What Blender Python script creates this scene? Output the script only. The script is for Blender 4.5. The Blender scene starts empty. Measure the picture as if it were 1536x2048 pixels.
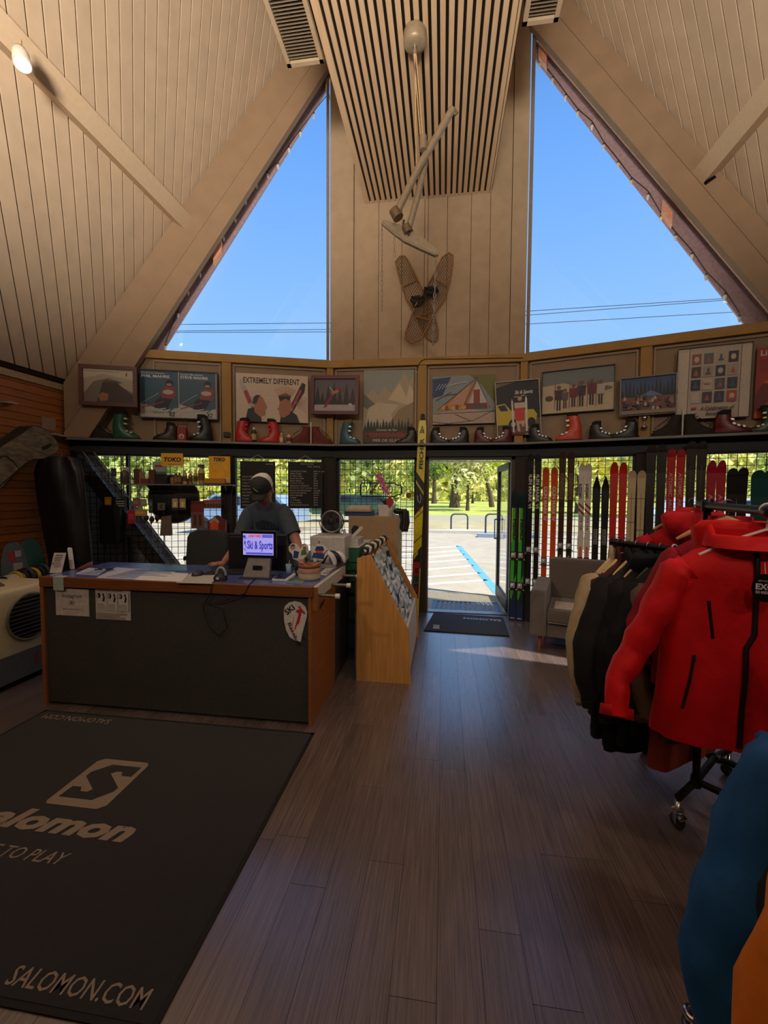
import bpy, math, random
from mathutils import Vector as V, Matrix
from mathutils.geometry import tessellate_polygon
random.seed(7)
S = bpy.context.scene
COL = S.collection
R_ = math.radians
# ---------------------------------------------------------------- camera
FPX = 850.0
CAM = V((0, 0, 1.6)); _p, _y, _r = R_(2.65), R_(7.87), R_(.36)
FW = V((-math.sin(_y)*math.cos(_p), math.cos(_y)*math.cos(_p), -math.sin(_p)))
_R = V((math.cos(_y), math.sin(_y), 0)); _U = _R.cross(FW)
RT = _R*math.cos(_r) + _U*math.sin(_r); UP = -_R*math.sin(_r) + _U*math.cos(_r)
cd = bpy.data.cameras.new('camera'); cam = bpy.data.objects.new('camera', cd); COL.objects.link(cam)
cd.sensor_fit = 'VERTICAL'; cd.sensor_height = 36.0; cd.lens = 36.0*FPX/2048; cd.clip_start = .05; cd.clip_end = 500
M4 = Matrix((RT, UP, -FW)).transposed().to_4x4(); M4.translation = CAM; cam.matrix_world = M4
S.camera = cam
# ---------------------------------------------------------------- world, sun, exposure
S.view_settings.view_transform = 'Standard'; S.view_settings.look = 'None'
S.view_settings.gamma = 1; S.view_settings.use_curve_mapping = False; S.view_settings.exposure = 0.0
S.cycles.use_denoising = True
S.cycles.max_bounces = 8; S.cycles.diffuse_bounces = 5; S.cycles.glossy_bounces = 4; S.cycles.transparent_max_bounces = 16
S.cycles.sample_clamp_indirect = 4
W = bpy.data.worlds.new('sky'); S.world = W; W.use_nodes = True
nt = W.node_tree; bg = nt.nodes['Background']
tc = nt.nodes.new('ShaderNodeTexCoord'); sx = nt.nodes.new('ShaderNodeSeparateXYZ'); cr = nt.nodes.new('ShaderNodeValToRGB')
nt.links.new(tc.outputs['Generated'], sx.inputs[0]); nt.links.new(sx.outputs['Z'], cr.inputs[0]); nt.links.new(cr.outputs[0], bg.inputs[0])
e = cr.color_ramp.elements
e[0].position = 0; e[0].color = (.42, .66, .98, 1); e[1].position = .9; e[1].color = (.10, .27, .74, 1)
q = e.new(.30); q.color = (.27, .52, .96, 1); q = e.new(.6); q.color = (.15, .38, .88, 1)
bg.inputs[1].default_value = 1.18
SUN_TO = V((.6, -.22, 1)).normalized()      # the sun stands high, to the right and a little behind the shop front
sd = bpy.data.lights.new('sun', 'SUN'); sd.energy = 6.5; sd.angle = R_(.55); sd.color = (1, .93, .80)
so = bpy.data.objects.new('sun', sd); COL.objects.link(so); so.rotation_euler = SUN_TO.to_track_quat('Z', 'Y').to_euler(); so.location = (8, 0, 14)

def lamp(name, kind, loc, aim, energy, col, size=.2, spot=None, blend=.6):
    d = bpy.data.lights.new(name, kind); d.energy = energy; d.color = col
    if kind == 'AREA': d.shape = 'DISK'; d.size = size
    else: d.shadow_soft_size = size
    if spot: d.spot_size = R_(spot); d.spot_blend = blend
    o = bpy.data.objects.new(name, d); COL.objects.link(o); o.location = loc
    o.rotation_euler = (V(aim)-V(loc)).to_track_quat('-Z', 'Y').to_euler(); return o
WARM = (1, .77, .52)
# added fill spots, behind the viewer, that brighten the boarded ceiling and soffit
lamp('ceiling_fill', 'SPOT', (-.9, -1.2, 2.6), (-2.9, 2.9, 6.4), 1950, (1, .85, .69), .35, 78, 1.0)
lamp('ceiling_fill', 'SPOT', (.5, -1.2, 2.6), (2.3, 3.1, 6.7), 1300, (1, .85, .69), .35, 74, 1.0)
lamp('soffit_fill', 'SPOT', (-.25, -.6, 2.5), (-.25, 3.4, 5.36), 330, (1, .85, .69), .3, 60, 1.0)
for lx in (-2.6, -.2, 2.2): lamp('track_light', 'SPOT', (lx, -2.4, 4.6), (lx*.8, 5.4, 1.5), 150, (1, .86, .70), .12, 62, .9)
# ---------------------------------------------------------------- picture ray helpers (a pixel of the 1536x2048 frame -> a point on a plane)
def ray(u, v): return FW + RT*((u-768)/FPX) - UP*((v-1024)/FPX)
def onpl(u, v, p0, n):
    d = ray(u, v); n = V(n); return CAM + d*((V(p0)-CAM).dot(n)/d.dot(n))
def onz(u, v, z=0): return onpl(u, v, (0, 0, z), (0, 0, 1))
def ony(u, v, y): return onpl(u, v, (0, y, 0), (0, 1, 0))
def onx(u, v, x): return onpl(u, v, (x, 0, 0), (1, 0, 0))
Z = V((0, 0, 1))
class Facet:
    def __init__(s, A, B):
        s.A = V((*A, 0)); B = V((*B, 0)); s.L = (B-s.A).length; s.e = (B-s.A)/s.L; s.n = V((s.e.y, -s.e.x, 0))
    def W(s, a, z, o=0): return s.A + s.e*a + s.n*o + Z*z
    def px(s, u, v, o=0):
        p = onpl(u, v, s.A+s.n*o, s.n); return (p-s.A).dot(s.e), p.z
F0 = Facet((-4.523, 4.674), (-1.52, 5.65)); F1 = Facet((-1.52, 5.65), (1.0, 5.65)); F2 = Facet((1.0, 5.65), (4.0, 4.675))
# ---------------------------------------------------------------- materials
def lin(c): return tuple((x/255/12.92 if x/255 <= .04045 else ((x/255+.055)/1.055)**2.4) for x in c[:3])+(1,)
_mc = {}
def K(rgb, rough=.6, metal=0.0, var=.12, scale=30, bump=0.0, bscale=200, spec=.5, sheen=0, stretch=None, emit=0, wave=None, coat=0):
    """procedural paint / cloth / wood: base colour broken up by noise, optional stretched grain and relief"""
    key = (tuple(rgb), rough, metal, var, scale, bump, bscale, spec, sheen, stretch, emit, wave, coat)
    if key in _mc: return _mc[key]
    m = bpy.data.materials.new('mat_%03d' % len(_mc)); m.use_nodes = True; n = m.node_tree.nodes; l = m.node_tree.links
    b = n['Principled BSDF']; c = lin(rgb)
    b.inputs['Roughness'].default_value = rough; b.inputs['Metallic'].default_value = metal
    b.inputs['Specular IOR Level'].default_value = spec
    if sheen: b.inputs['Sheen Weight'].default_value = sheen
    if coat: b.inputs['Coat Weight'].default_value = coat; b.inputs['Coat Roughness'].default_value = min(.3, rough)
    t = n.new('ShaderNodeTexCoord'); mp = n.new('ShaderNodeMapping'); l.new(t.outputs['Object'], mp.inputs[0])
    if stretch: mp.inputs['Scale'].default_value = stretch
    if var or wave:
        nz = n.new('ShaderNodeTexNoise'); nz.inputs['Scale'].default_value = scale; nz.inputs['Detail'].default_value = 5 if stretch else 3
        l.new(mp.outputs[0], nz.inputs[0])
        mr = n.new('ShaderNodeMapRange'); mr.inputs[1].default_value = .3; mr.inputs[2].default_value = .7
        mr.inputs[3].default_value = 1-var; mr.inputs[4].default_value = 1+var; l.new(nz.outputs[0], mr.inputs[0])
        oi = n.new('ShaderNodeObjectInfo'); r2 = n.new('ShaderNodeMapRange')
        r2.inputs[3].default_value = 1-(wave or 0); r2.inputs[4].default_value = 1+(wave or 0); l.new(oi.outputs['Random'], r2.inputs[0])
        mu = n.new('ShaderNodeMath'); mu.operation = 'MULTIPLY'; l.new(mr.outputs[0], mu.inputs[0]); l.new(r2.outputs[0], mu.inputs[1])
        vm = n.new('ShaderNodeVectorMath'); vm.operation = 'SCALE'; vm.inputs[0].default_value = c[:3]; l.new(mu.outputs[0], vm.inputs['Scale'])
        l.new(vm.outputs[0], b.inputs['Base Color'])
    else: b.inputs['Base Color'].default_value = c
    if bump:
        n2 = n.new('ShaderNodeTexNoise'); n2.inputs['Scale'].default_value = bscale; n2.inputs['Detail'].default_value = 3; l.new(mp.outputs[0], n2.inputs[0])
        bp = n.new('ShaderNodeBump'); bp.inputs['Strength'].default_value = bump; bp.inputs['Distance'].default_value = .01
        l.new(n2.outputs[0], bp.inputs['Height']); l.new(bp.outputs[0], b.inputs['Normal'])
    if emit: b.inputs['Emission Color'].default_value = c; b.inputs['Emission Strength'].default_value = emit
    _mc[key] = m; return m
def glass_mat(tint=(1, 1, 1), refl=.5, rough=.0):
    key = ('glass', tint, refl)
    if key in _mc: return _mc[key]
    m = bpy.data.materials.new('pane_glass'); m.use_nodes = True; n = m.node_tree.nodes; l = m.node_tree.links
    n.clear(); o = n.new('ShaderNodeOutputMaterial'); mx = n.new('ShaderNodeMixShader'); tr = n.new('ShaderNodeBsdfTransparent'); gl = n.new('ShaderNodeBsdfGlossy')
    fr = n.new('ShaderNodeFresnel'); fr.inputs[0].default_value = 1.45; mm = n.new('ShaderNodeMath'); mm.operation = 'MULTIPLY'; mm.inputs[1].default_value = refl
    tr.inputs[0].default_value = (*tint, 1); gl.inputs['Roughness'].default_value = rough
    l.new(fr.outputs[0], mm.inputs[0]); l.new(mm.outputs[0], mx.inputs[0]); l.new(tr.outputs[0], mx.inputs[1]); l.new(gl.outputs[0], mx.inputs[2]); l.new(mx.outputs[0], o.inputs[0])
    _mc[key] = m; return m
GLASS = glass_mat()
BLACK = K((22, 21, 21), .5); BLK2 = K((34, 32, 31), .6); DKMETAL = K((38, 38, 40), .35, .8); CHROME = K((200, 200, 205), .18, 1, var=0)
WHITE = K((225, 222, 214), .5); ALU = K((150, 150, 152), .35, .9); PAPER = K((222, 218, 212), .8, var=.05)
CREAM = K((208, 186, 160), .75, var=.06, scale=6, wave=.035); CREAM_T = K((178, 156, 130), .7, var=.06, scale=8)
BEAM = K((156, 130, 104), .75, var=.07, scale=5); TAN = K((176, 138, 78), .7, var=.08, scale=8)
PANEL = K((162, 140, 116), .85, var=.06, scale=5); SLOT = K((26, 20, 16), .9)
# ---------------------------------------------------------------- mesh builder
class MB:
    def __init__(s): s.v = []; s.f = []; s.m = []; s.sm = []; s.mats = []
    def mi(s, m):
        if m not in s.mats: s.mats.append(m)
        return s.mats.index(m)
    def add(s, vs, fs, m, smooth=False):
        o = len(s.v); s.v += [V(p) for p in vs]; i = s.mi(m)
        for f in fs: s.f.append([a+o for a in f]); s.m.append(i); s.sm.append(smooth)
        return s
    def obox(s, o, a, b, c, m):
        o, a, b, c = V(o), V(a), V(b), V(c)
        if a.cross(b).dot(c) < 0: a, b = b, a
        return s.add([o, o+a, o+a+b, o+b, o+c, o+a+c, o+a+b+c, o+b+c],
                     [(0, 3, 2, 1), (4, 5, 6, 7), (0, 1, 5, 4), (1, 2, 6, 5), (2, 3, 7, 6), (3, 0, 4, 7)], m)
    def box(s, x0, x1, y0, y1, z0, z1, m): return s.obox((x0, y0, z0), (x1-x0, 0, 0), (0, y1-y0, 0), (0, 0, z1-z0), m)
    def cbox(s, c, ax, sz, m):
        c = V(c); a = [V(ax[i])*sz[i] for i in range(3)]; return s.obox(c-(a[0]+a[1]+a[2])/2, *a, m)
    def ext(s, poly, vec, m, smooth=False):
        p = [V(a) for a in poly]; vec = V(vec); n = len(p)
        nn = V((0, 0, 0))
        for i in range(n): nn += p[i].cross(p[(i+1) % n])
        if nn.dot(vec) > 0: p = p[::-1]
        s.add(p+[a+vec for a in p], [list(range(n)), list(range(2*n-1, n-1, -1))], m)
        return s.add(p+[a+vec for a in p], [(i, n+i, n+(i+1) % n, (i+1) % n) for i in range(n)], m, smooth)
    def loft(s, rings, m, closed=True, cap=True, smooth=True):
        n = len(rings[0]); vs = [p for r in rings for p in r]; fs = []
        for k in range(len(rings)-1):
            for i in range(n if closed else n-1):
                j = (i+1) % n; fs.append((k*n+i, k*n+j, (k+1)*n+j, (k+1)*n+i))
        s.add(vs, fs, m, smooth)
        if cap and closed: s.add(rings[0], [list(range(n))[::-1]], m); s.add(rings[-1], [list(range(n))], m)
        return s
    def tube(s, pts, r, m, n=8, cap=True, closed=False, flat=1.0, wr=0, ph=0):
        pts = [V(p) for p in pts]; N = len(pts); rr = r if isinstance(r, (list, tuple)) else [r]*N; rings = []; up = None
        for i in range(N):
            if closed: d = pts[(i+1) % N]-pts[i-1]
            else: d = pts[min(i+1, N-1)]-pts[max(i-1, 0)]
            d.normalize()
            if up is None: up = V((0, 0, 1)) if abs(d.z) < .9 else V((0, 1, 0))
            a = d.cross(up)
            if a.length < 1e-4: a = d.cross(V((1, 0, 0)))
            a.normalize(); b = a.cross(d); up = b
            rings.append([pts[i]+(a*math.cos(t)+b*math.sin(t)*flat)*rr[i]*(1+(wr*(math.sin(2*t+i*.8+ph)+.8*math.sin(3*t-i*1.1+ph*2)*math.sin(i*.55+ph)+.6*math.sin(5*t+i*1.7)) if wr else 0)) for t in [2*math.pi*k/n for k in range(n)]])
        if closed: rings.append(rings[0])
        return s.loft(rings, m, cap=cap and not closed, smooth=n > 4)
    def lathe(s, prof, o, m, n=20, ax=(0, 0, 1), cap=True):
        o = V(o); ax = V(ax).normalized(); a = ax.orthogonal().normalized(); b = ax.cross(a)
        return s.loft([[o+ax*h+(a*math.cos(t)+b*math.sin(t))*r for t in [2*math.pi*k/n for k in range(n)]] for r, h in prof], m, cap=cap)
    def sph(s, c, r, m, n=14, k=9, M=None):
        c = V(c); r = (r, r, r) if not hasattr(r, '__len__') else r; M = M or Matrix.Identity(3); rings = []
        for j in range(k+1):
            ph = math.pi*(j+.001)/(k+.002); rings.append([c+M@V((r[0]*math.sin(ph)*math.cos(t), r[1]*math.sin(ph)*math.sin(t), -r[2]*math.cos(ph))) for t in [2*math.pi*i/n for i in range(n)]])
        return s.loft(rings, m, cap=False)
    def build(s, name, parent=None, bevel=0, subsurf=0, kind=None, **tags):
        me = bpy.data.meshes.new(name); off = V((0, 0, 0)); p = parent
        while p is not None: off += p.location; p = p.parent
        if parent is None and s.v:
            xs = [a.x for a in s.v]; ys = [a.y for a in s.v]; zs = [a.z for a in s.v]; off = V(((min(xs)+max(xs))/2, (min(ys)+max(ys))/2, min(zs)))
        me.from_pydata([a-off for a in s.v], [], s.f)
        for m in s.mats: me.materials.append(m)
        me.polygons.foreach_set('material_index', s.m); me.polygons.foreach_set('use_smooth', s.sm); me.update()
        o = bpy.data.objects.new(name, me); COL.objects.link(o)
        if parent is not None: o.parent = parent
        else: o.location = off
        if bevel:
            b = o.modifiers.new('b', 'BEVEL'); b.width = bevel; b.segments = 2; b.limit_method = 'ANGLE'; b.angle_limit = R_(40)
        if subsurf: q = o.modifiers.new('s', 'SUBSURF'); q.levels = subsurf; q.render_levels = subsurf
        if kind: o['kind'] = kind
        for k, val in tags.items(): o[k] = val
        return o
def root(name, label, cat, loc, group=None, kind=None):
    o = bpy.data.objects.new(name, None); COL.objects.link(o); o.location = V(loc); o.empty_display_size = .1
    if label: o['label'] = label
    if cat: o['category'] = cat
    if group: o['group'] = group
    if kind: o['kind'] = kind
    return o
def copy_tree(o, parent=None):
    c = o.copy(); COL.objects.link(c); c.parent = parent
    for ch in o.children: copy_tree(ch, c)
    return c
# ---------------------------------------------------------------- lettering
_tc = {}
def glyphs(t, bold=0.0, shear=0.0):
    k = (t, bold, shear)
    if k not in _tc:
        cu = bpy.data.curves.new('t', 'FONT'); cu.body = t; cu.resolution_u = 2; cu.offset = bold; cu.shear = shear
        ob = bpy.data.objects.new('t', cu); me = ob.to_mesh(); vs = [(a.co.x, a.co.y) for a in me.vertices]; fs = [tuple(p.vertices) for p in me.polygons]
        ob.to_mesh_clear(); bpy.data.objects.remove(ob); bpy.data.curves.remove(cu)
        if not vs: vs = [(0, 0), (1, 0), (1, 1)]; fs = []
        x0 = min(a[0] for a in vs); x1 = max(a[0] for a in vs); y0 = min(a[1] for a in vs); y1 = max(a[1] for a in vs)
        _tc[k] = ([((a-x0)/max(x1-x0, .01), (b-y0)/max(y1-y0, .01)) for a, b in vs], fs, (x1-x0)/max(y1-y0, .01))
    return _tc[k]
def text(mb, t, o, ex, ey, w, h, m, bold=0.0, shear=0.0, lift=.0006):
    """lettering of world width w and height h, lower left corner o, along ex / ey"""
    vs, fs, _ = glyphs(t, bold, shear); ex = V(ex).normalized(); ey = V(ey).normalized(); n = ex.cross(ey).normalized(); o = V(o)
    mb.add([o+ex*(a*w)+ey*(b*h)+n*lift for a, b in vs], fs, m)
class Sheet:
    """a flat printed sheet: draws with coordinates 0..1 across (x) and up (y)"""
    def __init__(s, mb, o, ex, ey, w, h): s.mb = mb; s.o = V(o); s.ex = V(ex).normalized(); s.ey = V(ey).normalized(); s.w = w; s.h = h; s.n = s.ex.cross(s.ey); s.k = 0
    def P(s, x, y): return s.o+s.ex*(x*s.w)+s.ey*(y*s.h)+s.n*(s.k*.00035+.0004)
    def poly(s, pts, c, rough=.5):
        s.k += 1; q = [s.P(*p) for p in pts]; tr = tessellate_polygon([[V((a[0]*s.w, a[1]*s.h, 0)) for a in pts]])
        f = []
        for t in tr:
            a, b, cc = (q[i] for i in t); f.append(t if (b-a).cross(cc-a).dot(s.n) > 0 else (t[0], t[2], t[1]))
        s.mb.add(q, f, c if not isinstance(c, tuple) else K(c, rough, var=.08, scale=60))
    def rect(s, x0, y0, x1, y1, c): s.poly([(x0, y0), (x1, y0), (x1, y1), (x0, y1)], c)
    def ell(s, x, y, rx, ry, c, n=16): s.poly([(x+rx*math.cos(2*math.pi*i/n), y+ry*math.sin(2*math.pi*i/n)) for i in range(n)], c)
    def bar(s, x0, y0, x1, y1, t, c):
        dx, dy = (x1-x0)*s.w, (y1-y0)*s.h; L = math.hypot(dx, dy) or 1; nx, ny = -dy/L*t/2/s.w, dx/L*t/2/s.h
        s.poly([(x0+nx, y0+ny), (x0-nx, y0-ny), (x1-nx, y1-ny), (x1+nx, y1+ny)], c)
    def txt(s, t, x, y, w, h, c, bold=.01, shear=0.0):
        s.k += 1; text(s.mb, t, s.P(x, y), s.ex, s.ey, w*s.w, h*s.h, K(c, .5, var=0), bold, shear, 0)
    def lines(s, x0, x1, y0, y1, n, c, t=.35):
        d = (y1-y0)/n
        for i in range(n): s.rect(x0, y0+i*d, x0+(x1-x0)*random.uniform(.7, 1), y0+i*d+d*t, c)
def tess(poly, holes=()):
    loops = [[V(p) for p in poly]]+[[V(p) for p in h] for h in holes]; flat = [p for l in loops for p in l]
    return flat, [tuple(t) for t in tessellate_polygon(loops)]
# ================================================================ STRUCTURE
YB = -3.5
def struct(mb, name, parent=None, **k): return mb.build(name, parent, kind='structure', **k)
# floor: slab with laid planks
m = MB(); m.ext([(-4.55, YB, -.12), (4.05, YB, -.12), (4.05, 4.7, -.12), (1.0, 5.7, -.12), (-1.52, 5.7, -.12), (-4.55, 4.7, -.12)], (0, 0, .114), K((30, 24, 22), .8))
floor = struct(m, 'floor')
PLK = K((104, 90, 87), .25, var=.34, scale=6, stretch=(26, .7, 1), bump=.16, bscale=9, wave=.16, spec=1.0, coat=.9)
def yf(x): return 5.66 if -1.52 < x < 1 else (5.66-.325*(abs(x-(-1.52)) if x < 0 else x-1))
PW = .15; x = -4.5; i = 0
while x < 3.98:
    y1 = min(yf(x), yf(x+PW))-.01; y = (.75 if x > -2.2 else 1.6)-random.uniform(0, 1.2); y0s = y
    if -3.0 < x < 2.6:
        while y < y1-.01:
            ye = min(y+1.22, y1); m = MB(); m.box(x+.0007, x+PW-.0007, y+.0008, ye-.0008, -.006, 0, PLK); m.build('plank', floor); y += 1.22
        m = MB(); m.box(x+.0007, x+PW-.0007, YB, y0s-.001, -.006, 0, PLK); m.build('plank', floor)
    else: m = MB(); m.box(x+.0007, x+PW-.0007, YB, y1, -.006, 0, PLK); m.build('plank', floor)
    x += PW
# roof planes
SL = 1.972
class Roof:
    def __init__(s, xw, sg): s.xw = xw; s.sg = sg; s.n = V((1.7*sg, 0, -1)).normalized()
    def P(s, y, u, off=0): t = u/SL; return V((s.xw+s.sg*t, y, 2.88+1.7*t))+s.n*off
RLf = Roof(-4.523, 1); RRt = Roof(4.0, -1); UR = 4.263*SL
def clip(poly, nx, ny, c):   # keep nx*x+ny*y<=c
    out = []
    for i in range(len(poly)):
        a, b = poly[i], poly[(i+1) % len(poly)]; da = nx*a[0]+ny*a[1]-c; db = nx*b[0]+ny*b[1]-c
        if da <= 0: out.append(a)
        if (da < 0 < db) or (db < 0 < da): t = da/(da-db); out.append((a[0]+(b[0]-a[0])*t, a[1]+(b[1]-a[1])*t))
    return out
def boards(rf, parent, poly, d, wdt, mat, gap=.017, th=.018):
    L = math.hypot(*d); nx, ny = -d[1]/L, d[0]/L; cs = [nx*a+ny*b for a, b in poly]; c = min(cs)
    while c < max(cs):
        p = clip(clip(poly, nx, ny, c+wdt-gap), -nx, -ny, -c); c += wdt
        if len(p) < 3: continue
        m = MB(); m.ext([rf.P(a, b, th) for a, b in p], -rf.n*th, mat); m.build('board', parent)
# unseen skylight added to the right slope, shaped to cast the floor's sun sliver
SUNV = V((.6, -.22, 1))
def backproj(p):
    k = (9.68-1.7*p[0])/2.02; q = V((p[0], p[1], 0))+SUNV*k; return (q.y, (4.0-q.x)*SL)
PATCH = [onz(878, 1300), onz(1004, 1293), V((1.75, 4.06, 0)), V((1.75, 3.86, 0)), onz(1118, 1331)]
hole = [backproj(p) for p in PATCH]
ceil_l = MB(); fp = [(YB, 0), (4.674+.3, 0), (5.65+.3, 3.0*SL), (5.95, UR), (YB, UR)]
ceil_l.ext([RLf.P(a, b, -.002) for a, b in fp], -RLf.n*.12, K((60, 48, 40), .9)); ceil_l = struct(ceil_l, 'ceiling')
vs, fs = tess([(a, b, 0) for a, b in fp], [[(a, b, 0) for a, b in hole]])
cr_ = MB(); dk = K((60, 48, 40), .9)
cr_.add([RRt.P(v.x, v.y, -.002) for v in vs], fs, dk); cr_.add([RRt.P(v.x, v.y, -.12) for v in vs], fs, dk)
for lp in (fp, hole):
    n_ = len(lp); cr_.add([RRt.P(a, b, -.002) for a, b in lp]+[RRt.P(a, b, -.12) for a, b in lp], [(i, (i+1) % n_, n_+(i+1) % n_, n_+i) for i in range(n_)], dk)
ceil_r = struct(cr_, 'ceiling')
boards(RLf, ceil_l, [(.6, .06), (4.70, .06), (5.63, 3.0*SL), (5.63, UR-.6), (.6, UR-.6)], (1.24, -SL), .136, CREAM)
boards(RLf, ceil_l, [(YB, .06), (.59, .06), (.59, UR-.6), (YB, UR-.6)], (1.24, -SL), .55, CREAM)
boards(RRt, ceil_r, [(3.72, .06), (4.70, .06), (5.63, 3.0*SL), (5.63, UR-.6), (3.72, UR-.6)], (.9, -SL), .136, CREAM)
boards(RRt, ceil_r, [(YB, .06), (2.6, .06), (2.6, UR-.6), (YB, UR-.6)], (.9, -SL), .55, CREAM)
m = MB(); n_ = len(hole); m.add([RRt.P(a, b, -.08) for a, b in hole], [list(range(n_))], GLASS); struct(m, 'added_skylight')  # pane over the added roof opening
# side and back walls
m = MB(); m.box(-4.66, -4.545, YB, 4.72, -.1, 2.9, K((70, 45, 28), .9)); wl = struct(m, 'wall_left')
PINE = K((176, 112, 62), .55, var=.22, scale=5, stretch=(1, 1.2, 30), wave=.14, bump=.05)
z = 0.0; k = 0
while z < 2.8:
    cuts = [YB, .2+.9*(k % 2), 2.3+random.uniform(-.3, .5), 4.668] if k % 3 else [YB, 1.4, random.uniform(3.4, 4.1), 4.668]
    for a, b in zip(cuts, cuts[1:]):
        m = MB(); m.box(-4.545, -4.523, a+.001, b-.001, z+.003, z+.078, PINE); m.build('board', wl)
    z += .081; k += 1
m = MB(); m.box(-4.545, -4.50, YB, 4.67, 2.79, 2.86, K((190, 165, 130), .7)); struct(m, 'trim_1')
m = MB(); m.box(4.0, 4.12, YB, 4.72, -.1, 2.95, PANEL); struct(m, 'wall_right')
m = MB(); m.ext([(-4.6, YB, -.1), (4.1, YB, -.1), (4.1, YB, 2.9), (-.26, YB, 10.2), (-4.6, YB, 2.9)], (0, -.12, 0), K((120, 96, 74), .85)); struct(m, 'wall_back')
# the front: band of panels between ledge and big windows
def fbox(mb, F, a0, a1, z0, z1, o0, o1, mat): return mb.obox(F.W(a0, z0, o0), F.e*(a1-a0), F.n*(o1-o0), Z*(z1-z0), mat)
POSTS = {0: [1.83], 1: [1.235], 2: [1.32, 2.62]}
for i, F in enumerate((F0, F1, F2)):
    m = MB(); fbox(m, F, 0, F.L, 2.21, 3.34, -.12, 0, PANEL); wb = struct(m, ('wall_front_left', 'wall_front', 'wall_front_right')[i])
    m = MB(); fbox(m, F, 0, F.L, 3.25, 3.345, 0, .07, TAN)
    if i == 0: m = MB(); fbox(m, F, .78, F.L, 3.25, 3.345, 0, .07, TAN)
    if i == 2: m = MB(); fbox(m, F, 0, 2.4, 3.25, 3.345, 0, .07, TAN)
    struct(m, 'trim_%d' % (2+i))
    ed = [0.0] + POSTS[i] + [F.L]
    for k, p in enumerate(ed):
        a0, a1 = (p-.055, p+.055) if 0 < k < len(ed)-1 else ((0, .05) if k == 0 else (F.L-.05, F.L))
        if (i == 0 and k == 0) or (i == 2 and k == len(ed)-1): continue
        m = MB(); fbox(m, F, a0, a1, 2.235, 3.25, .002, .055, TAN); struct(m, 'trim_%d' % (10+i*4+k))
    for k in range(len(ed)-1):     # moulding round each recessed panel
        a0 = ed[k]+.075; a1 = ed[k+1]-.075; m = MB()
        if i == 0 and k == 0: a0 = .95
        for b in ((a0, a1, 3.215, 3.24), (a0, a0+.018, 2.24, 3.22), (a1-.018, a1, 2.24, 3.22)): fbox(m, F, b[0], b[1], b[2], b[3], .001, .022, CREAM_T)
        m.build('moulding', wb)
    # black header beam and ledge with aluminium edge
    m = MB(); fbox(m, F, 0, F.L, 2.07, 2.21, -.1, .05, BLACK); struct(m, 'trim_%d' % (24+i))
    m = MB(); fbox(m, F, .0, F.L, 2.206, 2.222, .001, .20, BLK2); fbox(m, F, .0, F.L, 2.2, 2.226, .20, .212, K((112, 106, 100), .45, .6)); lo = m.build('display_ledge')
    lo['label'] = ['black ledge with metal edge over the workbench windows at left', 'black ledge with metal edge above the open shop door', 'black ledge with metal edge above the row of skis'][i]; lo['category'] = 'shelf'
    # black posts and sill below
    for k, p in enumerate(ed):
        a0, a1 = (p-.06, p+.06) if 0 < k < len(ed)-1 else ((0, .09) if k == 0 else (F.L-.09, F.L))
        m = MB(); fbox(m, F, a0, a1, 0, 2.07, -.1, .03, K((52, 40, 34), .7)); struct(m, 'trim_%d' % (30+i*4+k))
# lower windows (panes with dark frame, light outer edge)
FRM = K((30, 27, 26), .5); SIDING = K((212, 205, 190), .8)
def lowwin(F, a0, a1, z0, z1, nm, mull=()):
    m = MB()
    for b in ((a0, a1, z1-.035, z1), (a0, a1, z0, z0+.05), (a0, a0+.035, z0, z1), (a1-.035, a1, z0, z1))+tuple((q-.015, q+.015, z0, z1) for q in mull): fbox(m, F, b[0], b[1], b[2], b[3], -.07, .0, FRM)
    w = struct(m, nm); m = MB(); fbox(m, F, a0+.02, a1-.02, z0+.03, z1-.02, -.042, -.038, GLASS); m.build('pane', w)
    m = MB(); fbox(m, F, a0, a1, 0, z0, -.1, .0, K((60, 50, 44), .8)); struct(m, 'wall_front_%s' % nm)
lowwin(F0, .09, 1.77, .28, 2.07, 'window_3', (.62,)); lowwin(F0, 1.89, 3.07, .28, 2.07, 'window_4')
lowwin(F1, .09, 1.175, .28, 2.07, 'window_5'); lowwin(F2, .09, 1.26, .28, 2.07, 'window_7'); lowwin(F2, 1.38, 2.56, .28, 2.07, 'window_8')
lowwin(F2, 2.68, 3.06, .28, 2.07, 'window_9')
# brick and slanted leg of the roof frame outside / inside the leftmost window
a, b = F0.px(163, 905, .06), F0.px(352, 1150, .06)
dl = (F0.W(*b, .06)-F0.W(*a, .06)).normalized(); pn = dl.cross(F0.n).normalized()
m = MB(); A_ = F0.W(*a, .03); Bq = F0.W(*b, .03)+dl*1.0
m.obox(A_-pn*.0, Bq-A_, pn*(-.15 if pn.x > 0 else .15), F0.n*.07, K((40, 36, 34), .6)); struct(m, 'trim_50')
m = MB()
for q in (.16, .045): m.tube([A_+V((q*1.25, 0, 0))+F0.n*.09, Bq+V((q*1.25, 0, 0))+F0.n*.09], .009, K((120, 116, 112), .5, .5), 8)
m.build('brace_tube', label='pair of slanted metal tubes running down the leftmost front window', category='brace')
m = MB(); BR = K((150, 138, 120), .85, var=.1); BR2 = K((110, 100, 88), .9)
ba_, bb_ = F0.px(185, 905, -.16), F0.px(372, 1150, -.16); ks_ = (bb_[0]-ba_[0])/(ba_[1]-bb_[1]); xb = lambda zz: ba_[0]+(ba_[1]-zz)*ks_
p3 = [(-.1, .0), (xb(0), .0), (xb(2.07), 2.07), (-.1, 2.07)]
m.ext([F0.W(s_, z_, -.16) for s_, z_ in p3], -F0.n*.08, BR2); bw = struct(m, 'wall_brick')
z = .0; k = 0
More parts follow.
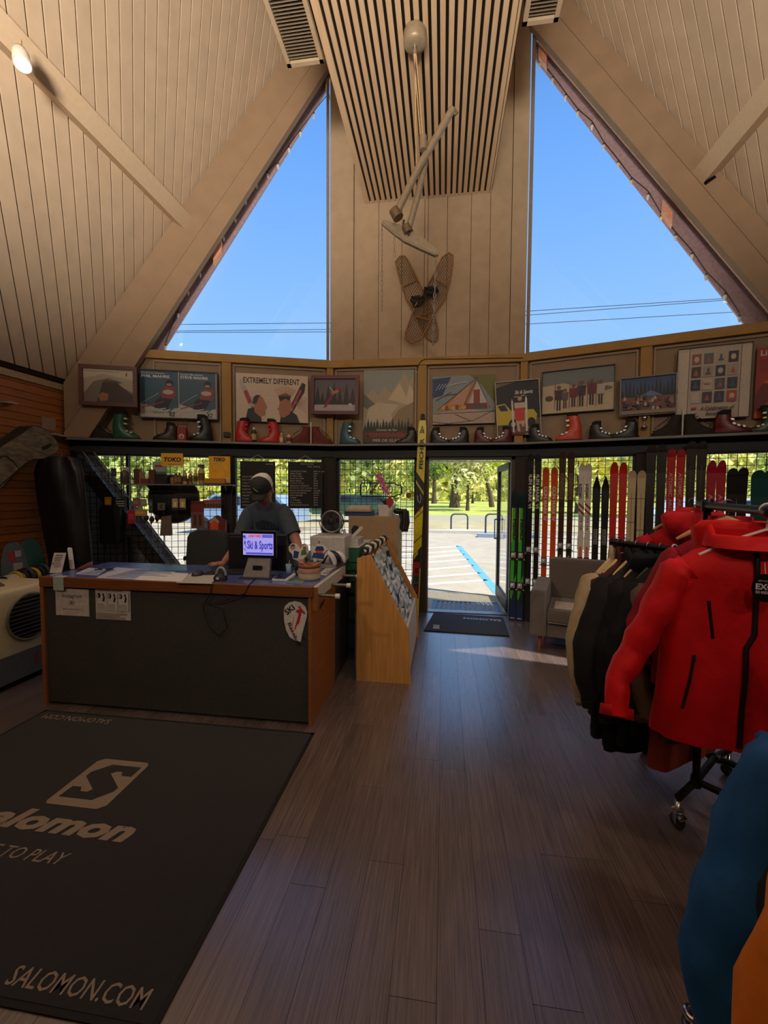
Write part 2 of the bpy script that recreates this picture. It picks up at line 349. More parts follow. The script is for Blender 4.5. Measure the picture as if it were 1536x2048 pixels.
while z < 2.0:
    s_ = -.1-(.1 if k % 2 else 0); mx_ = xb(z+.06)
    while s_ < mx_-.05:
        m = MB(); fbox(m, F0, max(s_, -.1), min(s_+.19, mx_), z+.004, z+.061, -.16, -.152+random.uniform(0, .003), BR); m.build('brick', bw); s_ += .2
    z += .066; k += 1
# pier of upright boards
pz = lambda x: 2.88+1.7*min(x+4.523, 4.0-x)
m = MB(); m.ext([F1.W(0, 3.34, -.005), F1.W(2.52, 3.34, -.005), F1.W(2.52, 8.0, -.005), F1.W(1.26, 10.1, -.005), F1.W(0, 8.0, -.005)], -F1.n*.1, K((70, 56, 44), .9)); pier = struct(m, 'wall_front_pier')
def s1(u): return F1.px(u, 600)[0]
ed = [0.0, s1(708), s1(757), s1(803), s1(848), s1(855), s1(893), s1(940), s1(978), s1(1020), 2.52]
for k in range(len(ed)-1):
    a, b = ed[k]+.003, ed[k+1]-.003; m = MB()
    m.obox(F1.W(a, 3.345, -.005), F1.e*(b-a), F1.n*(.035 if k in (0, len(ed)-2) else .012), Z*(4.4), CREAM_T); m.build('board', pier)
# the two big slanted windows with rafters
def slant(F, left):
    sp = (lambda s_: s_) if left else (lambda s_: F.L-s_)
    w = lambda s_, z_, o: F.W(sp(s_), z_, o)
    l1, l2, l3, w3, fs_ = ((1.617, 2.875), (1.605, 2.30), (1.661, 1.80), (1.661, 1.96), (1.70, 1.706)) if left else ((1.617, 2.875), (1.62, 2.53), (1.578, 2.205), (1.578, 2.32), (1.651, 1.905))
    zl = lambda l, s_, d=0: l[0]*s_+l[1]+d
    raf = MB(); raf.ext([w(0, 2.88, -.1), w(3.155, 7.98, -.1), w(3.155, 7.9, -.1), w(0, 2.8, -.1)], F.n*.1, BEAM); rf = struct(raf, 'rafter_'+('left' if left else 'right'))
    for (ua, da, ub, db, th) in ((l1, 0, l2, .012, .09), (l2, -.012, l3, 0, .11)):
        poly = [(-1, zl(ua, -1, da)), (3.155, zl(ua, 3.155, da)), (3.155, zl(ub, 3.155, db)), (-1, zl(ub, -1, db))]
        poly = clip(clip(poly, -1, 0, 0), 0, -1, -2.235); m = MB(); m.ext([w(a, b, .052) for a, b in poly], F.n*th, BEAM); m.build('board', rf)
    m = MB(); m.ext([w(0, 2.87, .0), w(3.155, 7.97, .0), w(3.155, zl(w3, 3.155, .01), .0), w(0, zl(w3, 0, .2), .0)], F.n*.05, K((50, 38, 30), .9)); m.build('backing', rf)
    s0 = (3.35-w3[1])/w3[0]; m = MB(); FR = K((232, 186, 158), .6)
    for q0, q1, o0, o1 in ((-.02, .03, -.06, .03), (.03, .05, -.07, -.02)):
        m.ext([w(s0+q0/w3[0], 3.35, o0), w(3.14, zl(w3, 3.14, -q0), o0), w(3.14, zl(w3, 3.14, -q1), o0), w(s0+q1/w3[0], 3.35, o0)], F.n*(o1-o0), FR)
    wn = struct(m, 'window_1' if left else 'window_2')
    m = MB(); m.obox(w(3.14, 3.35, -.06), (w(3.105, 3.35, -.06)-w(3.14, 3.35, -.06)), F.n*.07, Z*(zl(w3, 3.14)-3.35), K((150, 128, 104), .7)); m.build('frame', wn)
    m = MB(); m.ext([w(s0, 3.35, -.06), w(3.12, 3.35, -.06), w(3.12, 3.372, -.06), w(s0, 3.372, -.06)], F.n*.06, K((150, 128, 104), .7)); m.build('sill', wn)
    m = MB(); m.ext([w(s0, 3.35, -.052), w(3.12, 3.35, -.052), w(3.12, zl(w3, 3.12, -.03), -.052)], F.n*.004, GLASS); m.build('pane', wn)
    m = MB(); m.ext([w(-.3, zl(fs_, -.3), -.18), w(3.155, zl(fs_, 3.155), -.18), w(3.155, zl(fs_, 3.155, .62), -.18), w(-.3, zl(fs_, -.3, .62), -.18)], -F.n*.035, K((178, 150, 158), .8, var=.16, scale=34)); fa = struct(m, 'trim_%d' % (60+left))
    for s_ in ([2.98, 1.62] if not left else [1.66, 3.10]):
        m = MB(); zz = zl(fs_, s_, .01); m.obox(w(s_, zz, -.08), w(s_+.10, zz+.165, -.08)-w(s_, zz, -.08), F.n*-.1, Z*.14, K((236, 170, 140), .7)); m.build('bracket', fa)
    px = [(658,196),(628,232),(601,268),(578,300),(556,333),(535,351),(513,372),(491,405),(470,440),(447,477),(425,513),(400,550),(376,585),(356,630),(331,695)] if left else \
         [(1079,130),(1105,161),(1131,196),(1155,228),(1184,254),(1207,294),(1236,330),(1262,365),(1296,394),(1322,438),(1351,476),(1384,513),(1412,555),(1450,594),(1479,638)]
    pts = [F.W(*F.px(u, v, -.165), -.165) for u, v in px]
    rt = root('string_lights', 'string of small white bulbs along the eave outside the %s slanted window' % ('left' if left else 'right'), 'string lights', pts[0])
    m = MB(); dv = V((.0, .0, .05)); m.tube([p+dv*1.3 for p in pts], .004, BLACK, 5); m.build('wire', rt)
    for p in pts:
        dd = V((-.012 if not left else .012, 0, -.05)); m = MB(); m.tube([p+dv*.9, p+dv*.35], .009, K((60, 60, 50), .6), 6); m.tube([p+dv*.4, p-V((0, 0, .0)), p-V((0, 0, .03))+dd*.1], [.014, .019, .007], K((240, 238, 226), .3), 7); m.build('bulb', rt)
slant(F0, True); slant(F2, False)
# purlins
for xw, sg, y1, nm in ((-4.523, 1, 5.22, 'left'), (4.0, -1, 5.16, 'right')):
    a = V((sg*1, 0, 1.7)).normalized(); n2 = V((1.7*sg, 0, -1)).normalized(); p0 = V((xw, 0, 2.88))+n2*.19
    e1, e2 = (onpl(392, 445, p0, n2), onpl(150, 232, p0, n2)) if sg > 0 else (onpl(1392, 352, p0, n2), onpl(1500, 235, p0, n2)); c = V(((e1.x+e2.x)/2, 0, (e1.z+e2.z)/2)); y1 = e1.y
    m = MB(); m.obox(V((c.x, -3.4, c.z))-a*.085, (0, y1+3.4, 0), a*.17, -n2*.186, K((214, 190, 160), .7, var=.04)); struct(m, 'beam_'+nm)
    m = MB(); m.cbox(V((c.x, y1-.02, c.z))-n2*.05-a*.105, (a, n2, V((0, 1, 0))), (.03, .1, .09), DKMETAL); m.build('beam_bracket', label='small dark steel bracket at the end of the %s ceiling beam' % nm, category='bracket')
# slatted soffit under the ridge
zs = 5.36; x0, x1 = -1.036, .553
m = MB(); m.box(x0-.01, x1+.01, -2.5, 5.64, zs+.035, zs+.9, BLACK); sof = struct(m, 'ceiling_soffit')
N = 23; pit = (x1-x0)/N; SLT = K((206, 176, 142), .65, var=.08, scale=5, stretch=(10, 1, 10), wave=.05)
for k in range(N):
    m = MB(); a = x0+k*pit; m.box(a, a+pit*.62, -2.5, 5.64, zs, zs+.03, SLT); m.build('slat', sof)
for a, b in ((x0-.02, x0), (x1-.024+.004, x1)):
    m = MB(); m.box(a, b, -2.5, 5.64, zs, zs+.06, SLT); m.build('slat', sof)
def vent(xa, xb, ye, nm):
    rt = root('air_vent', 'long louvred air vent with pale frame on the %s side of the slatted soffit' % nm, 'vent', ((xa+xb)/2, ye-1, 5.3), kind='thing')
    m = MB(); fw = .035; y0 = ye-2.2
    for b in ((xa, xa+fw, y0, ye), (xb-fw, xb, y0, ye), (xa, xb, ye-fw, ye), (xa, xb, y0, y0+fw)): m.box(*b, 5.29, 5.33, CREAM_T)
    m.build('frame', rt); m = MB(); m.box(xa+.01, xb-.01, y0+.01, ye-.01, 5.40, 5.9, K((40, 36, 32), .8)); m.build('duct', rt)
    y = y0+fw
    while y < ye-fw: m = MB(); m.obox((xa+fw, y, 5.30), (xb-xa-2*fw, 0, 0), (0, .012, .03), (0, -.002, .004), K((112, 98, 80), .6)); m.build('louvre', rt); y += .026
vent(-1.385, -1.06, 3.728, 'left'); vent(.575, .845, 3.655, 'right')
# ================================================================ DOOR
rt = root('door_1', None, None, F1.W(2.42, 0, -.1), kind='structure')
m = MB()
for b in ((1.285, 1.325, 0, 2.07), (2.385, 2.43, 0, 2.07), (1.285, 2.43, 2.03, 2.07)): fbox(m, F1, *b, -.10, .02, K((70, 62, 56), .5, .3))
m.build('door_frame', rt)
m = MB(); fbox(m, F1, 1.33, 2.385, 2.0, 2.012, -.09, -.02, K((235, 232, 225), .4)); fbox(m, F1, 1.315, 1.335, 0, 2.03, -.10, -.085, K((196, 60, 48), .6)); m.build('weather_strip', rt)
h = F1.W(2.375, 0, -.10); d = V((-.02, 1, 0)).normalized(); nrm = V((1, .02, 0))   # leaf swung outward
m = MB()
m.obox(h+Z*.01, d*.09, nrm*.045, Z*2.0, FRM); m.obox(h+d*.95+Z*.01, d*.09, nrm*.045, Z*2.0, FRM); m.obox(h+Z*.01, d*1.04, nrm*.045, Z*.17, FRM); m.obox(h+Z*1.92, d*1.04, nrm*.045, Z*.09, FRM); m.build('door_leaf', rt)
m = MB(); m.obox(h+d*.08+nrm*.02+Z*.16, d*.88, nrm*.006, Z*1.78, GLASS); dg = m.build('door_glass', rt)
m = MB(); m.tube([h+d*.88-nrm*.05+Z*.9, h+d*.88-nrm*.05+Z*1.2], .012, CHROME); m.obox(h+d*.87-nrm*.05+Z*1.19, d*.02, nrm*.06, Z*.02, CHROME); m.obox(h+d*.87-nrm*.05+Z*.9, d*.02, nrm*.06, Z*.02, CHROME); m.build('door_handle', rt)
m = MB(); fbox(m, F1, 1.2, 2.55, 2.08, 2.2, -.75, -.1, K((150, 110, 60), .8)); struct(m, 'trim_70')
# ================================================================ OUTSIDE
ASPH = K((180, 170, 148), .9, var=.10, scale=3, bump=.1); LINE = K((240, 240, 236), .8, var=.06, scale=40)
m = MB(); m.box(-60, 60, 6.9, 17.7, -.14, -.02, ASPH); struct(m, 'ground')
m = MB(); m.box(-60, 60, 5.66, 6.9, -.14, -.012, K((186, 170, 136), .95, var=.28, scale=60, bump=.4, bscale=90)); struct(m, 'pavement')
ya, yb = onz(920, 1062, 0).y, onz(900, 1022, 0).y
m = MB(); m.box(-60, 60, ya-1.0, ya-.7, -.14, .10, K((214, 206, 186), .9)); struct(m, 'curb')
m = MB(); m.box(-60, 60, ya-.7, ya+6.5, -.14, .03, K((176, 164, 124), .95, var=.14, scale=1.2)); struct(m, 'path')
m = MB(); m.box(-90, 90, ya+6.5, ya+12, -.14, .02, K((165, 160, 135), .9)); struct(m, 'road')
m = MB(); m.box(-160, 160, ya+12, 240, -.14, .0, K((176, 184, 84), .95, var=.25, scale=.4)); struct(m, 'lawn')
def gline(p, q, wd, mat, nm, lab):
    p, q = V((p.x, p.y, -.02)), V((q.x, q.y, -.02)); d = (q-p).normalized(); s_ = V((-d.y, d.x, 0)); m = MB(); m.obox(p-s_*wd/2, q-p, s_*wd, Z*.004, mat); m.build(nm, lot)
lot = bpy.data.objects['ground']
BLUE = K((104, 168, 222), .8, var=.1, scale=20)
A_, B_ = onz(916, 1090), onz(1010, 1200); gline(A_, B_, .16, BLUE, 'blue_line', '')
for v0, v1, u1 in ((1095, 1091, 917), (1104, 1100, 922), (1113, 1107, 929), (1123, 1117, 937), (1137, 1129, 947), (1152, 1144, 960), (1166, 1158, 974)):
    p, q = onz(858, v0), onz(u1, v1); d = (p-q); gline(q, q+d*3.0, .10, LINE, 'white_line', '')
for x in (-14, -10.5, -7, 7.5, 11): gline(V((x, 7.3, 0)), V((x+1.8, 13, 0)), .1, LINE, 'white_line', '')
m = MB(); c = onz(938, 1064)
for nm, cx_, lab in (('wheel_stop_and_shadow', onz(939, 1065), 'white concrete wheel stop at the edge of the parking lot seen through the door'),):
    m = MB(); m.ext([(cx_.x-.9, cx_.y-.09, -.02), (cx_.x-.9, cx_.y+.09, -.02), (cx_.x-.9, cx_.y+.05, .12), (cx_.x-.9, cx_.y-.05, .12)], (1.5, 0, 0), WHITE); m.build(nm, label=lab, category='wheel stop')
m = MB(); q = onz(985, 1073); m.box(q.x-.55, q.x+1.6, q.y-.25, q.y+.1, -.018, .11, K((150, 160, 178), .9)); m.build('wheel_stop_and_shadow', label='grey blue block shaped for the shadow by the wheel stop, half hidden by the open door leaf', category='wheel stop')  # shadow on the lot, built as a low grey blue block
for k, (ua, ub, v0) in enumerate(((902, 935, 1062), (971, 1004, 1068))):
    p, q = onz(ua, v0, .03), onz(ub, v0, .03); hgt = (v0-1028)/FPX*(p-CAM).dot(FW); m = MB(); r_ = .15; a = (q-p).normalized(); L = (q-p).length
    pts = [p]+[p+a*(r_-r_*math.cos(t))+Z*(hgt-r_+r_*math.sin(t)) for t in [i*math.pi/8 for i in range(5)]]+[q-a*(r_-r_*math.cos(t))+Z*(hgt-r_+r_*math.sin(t)) for t in [i*math.pi/8 for i in range(4, -1, -1)]]+[q]
    m.tube(pts, .035, K((72, 72, 84), .5), 8); m.build('bike_rack', label=['complete hooped bike rack beyond the parking lot', 'hooped bike rack cut off by the edge of the open door leaf'][k], category='bike rack')
# metal grate mat and door mats
m = MB(); g = [onz(*p) for p in ((865, 1203), (990, 1207), (1000, 1232), (862, 1224))]
gx0, gx1, gy0, gy1 = -.12, .80, 5.78, 6.30
rt = root('door_grate', 'blue-grey slotted rubber grate mat outside the open door', 'mat', (.35, 6.0, -.01)); GR = K((120, 136, 150), .6)
m = MB()
for b in ((gx0, gx1, gy0, gy0+.03), (gx0, gx1, gy1-.03, gy1), (gx0, gx0+.03, gy0, gy1), (gx1-.03, gx1, gy0, gy1)): m.box(*b, -.012, .006, GR)
m.build('rim', rt); m = MB(); x = gx0
while x < gx1-.02: m.obox((x, gy0, -.01), (.035, 0, 0), (.03, gy1-gy0, 0), (0, 0, .012), GR); x += .065
m.build('bars', rt)
m = MB(); m.box(gx0-.1, gx1+.1, 5.66, 5.78, -.012, .012, ALU); struct(m, 'trim_71')
c4 = [onz(*p) for p in ((868, 1227), (1006, 1236), (1018, 1273), (848, 1262))]
MATG = K((58, 62, 68), .9, var=.15, scale=120, bump=.3, bscale=400)
rt = root('door_mat', 'small dark grey entrance mat with white lettering inside the open door', 'mat', (c4[0]+c4[2])/2)
m = MB(); m.ext([p+Z*.001 for p in c4], Z*.009, MATG); m.build('mat_body', rt)
m = MB(); m.tube([p+Z*.005 for p in c4], .007, K((30, 30, 32), .7), 6, closed=True); m.build('mat_edge', rt)
MT = K((205, 205, 205), .8, var=.1, scale=200); m = MB()
ex_ = (c4[1]-c4[0]).normalized()
text(m, 'SALOMON', c4[0]+(c4[1]-c4[0])*.97+(c4[3]-c4[0])*.16+Z*.0105, -ex_, V((-ex_.y, ex_.x, 0))*-1, .46, .07, MT, .03)
p_ = c4[3]+ex_*.09+(c4[0]-c4[3])*.12+Z*.011
m.build('lettering', rt)
for a_, b_ in ((.0, .05), (.07, .10), (.12, .14)): m = MB(); m.obox(p_+V((0, a_, 0)), ex_*.075, V((0, b_-a_, 0)), Z*.0006, MT); m.build('printed_mark', rt)
# big floor mat
mx, my0, my1, mx0 = -.823, 1.07, 2.655, -2.84
rt = root('floor_mat', 'large charcoal carpet mat with pale logo in front of the counter', 'mat', ((mx+mx0)/2, (my0+my1)/2, 0))
RUG = K((33, 34, 41), .95, var=.22, scale=160, bump=.35, bscale=500, sheen=.2); RUGP = K((150, 134, 120), .9, var=.12, scale=160)
m = MB(); m.box(mx0+.02, mx-.02, my0+.02, my1-.02, .001, .008, RUG); m.build('carpet', rt)
m = MB()
for b in ((mx0, mx, my0, my0+.02), (mx0, mx, my1-.02, my1), (mx0, mx0+.02, my0, my1), (mx-.02, mx, my0, my1)): m.box(*b, .001, .006, K((24, 24, 26), .8))
m.build('rubber_edge', rt); m = MB(); zz = .0085
X_, Y_ = V((1, 0, 0)), V((0, 1, 0))
def flo(u, v): p = onz(u, v, zz); return p
def strip(t, ul, vl, ur, vr, h_, bold=.02, flip=False, shear=0.0):
    a, b = flo(ul, vl), flo(ur, vr); w_ = (b-a).length; ex = (b-a).normalized(); ey = V((-ex.y, ex.x, 0)); text(m, t, a, ex, ey, w_, h_, RUGP, bold, shear, .0006)
text(m, 'SALOMON.COM', V((-1.385, 1.118, zz)), X_, Y_, .49, .058, RUGP, .008, .0)
text(m, 'SALOMON.COM', V((-2.25, 2.60, zz)), -X_, -Y_, .52, .055, RUGP, .008)
text(m, 'salomon', V((-2.27, 1.672, zz)), X_, Y_, .865, .125, RUGP, .045, .25)
text(m, 'TIME TO PLAY', V((-2.09, 1.53, zz)), X_, Y_, .50, .06, RUGP, .005, .2)
sh = Sheet(m, V((-1.995, 1.838, zz)), X_, Y_, .33, .368)
sh.poly([(.04, 0), (.90, 0), (1, .08), (.98, .94), (.92, 1), (.1, 1), (0, .92), (0, .05)], RUGP)
sh.poly([(.90, .88), (.35, .88), (.13, .68), (.13, .58), (.50, .34), (.46, .28), (.34, .28), (.28, .36), (.12, .36), (.10, .14), (.68, .14), (.88, .34), (.88, .42), (.50, .68), (.56, .74), (.66, .74), (.72, .66), (.90, .66)], RUG)
m.build('lettering', rt)
# ================================================================ TREES AND STREET BEYOND
def tree(x, y, h, cr, col, trunk_h, label, n=1500, lean=0.0, tr=.16, leaf=.16):
    rt = root('tree', label, 'tree', (x, y, 0), 'park trees beyond the parking lot')
    m = MB(); BK = K((92, 74, 58), .9, var=.25, scale=4); top = V((x+lean, y, trunk_h+cr*.3))
    m.tube([(x, y, -.1), (x+lean*.3, y, trunk_h*.5), top, top+V((0, 0, cr*.7))], [tr*1.5, tr, tr*.8, tr*.3], BK, 8)
    for k in range(4):
        a = k*1.7+x; m.tube([top-Z*.4, top+V((math.cos(a)*cr*.4, math.sin(a)*cr*.4, cr*.3)), top+V((math.cos(a)*cr*.8, math.sin(a)*cr*.8, cr*.7))], [tr*.5, tr*.3, tr*.1], BK, 5)
    m.build('trunk', rt)
    m = MB(); G = K(col, .7, var=.45, scale=1.3); rg = random.Random(int(x*31+y)); cl = []
    for k in range(16):
        a = rg.uniform(0, 6.28); q = rg.uniform(.15, .8)*cr; cl.append((V((x+lean+math.cos(a)*q, y+math.sin(a)*q, trunk_h+rg.uniform(.15, 1)*(h-trunk_h))), rg.uniform(.3, .55)*cr))
    vs = []; fs = []
    for k in range(n):
        c, r = cl[k % 16]; d = V((rg.gauss(0, 1), rg.gauss(0, 1), rg.gauss(0, 1))).normalized(); p = c+d*r*rg.uniform(.7, 1.05)
        a = V((rg.gauss(0, 1), rg.gauss(0, 1), rg.gauss(0, 1))).normalized()*leaf*rg.uniform(.6, 1.6); b = a.cross(d).normalized()*leaf*rg.uniform(.5, 1.2); i = len(vs)
        vs += [p-a, p+b, p+a, p-b]; fs.append((i, i+1, i+2, i+3))
    m.add(vs, fs, G); m.build('crown', rt)
p = onz(926, 1014)
YG, MG, DG = (176, 196, 60), (120, 150, 60), (74, 104, 52)
def atpx(u, d): return CAM.x+0+((FW+RT*((u-768)/FPX))*d).x, ((FW+RT*((u-768)/FPX))*d).y
x, y = atpx(909, 46); tree(x, y, 8.5, 3.6, (186, 196, 84), 2.6, 'broad tree with thick forked trunk seen through the left half of the door opening', 2600, tr=.42)
x, y = atpx(935, 38); tree(x, y, 6.5, 2.5, (214, 208, 140), 1.9, 'pale leafy tree with slim trunk seen through the middle of the door opening', 1900, tr=.13)
x, y = atpx(984, 48); tree(x, y, 9.0, 2.2, (206, 220, 40), 3.2, 'bright yellow-green tree with curved trunk at the right of the door opening', 2000, lean=-.9, tr=.22)
x, y = atpx(868, 62); tree(x, y, 9.5, 3.4, (100, 130, 66), 2.6, 'dark green tree at the left edge of the door opening', 1600, tr=.3)
px_ = [(-43, 40), (-36, 33), (-31, 44), (-24, 31), (-19, 40), (-14, 30), (-9.5, 36), (-5.6, 33), (11, 37), (15, 31), (20, 40), (25, 34), (31, 30), (37, 38), (4.5, 66), (-3, 70)]
pl_ = ['first', 'second', 'third', 'fourth', 'fifth', 'sixth', 'seventh', 'eighth', 'ninth', 'tenth', 'eleventh', 'twelfth', 'thirteenth', 'fourteenth', 'fifteenth', 'sixteenth']
rg_ = random.Random(3)
for k, (x, y) in enumerate(px_):
    wn_ = ('leftmost front window' if x < -20 else 'window behind the price boards' if x < -11 else 'window behind the orchid' if x < -3 else 'door opening' if x < 6 else 'window behind the skis nearest the door' if x < 18 else 'far right window'); t = tree(x, y, rg_.uniform(6, 9), rg_.uniform(2.6, 3.2), [(240, 230, 120), (214, 214, 110), (246, 230, 150), (176, 186, 100)][k % 4], 1.2, pl_[k]+' park tree from the left seen through the '+wn_, 1300, leaf=.24)
m = MB(); G = K((226, 218, 124), .8, var=.5, scale=.9); vs = []; fs = []
for k in range(15000):
    x = rg_.uniform(-95, 95); yb_ = 84+rg_.uniform(-3, 3); z = rg_.uniform(0, 11.0+1.5*math.sin(x*.2)+math.sin(x*.9)); a = V((rg_.gauss(0, 1), rg_.gauss(0, .4), rg_.gauss(0, 1))).normalized()*rg_.uniform(.5, 1.2); b = a.cross(V((rg_.gauss(0, .3), 1, rg_.gauss(0, .3)))).normalized()*rg_.uniform(.3, .7); i = len(vs); p = V((x, yb_, z))
    vs += [p-a, p+b, p+a, p-b]; fs.append((i, i+1, i+2, i+3))
m.add(vs, fs, G); m.build('tree_line', kind='stuff', label='distant band of trees closing off the park', category='trees')
m = MB()
for k, pp in enumerate((((360, 649), (655, 646), (1060, 622), (1450, 597)), ((370, 662), (655, 659), (1060, 630), (1440, 601)), ((370, 665), (655, 664), (1060, 648), (1470, 624)))):
    P_ = [ony(u, v, 47) for u, v in pp]; P_ = [P_[0]+(P_[0]-P_[1])*1.5]+P_+[P_[3]+(P_[3]-P_[2])*1.5]
    m = MB(); m.tube(P_, .035, K((50, 60, 80), .6), 5); m.build('power_cable', label=['uppermost thin power cable crossing the sky outside the slanted windows', 'middle power cable, close under the uppermost one in the sky', 'lowest power cable crossing the sky just above the panel band'][k], category='cable')
def car(x, y, L, h, col, label, van=False):
    rt = root('car', label, 'car', (x, y, 0)); C_ = K(col, .3, .1, coat=.5); w = 1.75
    prof = [(-.5, .25), (-.5, .62), (-.36, .72 if not van else .9), (-.22, 1), (.34 if not van else .46, 1), (.44, .66), (.5, .6), (.5, .25)]
    m = MB(); m.ext([(x+a*L, y, .08+b*h) for a, b in prof], (0, w, 0), C_); m.build('body', rt, bevel=.05)
    m = MB(); m.ext([(x+a*L, y-.012, .08+b*h) for a, b in ((-.31, .72), (-.21, .95), (.02, .95), (.02, .72))], (0, w+.024, 0), K((40, 50, 60), .1)); m.ext([(x+a*L, y-.012, .08+b*h) for a, b in ((.05, .72), (.05, .95), (.32, .95), (.39, .72))], (0, w+.024, 0), K((40, 50, 60), .1)); m.build('window', rt)
    for a in (-.32, .32):
        for yy in (y-.01, y+w-.19): m = MB(); m.lathe([(.0, 0), (.2, 0), (.31, .01), (.33, .04), (.33, .16), (.31, .2), (0, .2)], (x+a*L, yy, .33), K((30, 30, 30), .8), 16, (0, 1, 0)); m.build('wheel', rt)
car(-15.5, 13.0, 5.2, 2.0, (238, 238, 236), 'white van parked outside beyond the leftmost front window', True)
car(-7.6, 15.0, 4.4, 1.4, (150, 176, 206), 'pale blue car parked outside behind the orchid window')
car(-4.6, 21.5, 4.4, 1.4, (60, 90, 60), 'dark green car on the street behind the open sign')
car(9.2, 15.0, 4.5, 1.4, (226, 226, 224), 'white car parked outside behind the row of skis')
car(14.6, 14.6, 4.5, 1.5, (30, 150, 140), 'teal car parked outside behind the far right skis')
# ================================================================ POSTERS ON THE BAND
def poster(F, q, name, label, cat, draw, off=.03, frame=None, fw=.02, bgc=(200, 190, 175), th=.012, glass=False):
    """q: four picture corners tl tr br bl of a flat picture on facet F"""
    c = [F.px(u, v, off) for u, v in q]; P = [F.W(a, b, off) for a, b in c]
    tl, tr, br, bl = P; w = ((tr-tl).length+(br-bl).length)/2; h = ((tl-bl).length+(tr-br).length)/2
    ex = ((tr-tl)+(br-bl)).normalized(); ey = F.n.cross(ex).normalized()
    if ey.z < 0: ey = -ey
    ce = (tl+tr+br+bl)/4; o = ce-ex*w/2-ey*h/2
    rt = root(name, label, cat, o)
    n = F.n; m = MB(); m.obox(o-n*th, ex*w, ey*h, n*th, K(bgc, .7, var=.05)); m.build('sheet', rt)
    m = MB(); draw(Sheet(m, o+n*.0002, ex, ey, w, h)); m.build('print', rt)
    if frame:
        m = MB(); fm = K(frame, .4); d = .022
        for a, b, x, y in ((-fw, -fw, w+2*fw, fw), (-fw, h, w+2*fw, fw), (-fw, 0, fw, h), (w, 0, fw, h)): m.obox(o-n*th+ex*a+ey*b, ex*x, ey*y, n*(d+th), fm)
        m.build('frame', rt)
    if glass: m = MB(); m.obox(o+n*.012, ex*w, ey*h, n*.002, glass_mat((.97, .97, .97), .9)); m.build('cover_glass', rt)
    return rt
def figure(s, x, y, h, body, skin=(170, 130, 105), legs=None):
    s.rect(x-h*.05, y, x-h*.01, y+h*.48, legs or body); s.rect(x+h*.01, y, x+h*.05, y+h*.48, legs or body); s.poly([(x-h*.09, y+h*.42), (x+h*.09, y+h*.42), (x+h*.11, y+h*.82), (x-h*.11, y+h*.82)], body); s.ell(x, y+h*.92, h*.055, h*.085, skin, 10)
def d_rocks(s):
    s.rect(0, 0, 1, 1, (176, 166, 146)); s.poly([(0, .25), (.2, .62), (.45, .72), (.75, .5), (1, .3), (1, 0), (0, 0)], (120, 110, 98)); s.poly([(.25, 0), (.38, .6), (.62, .66), (1, .22), (1, 0)], (70, 60, 54)); s.poly([(.28, .2), (.36, .3), (.5, .26), (.47, .06), (.33, .04)], (170, 110, 60)); s.poly([(0, .7), (.4, .86), (1, .7), (1, 1), (0, 1)], (196, 188, 166)); s.poly([(.84, .86), (.88, .95), (.86, .78)], (50, 40, 36)); s.lines(0, 1, .93, .96, 1, (90, 80, 70), .3)
    for i in range(8): s.bar(.4+i*.03, .6, .5+i*.04, .75-i*.02, .008, (90, 80, 72))
poster(F0, [(163, 737), (264, 741), (270, 808), (171, 802)], 'framed_photograph', 'brown wooden framed photograph of rocky snow slopes, leftmost on the wall', 'picture', d_rocks, .21, (92, 48, 34), .045, (150, 140, 120), .01)
def d_race(s):
    for x0, t1, t2 in ((0, 'World Cup Champion', 'PHIL MAHRE'), (.5, 'Gold Medalist', 'STEVE MAHRE')):
        s.rect(x0+.005, .0, x0+.495, 1, (60, 98, 122)); s.poly([(x0, 0), (x0+.495, 0), (x0+.495, .22), (x0+.3, .16), (x0, .3)], (196, 196, 186))
        s.txt(t1, x0+.02, .925, .3, .04, (220, 222, 225)); s.txt(t2, x0+.02, .85, .36, .06, (225, 228, 230), .03)
        s.poly([(x0+.18, .2), (x0+.34, .18), (x0+.42, .42), (x0+.3, .5), (x0+.2, .36)], (32, 40, 66)); s.poly([(x0+.27, .42), (x0+.44, .4), (x0+.46, .62), (x0+.38, .7), (x0+.28, .6)], (150, 70, 70)); s.ell(x0+.38, .74, .05, .08, (36, 40, 54)); s.ell(x0+.375, .71, .035, .03, (180, 140, 118)); s.ell(x0+.36, .55, .07, .05, (190, 185, 180))
        s.bar(x0+.02, .2, x0+.3, .34, .012, (190, 60, 56)); s.bar(x0+.02, .12, x0+.33, .2, .014, (200, 200, 206)); s.bar(x0+.02, .3, x0+.24, .52, .005, (210, 210, 210)); s.bar(x0+.36, .12, x0+.42, .2, .01, (40, 60, 120)); s.txt('K2', x0+.37, .03, .07, .09, (40, 44, 60), .02, .3)
    s.rect(.495, 0, .503, 1, (210, 208, 200)); s.rect(.985, 0, 1, 1, (180, 170, 150)); s.txt('signed 1984', .15, .09, .3, .04, (60, 60, 80), 0, .3)
poster(F0, [(280, 740), (435, 747), (433, 839), (280, 833)], 'ski_race_poster', 'framed blue double poster of two ski racers side by side', 'poster', d_race, .06, (56, 30, 28), .012)
